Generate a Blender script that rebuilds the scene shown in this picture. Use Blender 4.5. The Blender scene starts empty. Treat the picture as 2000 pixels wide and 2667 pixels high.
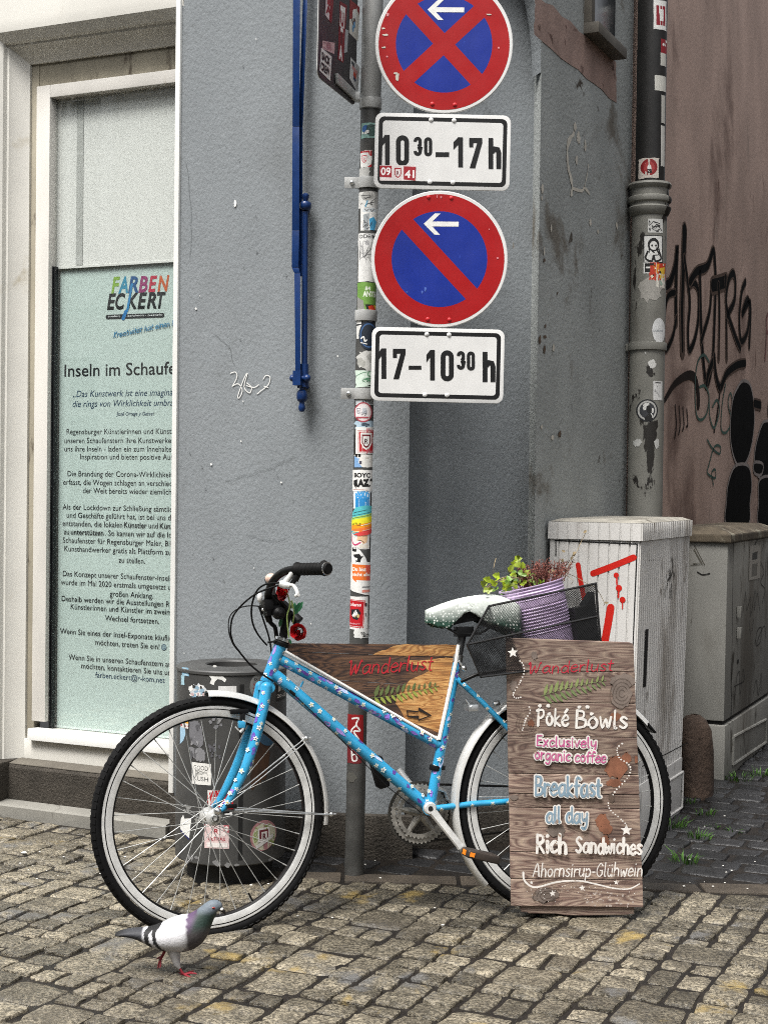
import bpy, bmesh, math, random
from mathutils import Vector as V, Matrix
SC = bpy.context.scene
COL = SC.collection
R = math.radians
random.seed(11)
rnd = random.uniform

# ------------------------------------------------------------------ camera
CAM_H, FOC, CX, CY = 1.283, 3850.0, 1000.0, 1333.5
PITCH, ROLL = 0.019, 0.0125
cam_d = bpy.data.cameras.new('camera')
cam = bpy.data.objects.new('camera', cam_d)
COL.objects.link(cam)
cam_d.sensor_fit = 'VERTICAL'
cam_d.sensor_height = 36.0
cam_d.lens = 36.0 * FOC / 2667.0
cam_d.clip_start = 0.05
cam_d.clip_end = 400
CAM_R = Matrix.Rotation(math.pi / 2 - PITCH, 3, 'X') @ Matrix.Rotation(ROLL, 3, 'Z')
CAM_P = V((0, 0, CAM_H))
cam.matrix_world = Matrix.Translation(CAM_P) @ CAM_R.to_4x4()
SC.camera = cam

# ------------------------------------------------------------------ light
world = bpy.data.worlds.new('World')
SC.world = world
world.use_nodes = True
wn = world.node_tree
sky = wn.nodes.new('ShaderNodeTexSky')
sky.sky_type = 'NISHITA'
sky.sun_disc = False
SUN_EL, SUN_AZ = R(62), R(215)          # azimuth measured clockwise from +Y
sky.sun_elevation = SUN_EL
sky.sun_rotation = SUN_AZ
sky.air_density = 1.0
sky.dust_density = 5.0
sky.ozone_density = 0.6
grey = wn.nodes.new('ShaderNodeHueSaturation')      # cloud cover takes most of the blue out of the sky
grey.inputs['Saturation'].default_value = 0.2
wn.links.new(sky.outputs[0], grey.inputs['Color'])
wn.links.new(grey.outputs[0], wn.nodes['Background'].inputs[0])
wn.nodes['Background'].inputs[1].default_value = 0.11
sun_d = bpy.data.lights.new('sun', 'SUN')
sun_d.energy = 2.3
sun_d.angle = R(22)
sun_d.color = (1.0, 0.97, 0.93)
sun = bpy.data.objects.new('sun', sun_d)
COL.objects.link(sun)
sdir = V((math.sin(SUN_AZ) * math.cos(SUN_EL), math.cos(SUN_AZ) * math.cos(SUN_EL), math.sin(SUN_EL)))
sun.rotation_euler = sdir.to_track_quat('Z', 'Y').to_euler()
sun.location = (-3, -3, 9)
SC.view_settings.view_transform = 'Standard'
SC.view_settings.look = 'None'
SC.view_settings.exposure = 1.0
SC.view_settings.gamma = 1.0
SC.render.engine = 'CYCLES'
SC.cycles.use_denoising = False      # the fine grain of an unfiltered render suits a phone picture
SC.cycles.use_adaptive_sampling = False
SC.cycles.caustics_reflective = False
SC.cycles.caustics_refractive = False
SC.cycles.sample_clamp_indirect = 3.0
SC.cycles.max_bounces = 8
SC.cycles.diffuse_bounces = 1
SC.cycles.filter_width = 1.0
SC.cycles.transparent_max_bounces = 16

# ------------------------------------------------------------------ picture -> place helpers (native photo pixels)
def ray(x, y):
    return CAM_R @ V(((x - CX) / FOC, -(y - CY) / FOC, -1.0))
def W(x, y, Y):
    d = ray(x, y)
    return CAM_P + d * (Y / d.y)
def G(x, y, z=0.0):
    d = ray(x, y)
    return CAM_P + d * ((z - CAM_H) / d.z)

class Plane:
    """A flat surface with its own 2-D axes; hit() finds where a sight line meets it."""
    def __init__(s, o, u, v):
        s.o, s.u = V(o), V(u).normalized()
        s.n = s.u.cross(V(v)).normalized()
        s.v = s.n.cross(s.u).normalized()
    def hit3(s, x, y, off=0.0):
        d = ray(x, y)
        o = s.o + s.n * off
        return CAM_P + d * ((o - CAM_P).dot(s.n) / d.dot(s.n))
    def hit(s, x, y):
        p = s.hit3(x, y) - s.o
        return (p.dot(s.u), p.dot(s.v))
    def at(s, a, b, off=0.0):
        return s.o + s.u * a + s.v * b + s.n * off

# ------------------------------------------------------------------ materials
def lin(h):
    h = h.lstrip('#')
    c = [int(h[i:i + 2], 16) / 255 for i in (0, 2, 4)]
    return [x / 12.92 if x <= 0.04045 else ((x + 0.055) / 1.055) ** 2.4 for x in c]
MATS = {}
def M(name, col, rough=0.6, metal=0.0, var=0.12, vs=6.0, bump=0.0, bs=80.0, bd=0.003, det=5.0, spec=0.5,
      patch=None, island=0.0, grain=None, coat=0.0, trans=0.0, stretch=(1, 1, 1)):
    """Procedural material: base colour with cloudy variation, optional stain patches [(colour, scale, lo, hi), ...],
    optional difference per loose piece, optional bump."""
    if name in MATS: return MATS[name]
    m = bpy.data.materials.new(name)
    m.use_nodes = True
    nt = m.node_tree
    N, L = nt.nodes, nt.links
    bs_ = N['Principled BSDF']
    c = lin(col) if isinstance(col, str) else list(col)
    tc = N.new('ShaderNodeTexCoord')
    mp = N.new('ShaderNodeMapping')
    mp.inputs['Scale'].default_value = stretch
    L.new(tc.outputs['Object'], mp.inputs['Vector'])
    co = mp.outputs[0]
    def noise(scale, detail=4.0, rough_=0.55, dist=0.0):
        n = N.new('ShaderNodeTexNoise')
        n.inputs['Scale'].default_value = scale
        n.inputs['Detail'].default_value = detail
        n.inputs['Roughness'].default_value = rough_
        n.inputs['Distortion'].default_value = dist
        L.new(co, n.inputs['Vector'])
        return n.outputs[0]
    def mixc(f, a, b):
        x = N.new('ShaderNodeMix'); x.data_type = 'RGBA'
        if isinstance(f, float): x.inputs[0].default_value = f
        else: L.new(f, x.inputs[0])
        for i, q in ((6, a), (7, b)):
            if isinstance(q, (list, tuple)): x.inputs[i].default_value = (*q[:3], 1)
            else: L.new(q, x.inputs[i])
        return x.outputs[2]
    def rampf(f, lo, hi):
        r = N.new('ShaderNodeMapRange')
        r.inputs[1].default_value, r.inputs[2].default_value = lo, hi
        r.interpolation_type = 'SMOOTHSTEP'
        L.new(f, r.inputs[0])
        return r.outputs[0]
    out = mixc(rampf(noise(vs), 0.3, 0.7), [x * (1 - var) for x in c], [min(1, x * (1 + var)) for x in c])
    if grain:      # (scale, amount) fine speckle
        g = rampf(noise(grain[0], 4.0, 0.75), 0.43, 0.57)
        out = mixc(g, mixc(float(grain[1]), out, [x * 0.25 for x in c]), out)
    if island:
        ge = N.new('ShaderNodeNewGeometry')
        hs = N.new('ShaderNodeHueSaturation')
        mr = N.new('ShaderNodeMapRange')
        mr.inputs[3].default_value, mr.inputs[4].default_value = 1 - island, 1 + island
        L.new(ge.outputs['Random Per Island'], mr.inputs[0])
        L.new(mr.outputs[0], hs.inputs['Value'])
        L.new(out, hs.inputs['Color'])
        out = hs.outputs[0]
    for p in (patch or []):
        out = mixc(rampf(noise(p[1], 6.0, 0.62, 0.4), p[2], p[3]), out, lin(p[0]))
    L.new(out, bs_.inputs['Base Color'])
    rr = N.new('ShaderNodeMapRange')
    rr.inputs[3].default_value, rr.inputs[4].default_value = max(0.02, rough - 0.12), min(1, rough + 0.12)
    L.new(noise(vs * 2.3), rr.inputs[0])
    L.new(rr.outputs[0], bs_.inputs['Roughness'])
    bs_.inputs['Metallic'].default_value = metal
    bs_.inputs['Specular IOR Level'].default_value = spec
    bs_.inputs['Coat Weight'].default_value = coat
    bs_.inputs['Coat Roughness'].default_value = 0.08
    if trans:
        bs_.inputs['Transmission Weight'].default_value = trans
    if bump:
        b = N.new('ShaderNodeBump')
        b.inputs['Strength'].default_value = bump
        b.inputs['Distance'].default_value = bd
        L.new(noise(bs, det, 0.6), b.inputs['Height'])
        L.new(b.outputs[0], bs_.inputs['Normal'])
    MATS[name] = m
    return m
INKS = {}
def ink(col, rough=0.55):
    """Printed or painted colour."""
    k = 'ink_' + col + '_%d' % int(rough * 100)
    return M(k, col, rough, var=0.07, vs=60)

# ------------------------------------------------------------------ things and parts
BASE = {}
def thing(name, label, cat, loc=(0, 0, 0), group=None):
    o = bpy.data.objects.new(name, None)
    o.empty_display_size = 0.05
    COL.objects.link(o)
    o.location = loc
    o['label'], o['category'] = label, cat
    if group: o['group'] = group
    BASE[o.name] = V(loc)
    return o
def tag(o, label, cat, group=None):
    o['label'], o['category'] = label, cat
    if group: o['group'] = group
    return o

class MB:
    def __init__(s):
        s.v, s.f, s.mi, s.m = [], [], [], 0
    def add(s, vs, fs, m=None):
        b = len(s.v)
        s.v += [V(p) for p in vs]
        for f in fs:
            s.f.append([b + i for i in f]); s.mi.append(s.m if m is None else m)
        return s
    def hexa(s, p):      # eight corners: bottom ring then top ring
        return s.add(p, [(3, 2, 1, 0), (4, 5, 6, 7), (0, 1, 5, 4), (1, 2, 6, 5), (2, 3, 7, 6), (3, 0, 4, 7)])
    def box(s, c, sx, sy, sz, ax=None):
        c = V(c)
        X, Y, Z = ax if ax else (V((1, 0, 0)), V((0, 1, 0)), V((0, 0, 1)))
        X, Y, Z = V(X) * sx / 2, V(Y) * sy / 2, V(Z) * sz / 2
        return s.hexa([c - X - Y - Z, c + X - Y - Z, c + X + Y - Z, c - X + Y - Z, c - X - Y + Z, c + X - Y + Z, c + X + Y + Z, c - X + Y + Z])
    def tube(s, pts, r, n=10, caps=True, closed=False, flat=None):
        pts = [V(p) for p in pts]
        k = len(pts)
        rs = r if isinstance(r, (list, tuple)) else [r] * k
        up = None
        rings = []
        for i in range(k):
            if closed: t = (pts[(i + 1) % k] - pts[i - 1])
            else: t = pts[min(i + 1, k - 1)] - pts[max(i - 1, 0)]
            t.normalize()
            if up is None:
                up = V((0, 0, 1)) if abs(t.z) < 0.9 else V((1, 0, 0))
                if flat is not None: up = V(flat)
            a = up - t * up.dot(t)
            if a.length < 1e-6: a = t.orthogonal()
            a.normalize(); up = a
            b = t.cross(a)
            rings.append([pts[i] + (a * math.cos(q) + b * math.sin(q)) * rs[i] for q in [2 * math.pi * j / n for j in range(n)]])
        vs = [p for g in rings for p in g]
        fs = []
        for i in range(k if closed else k - 1):
            i2 = (i + 1) % k
            for j in range(n):
                j2 = (j + 1) % n
                fs.append((i * n + j, i * n + j2, i2 * n + j2, i2 * n + j))
        if caps and not closed:
            fs.append(tuple(range(n - 1, -1, -1)))
            fs.append(tuple((k - 1) * n + j for j in range(n)))
        return s.add(vs, fs)
    def lathe(s, prof, o, ax, n=32, ref=None, a0=0.0, a1=2 * math.pi, m=None, sq=(1, 1)):
        """Turn a profile [(radius, height), ...] round an axis."""
        o, ax = V(o), V(ax).normalized()
        x = V(ref) if ref is not None else ax.orthogonal()
        x = (x - ax * x.dot(ax)).normalized()
        y = ax.cross(x)
        full = abs(a1 - a0 - 2 * math.pi) < 1e-6
        k = n if full else n + 1
        vs = []
        for (r, h) in prof:
            for j in range(k):
                q = a0 + (a1 - a0) * j / n
                vs.append(o + ax * h + x * math.cos(q) * r * sq[0] + y * math.sin(q) * r * sq[1])
        fs = []
        for i in range(len(prof) - 1):
            for j in range(n):
                j2 = (j + 1) % k
                fs.append((i * k + j, i * k + j2, (i + 1) * k + j2, (i + 1) * k + j))
        return s.add(vs, fs, m)
    def prism(s, poly, th, fn):
        """Extrude a 2-D outline: fn(a, b, depth) gives the point."""
        n = len(poly)
        vs = [fn(a, b, 0) for a, b in poly] + [fn(a, b, th) for a, b in poly]
        fs = [tuple(range(n)), tuple(range(2 * n - 1, n - 1, -1))]
        fs += [(i, i + n, (i + 1) % n + n, (i + 1) % n) for i in range(n)]
        return s.add(vs, fs)
    def ball(s, c, rx, ry=None, rz=None, n=12, k=8, ax=None):
        ry = rx if ry is None else ry
        rz = rx if rz is None else rz
        c = V(c)
        X, Y, Z = ax if ax else (V((1, 0, 0)), V((0, 1, 0)), V((0, 0, 1)))
        vs = [c - Z * rz]
        for i in range(1, k):
            t = math.pi * i / k - math.pi / 2
            for j in range(n):
                q = 2 * math.pi * j / n
                vs.append(c + X * rx * math.cos(t) * math.cos(q) + Y * ry * math.cos(t) * math.sin(q) + Z * rz * math.sin(t))
        vs.append(c + Z * rz)
        fs = [(0, 1 + (j + 1) % n, 1 + j) for j in range(n)]
        for i in range(k - 2):
            for j in range(n):
                a, b = 1 + i * n + j, 1 + i * n + (j + 1) % n
                fs.append((a, b, b + n, a + n))
        t = len(vs) - 1
        fs += [(t, 1 + (k - 2) * n + j, 1 + (k - 2) * n + (j + 1) % n) for j in range(n)]
        return s.add(vs, fs)
    def build(s, name, mats, parent=None, base=None, smooth=35, bevel=0.0, seg=2, fix=True, sub=0):
        if not isinstance(mats, (list, tuple)): mats = [mats]
        if parent is not None: base = BASE[parent.name]
        base = V(base) if base is not None else V((0, 0, 0))
        me = bpy.data.meshes.new(name)
        me.from_pydata([p - base for p in s.v], [], s.f)
        for m in mats: me.materials.append(m)
        for p, i in zip(me.polygons, s.mi): p.material_index = i
        if fix or bevel:
            bm = bmesh.new(); bm.from_mesh(me)
            if fix: bmesh.ops.recalc_face_normals(bm, faces=bm.faces)
            if bevel:
                es = [e for e in bm.edges if len(e.link_faces) == 2 and e.calc_face_angle(0) > R(40)]
                bmesh.ops.bevel(bm, geom=es, offset=bevel, segments=seg, profile=0.6, affect='EDGES', clamp_overlap=True)
            bm.to_mesh(me); bm.free()
        if smooth:
            me.shade_smooth()
            me.set_sharp_from_angle(angle=R(smooth))
        o = bpy.data.objects.new(name, me)
        COL.objects.link(o)
        if parent is not None: o.parent = parent
        else: o.location = base
        if sub:
            md = o.modifiers.new('sub', 'SUBSURF'); md.levels = md.render_levels = sub
        BASE[o.name] = base
        return o

def smooth_pts(p, k=5, closed=False):
    """Catmull-Rom through 2-D or 3-D points."""
    p = [V(q) for q in p]
    n = len(p)
    if n < 3: return p
    out = []
    for i in range(n if closed else n - 1):
        if closed: a, b, c, d = p[i - 1], p[i], p[(i + 1) % n], p[(i + 2) % n]
        else: a, b, c, d = p[max(i - 1, 0)], p[i], p[i + 1], p[min(i + 2, n - 1)]
        for j in range(k):
            t = j / k
            out.append(0.5 * ((2 * b) + (c - a) * t + (2 * a - 5 * b + 4 * c - d) * t * t + (3 * b - a - 3 * c + d) * t ** 3))
    if not closed: out.append(p[-1])
    return out

# ------------------------------------------------------------------ flat marks: lettering, stickers, painted strokes
def font_polys(txt, bold=0.0, shear=0.0, res=3):
    cu = bpy.data.curves.new('lettering_curve', 'FONT')
    cu.body, cu.size, cu.resolution_u = txt, 1.0, res
    cu.offset, cu.shear, cu.fill_mode = bold, shear, 'FRONT'
    ob = bpy.data.objects.new('lettering_curve', cu)
    me = ob.to_mesh()
    vs = [(v.co.x, v.co.y) for v in me.vertices]
    fs = [tuple(p.vertices) for p in me.polygons]
    ob.to_mesh_clear()
    bpy.data.objects.remove(ob); bpy.data.curves.remove(cu)
    return vs, fs

class Ink:
    """Collects coloured 2-D shapes, later laid on a surface; each shape lies a hair above the one before."""
    def __init__(s, cols=None, eps=0.00005):
        s.cols = []; s.sh = []; s.eps = eps
    def c(s, col):
        if col not in s.cols: s.cols.append(col)
        return s.cols.index(col)
    def raw(s, vs, fs, col):
        s.sh.append((vs, fs, s.c(col)))
    def poly(s, pts, col):
        s.raw([tuple(p)[:2] for p in pts], [tuple(range(len(pts)))], col)
    def rect(s, x0, y0, x1, y1, col): s.poly([(x0, y0), (x1, y0), (x1, y1), (x0, y1)], col)
    def rrect(s, x0, y0, x1, y1, r, col, n=6):
        p = []
        for (cx, cy, a) in ((x1 - r, y0 + r, -90), (x1 - r, y1 - r, 0), (x0 + r, y1 - r, 90), (x0 + r, y0 + r, 180)):
            p += [(cx + r * math.cos(R(a + 90 * i / n)), cy + r * math.sin(R(a + 90 * i / n))) for i in range(n + 1)]
        s.poly(p, col)
    def ell(s, cx, cy, rx, ry, col, n=28, a0=0, a1=360):
        k = n if a1 - a0 >= 360 else n + 1
        s.poly([(cx + rx * math.cos(R(a0 + (a1 - a0) * i / n)), cy + ry * math.sin(R(a0 + (a1 - a0) * i / n))) for i in range(k)], col)
    def star(s, cx, cy, r, col, q=0.42, rot=90):
        s.poly([(cx + (r if i % 2 == 0 else r * q) * math.cos(R(rot + 36 * i)), cy + (r if i % 2 == 0 else r * q) * math.sin(R(rot + 36 * i))) for i in range(10)], col)
    def blob(s, cx, cy, rx, ry, col, jag=0.25, n=22):
        s.poly([(cx + rx * (1 + rnd(-jag, jag)) * math.cos(2 * math.pi * i / n), cy + ry * (1 + rnd(-jag, jag)) * math.sin(2 * math.pi * i / n)) for i in range(n)], col)
    def line(s, pts, w, col, smooth=True, k=5, round_=True, taper=None, closed=False):
        p = [V((q[0], q[1])) for q in pts]
        if smooth and len(p) > 2: p = smooth_pts(p, k, closed)
        n = len(p)
        if n == 1: return s.ell(p[0].x, p[0].y, w / 2, w / 2, col, 12)
        L, Rr = [], []
        for i in range(n):
            if closed: t = p[(i + 1) % n] - p[i - 1]
            else: t = p[min(i + 1, n - 1)] - p[max(i - 1, 0)]
            if t.length < 1e-9: t = V((1, 0))
            t.normalize()
            nn = V((-t.y, t.x))
            ww = (w(i / (n - 1)) if callable(w) else w) / 2
            if not smooth and 0 < i < n - 1:
                t1 = (p[i] - p[i - 1]).normalized()
                cs = max(0.45, abs(t1.dot(t)))
                ww /= cs
            L.append(p[i] + nn * ww); Rr.append(p[i] - nn * ww)
        vs = [(q.x, q.y) for q in L] + [(q.x, q.y) for q in Rr]
        fs = [(i, i + 1, n + i + 1, n + i) for i in range(n - 1)]
        if closed: fs.append((n - 1, 0, n, 2 * n - 1))
        if round_ and not closed:
            for e, sg in ((0, -1), (n - 1, 1)):
                t = (p[1] - p[0]) if e == 0 else (p[-1] - p[-2])
                t = t.normalized() * sg
                rad = (L[e] - Rr[e]).length / 2
                b = len(vs)
                a = math.atan2(t.y, t.x)
                vs += [(p[e].x + rad * math.cos(a + R(q)), p[e].y + rad * math.sin(a + R(q))) for q in (-60, -30, 0, 30, 60)]
                # keep the winding simple: the end cap is a fan between both edge points
                fs.append((e + n, b, b + 1, b + 2, b + 3, b + 4, e) if sg > 0 else (e, b, b + 1, b + 2, b + 3, b + 4, e + n))
        s.raw(vs, fs, col)
    def text(s, txt, x, y, size, col, bold=0.0, shear=0.0, sx=1.0, width=None, ang=0.0, flip=1, align='L'):
        vs, fs = font_polys(txt, bold, shear)
        if not vs: return 0
        x1 = max(v[0] for v in vs); x0 = min(v[0] for v in vs)
        if width: sx = width / (size * max(1e-6, x1 - x0))
        off = {'L': -x0, 'C': -(x0 + x1) / 2, 'R': -x1}[align]
        ca, sa = math.cos(ang), math.sin(ang)
        o = []
        for a, b in vs:
            a = (a + off) * size * sx; b = b * size * flip
            o.append((x + a * ca - b * sa, y + a * sa + b * ca))
        s.raw(o, fs, col)
        return (x1 - x0) * size * sx
    def build(s, name, fn, parent=None, base=None, rough=0.55, cuts=None, off=0.0006, edge=True):
        """fn(a, b, lift) gives the surface point; cuts = lines a = const where faces are split to follow a curve."""
        mb = bmesh.new()
        if parent is not None: base = BASE[parent.name]
        base = V(base) if base is not None else V((0, 0, 0))
        for k, (vs, fs, ci) in enumerate(s.sh):
            bb = [mb.verts.new((a, b, k)) for a, b in vs]
            for f in fs:
                try:
                    q = mb.faces.new([bb[i] for i in f]); q.material_index = ci
                except ValueError: pass
        for cu in (cuts or []):
            bmesh.ops.bisect_plane(mb, geom=mb.verts[:] + mb.edges[:] + mb.faces[:], plane_co=(cu, 0, 0), plane_no=(1, 0, 0))
        bmesh.ops.triangulate(mb, faces=[f for f in mb.faces if len(f.verts) > 4])
        for v in mb.verts:
            v.co = V(fn(v.co.x, v.co.y, off + v.co.z * s.eps)) - base
        me = bpy.data.meshes.new(name)
        mb.to_mesh(me); mb.free()
        for c_ in s.cols: me.materials.append(c_ if not isinstance(c_, str) else ink(c_, rough))
        o = bpy.data.objects.new(name, me)
        COL.objects.link(o)
        if parent is not None: o.parent = parent
        else: o.location = base
        BASE[o.name] = base
        return o

# one-stroke hand lettering: x-height 1, capitals 1.6; strokes are point lists
GL = {
 'a': (1.0, [[(.85, .85), (.5, 1), (.12, .65), (.15, .15), (.45, 0), (.82, .35), (.86, .95)], [(.86, .95), (.84, .3), (1.0, 0)]]),
 'b': (.95, [[(.1, 1.65), (.1, 0)], [(.1, .65), (.5, 1), (.85, .55), (.65, .08), (.3, 0), (.1, .2)]]),
 'c': (.85, [[(.8, .85), (.45, 1), (.1, .6), (.2, .1), (.5, 0), (.82, .2)]]),
 'd': (.98, [[(.85, 1.65), (.86, .3), (.95, 0)], [(.84, .75), (.45, 1), (.1, .6), (.2, .1), (.5, 0), (.84, .35)]]),
 'e': (.92, [[(.12, .5), (.8, .6), (.72, .92), (.42, 1), (.1, .6), (.15, .15), (.5, 0), (.85, .2)]]),
 'f': (.7, [[(.75, 1.5), (.5, 1.65), (.3, 1.3), (.3, 0)], [(.05, .95), (.65, 1)]]),
 'g': (.95, [[(.82, .85), (.45, 1), (.1, .65), (.2, .2), (.5, .1), (.82, .45)], [(.84, .98), (.82, -.3), (.5, -.6), (.15, -.4)]]),
 'h': (.95, [[(.1, 1.65), (.1, 0)], [(.1, .6), (.42, 1), (.76, .75), (.8, 0)]]),
 'i': (.35, [[(.12, 1), (.14, 0)], [(.13, 1.42), (.14, 1.46)]]),
 'k': (.85, [[(.1, 1.65), (.1, 0)], [(.7, 1), (.12, .45), (.75, 0)]]),
 'l': (.4, [[(.12, 1.65), (.12, .15), (.3, 0)]]),
 'm': (1.3, [[(.1, 1), (.1, 0)], [(.1, .6), (.38, 1), (.6, .75), (.6, 0)], [(.6, .6), (.88, 1), (1.12, .75), (1.13, 0)]]),
 'n': (.95, [[(.1, 1), (.1, 0)], [(.1, .6), (.42, 1), (.76, .75), (.8, 0)]]),
 'o': (.95, [[(.5, 1), (.15, .75), (.1, .35), (.4, 0), (.75, .2), (.82, .65), (.5, 1)]]),
 'p': (.95, [[(.1, 1), (.1, -.6)], [(.1, .65), (.5, 1), (.85, .55), (.65, .08), (.3, 0), (.1, .2)]]),
 'r': (.7, [[(.1, 1), (.1, 0)], [(.1, .55), (.35, .95), (.65, .92)]]),
 's': (.8, [[(.7, .85), (.4, 1), (.15, .78), (.4, .52), (.7, .28), (.45, 0), (.1, .15)]]),
 't': (.65, [[(.3, 1.45), (.28, .2), (.55, 0)], [(.02, .98), (.6, 1.02)]]),
 'u': (.95, [[(.1, 1), (.12, .3), (.4, 0), (.76, .35)], [(.8, 1), (.82, 0)]]),
 'v': (.85, [[(.05, 1), (.4, 0)], [(.4, 0), (.78, 1)]]),
 'w': (1.15, [[(.05, 1), (.28, 0), (.55, .8), (.8, 0), (1.05, 1)]]),
 'x': (.85, [[(.1, 1), (.75, 0)], [(.72, 1), (.08, 0)]]),
 'y': (.9, [[(.1, 1), (.15, .45), (.45, .25), (.78, .6)], [(.82, 1), (.75, -.1), (.45, -.6), (.1, -.45)]]),
 'A': (1.15, [[(.02, 0), (.55, 1.6), (1.0, 0)], [(.2, .6), (.85, .6)]]),
 'B': (1.05, [[(.12, 1.6), (.12, 0)], [(.12, 1.6), (.7, 1.5), (.7, 1.0), (.15, .85)], [(.15, .85), (.9, .7), (.85, .15), (.12, 0)]]),
 'E': (.9, [[(.12, 1.6), (.12, 0)], [(.12, 1.6), (.8, 1.62)], [(.12, .85), (.7, .88)], [(.12, 0), (.82, .02)]]),
 'G': (1.15, [[(.95, 1.35), (.6, 1.6), (.15, 1.1), (.15, .4), (.55, 0), (.95, .3), (.95, .75)], [(.95, .75), (.6, .75)]]),
 'K': (1.0, [[(.12, 1.6), (.12, 0)], [(.85, 1.6), (.15, .75), (.9, 0)]]),
 'P': (1.0, [[(.15, 1.6), (.12, 0)], [(.15, 1.55), (.7, 1.5), (.8, 1.05), (.5, .75), (.15, .75)]]),
 'R': (1.05, [[(.15, 1.6), (.12, 0)], [(.15, 1.55), (.7, 1.5), (.75, 1.05), (.2, .8)], [(.3, .8), (.9, 0)]]),
 'S': (1.0, [[(.85, 1.4), (.5, 1.6), (.15, 1.25), (.5, .85), (.85, .45), (.5, 0), (.1, .2)]]),
 'W': (1.5, [[(.0, 1.35), (.15, 1.55), (.3, .3), (.42, .02), (.75, 1.1), (.95, .05), (1.3, 1.5), (1.45, 1.4)]]),
 'D': (1.05, [[(.12, 1.6), (.12, 0)], [(.12, 1.6), (.8, 1.3), (.85, .4), (.12, 0)]]),
 'N': (1.0, [[(.1, 0), (.12, 1.6), (.8, 0), (.85, 1.6)]]),
 '-': (.6, [[(.1, .55), (.48, .56)]]), ' ': (.55, []), '.': (.3, [[(.1, .02), (.12, .03)]]),
}
GL['é'] = (.92, GL['e'][1] + [[(.4, 1.3), (.65, 1.6)]])
GL['ü'] = (.95, GL['u'][1] + [[(.25, 1.35), (.27, 1.38)], [(.65, 1.38), (.67, 1.41)]])
GL['ä'] = (1.0, GL['a'][1] + [[(.3, 1.35), (.32, 1.38)], [(.65, 1.38), (.67, 1.41)]])
def hand(ik, txt, x0, y0, x1, y1, xh, w, col, under=None, uw=0, slant=0.0, jit=0.03, up=-1, caph=1.0):
    """Write txt with a brush from (x0, y0) to (x1, y1); up=-1 when the second axis points down."""
    tot = sum(GL[c][0] for c in txt) + 0.12 * len(txt)
    Ln = math.hypot(x1 - x0, y1 - y0)
    sx = Ln / tot
    ca, sa = (x1 - x0) / Ln, (y1 - y0) / Ln
    strokes = []
    cur = 0
    for ch in txt:
        wd, st = GL[ch]
        dy = rnd(-jit, jit) * 2
        for q in st:
            pts = []
            for (a, b) in q:
                b2 = b if b <= 1 else 1 + (b - 1) * caph
                b2 += dy + rnd(-jit, jit) * 0.5
                aa = (cur + a + rnd(-jit, jit) * 0.5) * sx + slant * b2 * xh
                bb = b2 * xh * -up * -1 if up > 0 else -b2 * xh
                bb = b2 * xh * up
                pts.append((x0 + aa * ca - bb * sa * 1, y0 + aa * sa + bb * ca))
            strokes.append(pts)
        cur += wd + 0.12
    if under:
        for q in strokes: ik.line(q, uw, under, k=4)
    for q in strokes:
        ph = rnd(0, 6)
        ik.line(q, (lambda t, ph=ph: w * (0.88 + 0.18 * math.sin(5 * t + ph))), col, k=4)
# ------------------------------------------------------------------ plan of the corner
AL = V((math.sin(R(25)), math.cos(R(25)), 0))        # along the alley
FB = V((math.cos(R(25)), -math.sin(R(25)), 0))       # along the shop front, to the right
UZ = V((0, 0, 1))
A0 = G(440, 2180) + AL * 0.03; A0.z = 0
def on_line(px, o, d):
    """Plan point where picture column px (at eye level) crosses the line o + t d."""
    r = ray(px, 1260)
    k = r.x / r.y
    t = (k * o.y - o.x) / (d.x - k * d.y)
    return V((o.x + d.x * t, o.y + d.y * t, 0))
A1 = on_line(814, A0, FB)
B1 = on_line(1064, A1, V((1, -0.10, 0)))
C0 = V((B1.x, B1.y + 0.15, 0))
D0 = V((0.534, 5.235, 0))
C1 = on_line(1372, C0, V((1, 0.32, 0)))
D1 = D0 + AL * 1.17

m_plaster = M('grey_plaster', '#83888b', 0.86, var=0.07, vs=2.6, bump=0.55, bs=95, bd=0.006, det=4, spec=0.25,
              patch=[('#787c7e', 1.3, 0.50, 0.75), ('#92979a', 26, 0.66, 0.74), ('#74787a', 4.5, 0.62, 0.72)], stretch=(1, 1, .6))
m_plaster_alley = M('grey_plaster_alley', '#a3a7a5', 0.86, var=0.10, vs=3.0, bump=0.7, bs=60, bd=0.006, det=4, spec=0.25,
              patch=[('#76726a', 2.6, 0.55, 0.68), ('#4c453d', 9, 0.64, 0.72), ('#8d8f8c', 20, 0.66, 0.7)])
m_brown = M('brown_plaster', '#bfa699', 0.9, var=0.16, vs=2.2, bump=0.5, bs=70, bd=0.006, det=5, spec=0.2,
              patch=[('#7c665d', 1.6, 0.5, 0.7), ('#a89488', 5.5, 0.58, 0.72), ('#5a3d31', 3.1, 0.62, 0.72)], stretch=(1, 1, 0.6))
m_granite = M('dark_granite', '#4a453e', 0.8, var=0.25, vs=9, bump=0.9, bs=110, bd=0.008, det=6, grain=(260, 0.7), spec=0.3)
m_granite_top = M('granite_ledge', '#6a655c', 0.85, var=0.18, vs=7, bump=0.4, bs=120, bd=0.004, grain=(300, 0.3), spec=0.3)
m_step = M('worn_step_stone', '#86847d', 0.8, var=0.18, vs=5, bump=0.3, bs=90, bd=0.004, grain=(280, 0.3), spec=0.3,
              patch=[('#5b5852', 6, 0.62, 0.7)])
m_cream = M('cream_paint', '#dddbd3', 0.55, var=0.05, vs=3, bump=0.12, bs=30, bd=0.003, patch=[('#b9b19d', 4.2, 0.60, 0.78)])
m_white = M('white_paint', '#e6e6e2', 0.45, var=0.05, vs=5, bump=0.08, bs=50, bd=0.002, patch=[('#b9b4a8', 9, 0.68, 0.76)])
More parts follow.
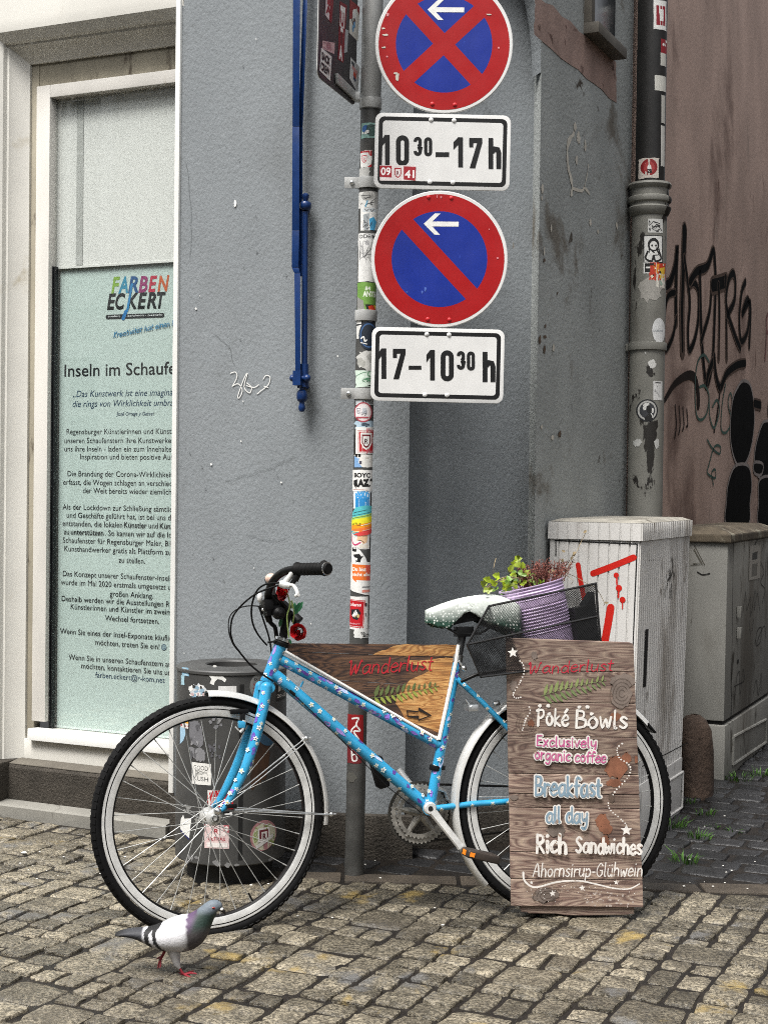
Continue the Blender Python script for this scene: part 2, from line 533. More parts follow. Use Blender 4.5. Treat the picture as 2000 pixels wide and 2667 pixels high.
m_old = M('old_frame_wood', '#a29b89', 0.7, var=0.12, vs=9, bump=0.3, bs=60, bd=0.003, patch=[('#5a5043', 11, 0.55, 0.65)], stretch=(1, 1, 0.3))
m_gasket = M('black_gasket', '#15181a', 0.35, var=0.1)
m_joint = M('joint_sand', '#1d1813', 0.5, var=0.35, vs=14, bump=0.6, bs=140, bd=0.008, grain=(190, 0.4), spec=0.4)
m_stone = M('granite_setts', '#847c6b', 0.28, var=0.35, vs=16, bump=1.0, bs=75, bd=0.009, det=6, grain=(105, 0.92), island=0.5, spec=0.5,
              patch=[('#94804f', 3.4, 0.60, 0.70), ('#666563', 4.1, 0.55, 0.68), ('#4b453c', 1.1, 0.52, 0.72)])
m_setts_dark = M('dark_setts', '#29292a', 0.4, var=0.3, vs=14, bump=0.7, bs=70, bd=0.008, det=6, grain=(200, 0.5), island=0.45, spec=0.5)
m_kerb = M('kerb_stone', '#4c443a', 0.6, var=0.25, vs=9, bump=0.6, bs=80, bd=0.007, grain=(180, 0.5), island=0.35)

# ------------------------------------------------------------------ ground
g = MB()
n = 24
def gxy(i, j): return V((-40 + 80 * i / n, -40 + 80 * j / n, -0.0055))
g.add([gxy(i, j) for j in range(n + 1) for i in range(n + 1)],
      [(j * (n + 1) + i, j * (n + 1) + i + 1, (j + 1) * (n + 1) + i + 1, (j + 1) * (n + 1) + i) for j in range(n) for i in range(n)])
o = g.build('ground', m_joint, smooth=0); o['kind'] = 'structure'

def KERB_Y(x): return 4.79 - 0.06 * x
def sett(mb, c, ux, uy, w, l, top, jit=0.006, k=3):
    """One hewn stone with rounded, slightly crooked outline and a bellied top."""
    cs = [V((sx * w / 2 + rnd(-jit, jit), sy * l / 2 + rnd(-jit, jit), 0)) for sx, sy in ((-1, -1), (1, -1), (1, 1), (-1, 1))]
    out = []
    for i in range(4):
        a, b, d = cs[i - 1], cs[i], cs[(i + 1) % 4]
        r = min(w, l) * rnd(0.07, 0.18)
        p0 = b + (a - b).normalized() * r; p1 = b + (d - b).normalized() * r
        out += [p0, b + (p0 - b) * 0.33 + (p1 - b) * 0.33, p1, (p1 + d + (b - d).normalized() * r) / 2 + V((rnd(-1, 1), rnd(-1, 1), 0)) * 0.003]
    m = len(out)
    tx, ty = rnd(-0.035, 0.035), rnd(-0.035, 0.035)
    vs = []
    for sc, z in ((1.0, -0.03), (0.99, -0.004), (0.955, -0.0002), (0.70, 0.0015)):
        for p in out:
            q = p * sc
            zz = top + z + q.x * tx + q.y * ty + (rnd(-0.0022, 0.0022) if z > -0.02 else 0)
            vs.append(c + ux * q.x + uy * q.y + UZ * zz)
    vs.append(c + UZ * (top + 0.003 + rnd(-0.002, 0.002)))
    fs = []
    for r_ in range(3):
        for i in range(m):
            fs.append((r_ * m + i, r_ * m + (i + 1) % m, (r_ + 1) * m + (i + 1) % m, (r_ + 1) * m + i))
    fs += [(3 * m + i, 3 * m + (i + 1) % m, 4 * m) for i in range(m)]
    mb.add(vs, fs)

STEP_O = G(420, 2178)                        # a point on the front edge of the shop step
step_t = (STEP_O - A0).dot(AL) - 0.01
pv = MB()
s = -5.2
while s < 5.0:
    w = random.choice([0.092, 0.098, 0.104, 0.155, 0.165, 0.09, 0.10])
    t = -0.5 + rnd(0, 0.2)
    ph = rnd(0, 6)
    while t < 8.5:
        l = rnd(0.13, 0.19) if w > 0.14 and random.random() < 0.7 else rnd(0.065, 0.105)
        step_l = l
        sm = s + 0.012 * math.sin(t * 1.7) + w / 2
        c = FB * sm + AL * (t + l / 2)
        if 1.0 < c.y and (c.y < KERB_Y(c.x) + 0.05 or c.x < -0.44) and -3.4 < c.x < 3.6:
            rel = c - A0
            lim = step_t - 0.006 if rel.dot(FB) < 0 else -0.04
            if c.x >= -0.44: lim = min(lim if c.x < 0.08 else 99, rel.dot(AL) + (KERB_Y(c.x) - 0.052 - c.y) / AL.y)
            over = rel.dot(AL) + l / 2 - lim
            if over > 0: l -= over; c = c - AL * (over / 2)
            if l > 0.035:
                top = rnd(-0.004, 0.003)
                if w > 0.14 and l < 0.14:
                    for h in (-1, 1): sett(pv, c + FB * (h * w / 4), FB, AL, w / 2 - 0.012, l - 0.013, top + rnd(-.002, .002), 0.004)
                else:
                    sett(pv, c, FB, AL, w - 0.010, l - 0.010, top)
        t += step_l
    s += w
# little run of stones between the step and the kerb, left of the corner
o = pv.build('pavement', m_stone, smooth=50, fix=False); o['kind'] = 'structure'

kb = MB()
x = -0.46
while x < 3.2:
    l = rnd(0.26, 0.42)
    cx = x + l / 2
    p = lambda a, b, z: V((a, KERB_Y(a) + b, z))
    if True:
        kb.hexa([p(x + .006, -.05, -.05), p(x + l - .006, -.05, -.05), p(x + l - .006, .05, -.05), p(x + .006, .05, -.05),
                 p(x + .006, -.05, .002 + rnd(-.003, .004)), p(x + l - .006, -.05, rnd(-.003, .004)), p(x + l - .006, .05, rnd(-.003, .004)), p(x + .006, .05, rnd(-.003, .004))])
    x += l
o = kb.build('kerb', m_kerb, bevel=0.006); o['kind'] = 'structure'

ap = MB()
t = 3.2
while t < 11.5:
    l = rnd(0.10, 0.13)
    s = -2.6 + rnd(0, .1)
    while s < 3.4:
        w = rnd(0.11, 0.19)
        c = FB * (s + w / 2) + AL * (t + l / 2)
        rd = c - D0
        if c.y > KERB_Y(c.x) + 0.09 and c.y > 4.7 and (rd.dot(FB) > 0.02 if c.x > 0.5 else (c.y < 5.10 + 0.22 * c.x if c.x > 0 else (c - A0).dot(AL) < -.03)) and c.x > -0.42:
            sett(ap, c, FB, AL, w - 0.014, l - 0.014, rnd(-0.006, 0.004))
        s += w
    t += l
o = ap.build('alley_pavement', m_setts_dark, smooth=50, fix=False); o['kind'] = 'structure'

# ------------------------------------------------------------------ grey corner building
def prism_plan(mb, poly, z0, z1):
    n = len(poly)
    mb.add([V((p[0], p[1], z0)) for p in poly] + [V((p[0], p[1], z1)) for p in poly],
           [tuple(range(n - 1, -1, -1)), tuple(range(n, 2 * n))] + [(i, (i + 1) % n, (i + 1) % n + n, i + n) for i in range(n)])
gb = thing('corner_building', 'grey rendered corner house with rough plaster behind the sign post and bicycle', 'building', (0.2, 5.6, 0))
def soft_corner(a, c, b, r, k=6):
    p0 = c + (a - c).normalized() * r; p1 = c + (b - c).normalized() * r
    return [p0.lerp(c, t).lerp(c.lerp(p1, t), t) for t in [i / k for i in range(k + 1)]]
TOPZ = 4.4
fr = [A0] + soft_corner(A0, A1, B1, 0.10) + [B1, C0, C1]
mb = MB()
bk = A0 + AL * 0.45
prism_plan(mb, fr + [D0 + AL * 0.12 - FB * 0.02, D0 + AL * 0.6 - FB * 0.3, bk + FB * 0.3 + AL * .3, bk], -0.05, TOPZ)
mb.build('wall', m_plaster, gb, smooth=50)
mb = MB()
D0b = D0 + AL * 0.012 - FB * 0.012
prism_plan(mb, [D0, D1, D1 - FB * 0.4, D0 + AL * 0.30 - FB * 0.25, C1 + V((0.004, 0.02, 0))], -0.05, TOPZ)
mb.build('alley_wall', m_plaster_alley, gb, smooth=30)
# shallow blind arch: the spandrel closes the recess above
sp = MB()
u = (D0 - B1); wd = u.length; u.normalize()
nrm = V((u.y, -u.x, 0))
arch = [(wd * (0.5 + 0.5 * math.cos(R(q))), 2.74 + 0.52 * math.sin(R(q))) for q in range(0, 181, 9)]
outl = [(wd + 0.0, 2.74)] + arch[1:-1] + [(0.0, 2.74), (0.0, TOPZ - .01), (wd, TOPZ - .01)]
sp.prism(outl, 0.07, lambda a, b, t: B1 + u * a + UZ * b - nrm * (t + 0.004))
sp.build('arch_spandrel', m_plaster, gb, smooth=0)
# dark stone base
pl = MB()
pf = [A0 + FB * -0.0] + soft_corner(A0, A1, B1, 0.10) + [B1]
pf2 = [p + V((-AL.x, -AL.y, 0)) * 0.03 for p in pf]
pf2[-1] = B1 + V((0.03, -0.03, 0))
prism_plan(pl, pf2 + [B1 + V((0.03, 0.05, 0)), A0 + AL * 0.12], -0.05, 0.145)
cu_ = (C1 - C0).normalized(); cn = V((cu_.y, -cu_.x, 0))
prism_plan(pl, [C0 + V((.032, -.02, 0)), C1 + cn * 0.025 - cu_ * .02, C1 - cu_ * .02 - cn * .05, C0 + V((.032, .06, 0))], -0.05, 0.13)
pl.build('plinth', m_granite, gb, smooth=25, bevel=0.008)
# white corner board beside the shop window
st = MB()
zb = 0.155
st.hexa([A0 - FB * 0.016 - AL * 0.012 + UZ * zb, A0 + FB * 0.004 - AL * 0.012 + UZ * zb, A0 + FB * 0.004 + AL * 0.02 + UZ * zb, A0 - FB * 0.016 + AL * 0.02 + UZ * zb,
         A0 - FB * 0.016 - AL * 0.012 + UZ * (TOPZ), A0 + FB * 0.004 - AL * 0.012 + UZ * (TOPZ), A0 + FB * 0.004 + AL * 0.02 + UZ * (TOPZ), A0 - FB * 0.016 + AL * 0.02 + UZ * (TOPZ)])
st.build('corner_board', m_white, gb, bevel=0.003)
# alley side: plaster band, window, scars
PD = Plane(D0, AL, UZ)                        # faces the alley
cv = lambda ox, oy, sc: (lambda x, y: (ox + x / sc, oy + y / sc))
c2 = cv(900, 0, 1.508)
def jag(poly, amp, k=10):
    o = []
    for i in range(len(poly)):
        a, b = V(poly[i]), V(poly[(i + 1) % len(poly)])
        o += [tuple(a.lerp(b, j / k) + V((rnd(-amp, amp), rnd(-amp, amp)))) for j in range(k)]
    return o
m_band = M('bare_plaster', '#9c8379', 0.9, var=0.14, vs=9, bump=0.5, bs=60, bd=0.005, patch=[('#4d3329', 13, 0.60, 0.68)])
ik = Ink()
ik.poly(jag([PD.hit(*c2(x, y)) for x, y in ((742, -30), (1058, 240), (1060, 405), (738, 132))], 0.008), m_band)
m_scar = M('bare_white_plaster', '#c9c4b8', 0.85, var=0.15, vs=30)
def scar(pts, w):
    ik.line([PD.hit(*c2(x, y)) for x, y in pts], lambda t: w * (0.5 + rnd(0, 1.0)), m_scar, k=3)
scar([(893, 525), (872, 560), (868, 610), (872, 660), (882, 700), (888, 735), (882, 765)], 0.022)
scar([(890, 740), (925, 750), (935, 738), (955, 760)], 0.012)
scar([(950, 648), (945, 690), (936, 730)], 0.008)
for (x, y, rx, ry) in ((898, 497, .02, .014), (912, 542, .024, .02), (938, 570, .014, .02), (904, 628, .016, .018), (770, 742, .014, .016), (958, 872, .016, .012), (1062, 885, .014, .014), (988, 910, .012, .008), (768, 778, .01, .008), (655, 965, .01, .012)):
    p = PD.hit(*c2(x, y)); ik.blob(p[0], p[1], rx, ry, m_scar, 0.35)
m_hole = M('old_render', '#5b4a3b', 0.9, var=0.3, vs=40)
for _ in range(12):
    p = PD.hit(1400 + rnd(0, 60) ** 1.0, rnd(420, 1200)); ik.blob(p[0], p[1], rnd(.006, .02), rnd(.005, .016), random.choice([m_hole, m_hole, m_scar]), 0.4, 12)
ik.build('plaster_patch', lambda a, b, h: PD.at(a, b, h), gb, off=0.002)
wf = MB()
def dbox(mb, x0, y0, x1, y1, t0, t1):         # box on the alley wall between two picture corners
    a0, b1 = PD.hit(x0, y0); a1, b0 = PD.hit(x1, y1)
    mb.hexa([PD.at(a, b, t) for b in (min(b0, b1), max(b0, b1)) for a, t in ((a0, t0), (a1, t0), (a1, t1), (a0, t1))])
a0, zz = PD.hit(1527, 75)
a1 = PD.hit(1590, 60)[0]
wn_ = MB(); wn_.hexa([PD.at(a, b, t) for b in (zz, TOPZ - .3) for a, t in ((a0, -.01), (a1 + .02, -.01), (a1 + .02, .012), (a0, .012))])
wob = wn_.build('window', M('dark_window_glass', '#20262a', 0.15, var=0.2), gb)
wf.hexa([PD.at(a, b, t) for b in (zz - .03, zz + .012) for a, t in ((a0 - .04, -.01), (a1 + .03, -.01), (a1 + .03, .06), (a0 - .04, .06))])
wf.hexa([PD.at(a, b, t) for b in (zz + .0125, TOPZ - .3) for a, t in ((a0 - .035, -.01), (a0 + .01, -.01), (a0 + .01, .03), (a0 - .035, .03))])
wf.build('window_frame', M('grey_frame', '#5f5a52', 0.7, var=0.2), wob, bevel=0.003)
# scratched mark on the front wall
PA = Plane(A0, FB, UZ)
ik = Ink()
c3 = cv(0, 650, 2.074)
for q in ([(1248, 668), (1275, 662), (1283, 690), (1258, 740)], [(1258, 738), (1290, 725), (1312, 760), (1298, 798), (1288, 792), (1320, 700), (1340, 668), (1322, 740), (1350, 775), (1362, 745), (1335, 720)],
          [(1335, 735), (1375, 745), (1400, 730)], [(1425, 700), (1440, 680), (1462, 690), (1452, 730), (1410, 765), (1392, 780)], [(1430, 738), (1450, 745)]):
    ik.line([PA.hit(*c3(x, y)) for x, y in q], 0.0032, m_white, k=4)
ik.blob(*PA.hit(614, 530), .005, .012, m_white); ik.blob(*PA.hit(512, 804), .004, .004, m_white)
ik.build('chalk_mark', lambda a, b, h: PA.at(a, b, h), gb, off=0.003)
ik = Ink(); m_crack = M('hairline_crack', '#686d6f', .9, var=.1)
for q in ([(590, 1252), (640, 1238), (700, 1222), (742, 1200), (782, 1183)], [(560, 870), (600, 905), (612, 960)], [(486, 420), (500, 560), (494, 700)], [(640, 1390), (700, 1410), (760, 1400)], [(900, 1310), (930, 1290)]):
    ik.line(jag([PA.hit(x, y) for x, y in q], .004, 5)[:-5], 0.0013, m_crack, smooth=False)
for _ in range(40): ik.blob(*PA.hit(rnd(480, 890), rnd(20, 2050)), rnd(.0015, .004), rnd(.0015, .005), random.choice([m_crack, m_crack, m_white]), .4, 8)
ik.build('hairline_crack', lambda a, b, h: PA.at(a, b, h), gb, off=0.003)

# ------------------------------------------------------------------ brown house along the alley
D2 = D0 + AL * 1.28
bh = thing('brown_building', 'brown plastered house along the alley covered in black graffiti', 'building', tuple(D2))
mb = MB()
E2 = D2 + AL * 13
prism_plan(mb, [D2 + FB * 0.0, E2, E2 - FB * 0.4, D2 - FB * 0.4], -0.05, 5.2)
mb.build('wall', m_brown, bh, smooth=0)
PB_ = Plane(D2, AL, UZ)
c4 = cv(1600, 400, 2.2125)
m_spray = M('black_spray_paint', '#080808', 0.8, var=0.2, spec=0.05)
m_over = M('spray_mist', '#5d4d44', .85, var=.25, vs=60, spec=.1)
m_spray2 = M('thin_black_spray', '#2c2522', 0.8, var=0.2, spec=0.05)
m_green = M('green_marker', '#2c5247', 0.7, var=0.2)
m_greyl = M('silver_outline', '#8d8480', 0.6, var=0.15)
ik = Ink()
def gr(pts, wpx, col, k=5, tp=None):
    q = [PB_.hit(*c4(x, y)) for x, y in pts]
    w = wpx / 2.2125 / FOC * 22.0
    if col is m_spray: ik.line(q, w * 1.5, m_over, k=k)
    ik.line(q, tp(w) if tp else w, col, k=k)
drip = lambda w: (lambda t: w * (0.45 + 0.75 * (1 - t)))
gr([(290, 760), (318, 740), (345, 650), (358, 540), (352, 700), (350, 870), (352, 970)], 17, m_spray)
gr([(400, 450), (396, 560), (392, 700), (385, 900), (388, 1130)], 26, m_spray, tp=drip)
gr([(345, 800), (310, 815), (292, 870), (282, 1000), (288, 1130), (330, 1060), (352, 950)], 11, m_spray)
gr([(398, 600), (415, 720), (430, 860), (420, 1000), (425, 1130), (455, 1080), (478, 960), (480, 800), (455, 745), (430, 760)], 13, m_spray)
gr([(430, 740), (470, 680), (530, 650), (565, 560), (575, 640), (578, 760), (572, 960), (560, 1200), (528, 1330), (508, 1200), (495, 1000), (490, 800), (488, 690)], 16, m_spray)
gr([(555, 740), (545, 900), (510, 1030), (495, 1080)], 13, m_spray)
gr([(560, 760), (600, 750), (640, 735)], 26, m_spray)
gr([(595, 760), (600, 900), (596, 1180)], 14, m_spray, tp=drip)
gr([(635, 715), (640, 900), (642, 1180)], 14, m_spray, tp=drip)
gr([(645, 930), (685, 850), (692, 740), (678, 690), (650, 740), (640, 880), (690, 1050), (720, 1120)], 15, m_spray)
gr([(750, 740), (728, 800), (715, 950), (725, 1080), (760, 1030), (775, 900), (760, 840), (730, 930), (778, 860), (772, 1110)], 14, m_spray)
gr([(525, 1330), (535, 1270), (560, 1200)], 16, m_spray)
gr([(570, 1170), (580, 1280), (605, 1350), (640, 1270), (700, 1220), (748, 1208)], 16, m_spray)
gr([(285, 1420), (340, 1330), (410, 1280), (455, 1290), (475, 1360), (478, 1440)], 22, m_spray2, tp=lambda w: (lambda t: w * (0.5 + 0.7 * t)))
gr([(605, 1350), (590, 1480), (570, 1600)], 9, m_spray2)
for dx in (0, 22, 44, 66): gr([(345 + dx, 1450 + dx * .3), (352 + dx, 1560), (343 + dx, 1640 - dx)], 5, m_spray2)
gr([(485, 1345), (515, 1340), (540, 1400), (525, 1500), (490, 1535), (465, 1490), (460, 1320), (475, 1200), (510, 1160), (540, 1200)], 6, m_green)
gr([(540, 1400), (545, 1520), (570, 1580), (600, 1480), (585, 1420), (560, 1460)], 6, m_green)
gr([(635, 1330), (615, 1450), (610, 1590), (645, 1600), (680, 1500), (665, 1380), (650, 1450), (690, 1560), (700, 1380)], 6, m_green)
gr([(530, 1650), (560, 1700), (600, 1730), (605, 1690), (570, 1690), (540, 1790), (530, 1840), (575, 1870), (575, 1820), (555, 1840), (565, 1910)], 5, m_green)
def fig(pts, out=True):
    q = [PB_.hit(*c4(x, y)) for x, y in pts]
    q = [tuple(v) for v in smooth_pts(q, 4, True)]
    ik.poly(q, m_spray)
    if out: ik.line(q + [q[0]], 0.018, m_greyl, smooth=False)
fig([(735, 1310), (775, 1330), (795, 1420), (800, 1560), (780, 1700), (745, 1790), (700, 1790), (668, 1690), (662, 1560), (675, 1420), (705, 1345)])
fig([(690, 1800), (765, 1800), (785, 1900), (775, 2010), (765, 2140), (640, 2140), (640, 2000), (650, 1900)])
fig([(830, 1600), (870, 1540), (960, 1600), (960, 1900), (840, 1880), (800, 1760)])
fig([(800, 1780), (850, 1790), (840, 1850), (800, 1840)])
fig([(830, 1880), (900, 1860), (960, 1900), (960, 2160), (830, 2150), (825, 2000)])
fig([(895, 1380), (960, 1300), (980, 1500), (885, 1520)])
gr([(800, 1440), (835, 1450)], 18, m_spray)
m_redm = M('red_marker', '#7c2a2b', 0.6, var=0.2)
gr([(862, 1190), (870, 1050), (872, 940), (895, 920), (900, 1000), (875, 1030)], 8, m_redm)
ik.build('graffiti', lambda a, b, h: PB_.at(a, b, h), bh, off=0.002, rough=0.6)

# ------------------------------------------------------------------ cream shop front
def FP(t): return Plane(A0 + AL * t, FB, UZ)
F0, FW, FG, FPo = FP(0.02), FP(0.105), FP(0.135), FP(0.16)
sh = thing('shop_front', 'cream painted shop front with display window and granite step', 'building', tuple(A0 - FB * 0.8))
def fbox(mb, x0, x1, z0, z1, t0, t1):
    mb.hexa([A0 + FB * a + AL * t + UZ * z for z in (z0, z1) for a, t in ((x0, t0), (x1, t0), (x1, t1), (x0, t1))])
sl = FW.hit(92, 1000)[0]; sl2 = FW.hit(127, 1000)[0]
sr = 0.01
z_sill = FW.hit(116, 1900)[1]; z_sillb = FW.hit(84, 1924)[1]; z_apr = FW.hit(77, 1973)[1]
z_head = FW.hit(131, 255)[1]; z_headt = FW.hit(97, 226)[1]; z_sof = FW.hit(80, 168)[1]
# surround: splayed reveal with stepped moulding, walls left of and above the window
s_in = FW.hit(73, 1000)[0]
prof = [(0.0, 0.145), (0.0, 0.105), (-0.012, 0.098), (-0.05, 0.062), (-0.056, 0.05), (-0.064, 0.048), (-0.068, 0.03), (-0.10, 0.0), (-0.14, -0.006), (-0.30, -0.006)]
sur = MB()
z_ped = F0.hit(40, 1985)[1]
pts = [(s_in + a, t) for a, t in prof]
n = len(pts)
vs = [A0 + FB * a + AL * t + UZ * z for z in (z_ped, 4.4) for a, t in pts + [(s_in - 0.30 - 2.2, -0.006), (s_in - 2.5, 0.2), (s_in, 0.2)]]
m_ = len(vs) // 2
sur.add(vs, [(i, (i + 1) % m_, (i + 1) % m_ + m_, i + m_) for i in range(m_)] + [tuple(range(m_)), tuple(range(2 * m_ - 1, m_ - 1, -1))])
top = [(z_sof - a, t) for a, t in prof]
vs = [A0 + FB * x + AL * t + UZ * z for x, k in ((s_in, 0), (sr, 0)) for z, t in top + [(4.4, -0.006), (4.4, 0.2), (z_sof, 0.2)]]
m_ = len(vs) // 2
# mitre the left end so the head moulding meets the side moulding
for i, (a, t) in enumerate(prof): vs[i] = A0 + FB * (s_in + a) + AL * t + UZ * (z_sof - a)
vs[len(prof)] = A0 + FB * (s_in - 0.30) + AL * -0.006 + UZ * 4.4
sur.add(vs, [(i, (i + 1) % m_, (i + 1) % m_ + m_, i + m_) for i in range(m_)])
sur.build('surround', m_cream, sh, smooth=25)
# old timber lining seen in the gap
ol = MB()
fbox(ol, s_in - 0.0, sl, z_apr, z_sof, 0.115, 0.15)
fbox(ol, sl, sr, z_headt, z_sof, 0.118, 0.15)
ol.build('frame_lining', m_old, sh, bevel=0.002)
fm = MB()
fbox(fm, sl, sl2, z_sill + .03, z_headt, 0.10, 0.17)
fbox(fm, sl2, sr, z_head, z_headt, 0.10, 0.17)
fbox(fm, sl2, sr, z_sill - 0.02, z_sill, 0.10, 0.17)
m_jamb = M('offwhite_frame', '#d8d5ce', .5, var=.08, vs=5, bump=.1, bs=40, patch=[('#aea695', 8, .62, .74)], stretch=(1, 1, .3))
fo = fm.build('window_frame', m_jamb, sh, bevel=0.004)
si = MB()
sx0 = FW.hit(84, 1924)[0]
vs = [A0 + FB * a + AL * t + UZ * z for a, t, z in ((sx0, .075, z_sillb), (sr, .075, z_sillb), (sr, .12, z_sillb), (sx0, .12, z_sillb), (sx0, .078, z_sillb + .045), (sr, .078, z_sillb + .045), (sr, .12, z_sill + .004), (sx0 + .02, .12, z_sill + .004))]
si.hexa(vs); si.build('sill', m_white, fo, bevel=0.003)
ga = MB()
s_g = FG.hit(143, 1300)[0]
z_bl = FG.hit(134, 695)[1]
fbox(ga, sl2, s_g, z_sill, z_bl, 0.128, 0.165)
fbox(ga, sl2 + .004, s_g - .012, z_sill, z_bl, 0.122, 0.1279)
ga.build('gasket', m_gasket, fo, bevel=0.002)
apn = MB()
fbox(apn, s_in, sr, z_apr - 0.01, z_sillb - 0.0005, 0.10, 0.16)
apn.build('apron_board', m_cream, sh, bevel=0.003)
gp = MB()
z_gt = FP(0.05).hit(69, 1992)[1]; z_step = 0.045
def quadbox(mb, x0, x1, pr):      # pr: outline in (t, z)
    mb.add([A0 + FB * x + AL * t + UZ * z for x in (x0, x1) for t, z in pr], [tuple(range(len(pr))), tuple(range(2 * len(pr) - 1, len(pr) - 1, -1))] + [(i, (i + 1) % len(pr), (i + 1) % len(pr) + len(pr), i + len(pr)) for i in range(len(pr))])
quadbox(gp, s_in - 0.02, -0.001, [(0.03, -.05), (0.03, z_gt - .012), (0.036, z_gt), (0.102, z_apr - .006), (0.2, z_apr - .006), (0.2, -.05)])
quadbox(gp, s_in - 2.5, s_in - 0.021, [(-0.05, -.05), (-0.05, z_ped - .03), (-0.03, z_ped - .001), (0.2, z_ped - .001), (0.2, -.05)])
# slanted return of the pier base
gp.build('plinth', m_granite, sh, smooth=25, bevel=0.006)
gl = MB()
quadbox(gl, s_in - 0.019, -0.002, [(0.0362, z_gt + .0015), (0.0362, z_gt + .004), (0.101, z_apr - .0015), (0.101, z_apr - .004)])
gl.build('ledge', m_granite_top, sh, smooth=0)
stp = MB()
quadbox(stp, s_in - 2.5, -0.005, [(step_t, -.05), (step_t, z_step - .006), (step_t + .006, z_step), (0.029, z_step + .004), (0.029, -.05)])
stp.build('doorstep', m_step, sh, smooth=0)
# glass: mostly clear, mirrors the street by its Fresnel reflection
def glass_mat():
    m = bpy.data.materials.new('window_glass'); m.use_nodes = True
    nt = m.node_tree; nt.nodes.clear()
    o_ = nt.nodes.new('ShaderNodeOutputMaterial'); mx = nt.nodes.new('ShaderNodeMixShader')
    tr = nt.nodes.new('ShaderNodeBsdfTransparent'); gl_ = nt.nodes.new('ShaderNodeBsdfGlossy'); fr_ = nt.nodes.new('ShaderNodeFresnel')
    tr.inputs[0].default_value = (0.96, 0.975, 0.97, 1); gl_.inputs['Roughness'].default_value = 0.012
    fr_.inputs[0].default_value = 2.3
    ge_ = nt.nodes.new('ShaderNodeNewGeometry'); inv = nt.nodes.new('ShaderNodeMath'); inv.operation = 'SUBTRACT'; inv.inputs[0].default_value = 1.0
    mu = nt.nodes.new('ShaderNodeMath'); mu.operation = 'MULTIPLY'
    nt.links.new(ge_.outputs['Backfacing'], inv.inputs[1]); nt.links.new(inv.outputs[0], mu.inputs[0]); nt.links.new(fr_.outputs[0], mu.inputs[1])
    nt.links.new(mu.outputs[0], mx.inputs[0]); nt.links.new(tr.outputs[0], mx.inputs[1]); nt.links.new(gl_.outputs[0], mx.inputs[2])
    nt.links.new(mx.outputs[0], o_.inputs[0])
    return m
pn = MB(); fbox(pn, sl2, sr, z_sill, z_head, 0.138, 0.143)
pn.build('pane', glass_mat(), sh, smooth=0)
bl = MB(); fbox(bl, sl2, sr + .25, z_bl, z_head + .05, 0.150, 0.153)
s_b = FPo.hit(205, 500)[0]; s_b2 = FPo.hit(222, 500)[0]
fbox(bl, sl2, sr + .25, z_bl - .008, z_bl, 0.148, 0.156)
tag_ = bl.build('blind', M('frosted_blind', '#f3f2ee', 0.5, var=0.03, vs=1.5), sh, smooth=0)
bl2 = MB(); fbox(bl2, s_b, s_b2, z_bl, z_head, 0.1475, 0.1495)
bl2.build('blind_seam', M('blind_seam', '#c4c4c0', 0.5, var=0.02), tag_, smooth=0)
# interior behind the display
inn = MB(); fbox(inn, s_in, sr + .6, 0.1, 3.2, 0.60, 0.62)
inn.build('back_panel', M('display_back', '#6f6a5c', 0.8), sh, smooth=0)

# ------------------------------------------------------------------ poster behind the glass
po = thing('poster', 'pale green printed poster with German text hanging behind the shop window', 'poster', tuple(A0 - FB * 0.3 + AL * 0.16 + UZ * 0.5))
ps = MB(); fbox(ps, s_g - 0.02, sr + .2, z_sill + .002, z_bl + .02, 0.160, 0.162)
ps.build('sheet', M('pale_green_paper', '#cfdfda', 0.55, var=0.03, vs=1.2), po, smooth=0)
PF = FP(0.160)
m_txt = ink('15181a'); m_txtb = ink('2f4a63')
u0 = PF.hit(164.5, 1327)[0]; u1 = PF.hit(458, 1327)[0]
capm = abs(PF.hit(300, 1380)[1] - PF.hit(300, 1394.4)[1])
size = capm / 0.70
vs, fs = font_polys('Als der Lockdown zur Schließung sämtlich')
SXB = (u1 - u0) / (size * (max(v[0] for v in vs) - min(v[0] for v in vs)))
ik = Ink(); ikb = Ink()
def tl(x, y, txt, k=1.0, col=m_txt, bold=0.0, shear=0.0, it=ik, sx=None):
    u_, v_ = PF.hit(x, y)
    return u_ + it.text(txt, u_, v_, size * k, col, bold, shear, sx or SXB), v_
def tmix(x, y, parts):
    u_, v_ = PF.hit(x, y)
    for txt, b in parts:
        u_ += ik.text(txt, u_, v_, size, m_txt, 0.010 if b else 0.0, 0, SXB) + size * SXB * 0.26
u_, v_ = PF.hit(169, 981)
sz = abs(PF.hit(169, 949)[1] - v_) / 0.7
vs, fs = font_polys('Inseln im Schaufe')
ik.text('Inseln im Schaufenster', u_, v_, sz, m_txt, 0.008, 0, (PF.hit(461, 985)[0] - u_) / (sz * max(v[0] for v in vs)))
for x, y, t_ in ((191, 1034, '„Das Kunstwerk ist eine imaginäre'), (190, 1060, 'die rings von Wirklichkeit umbrandet')):
    tl(x, y, t_, 1.17, m_txtb, 0.0, 0.22, ikb, SXB * 0.98)
tl(304, 1082.5, 'José Ortega y Gasset', 0.66, m_txtb, 0.004, 0.2, ikb, SXB * 0.98)
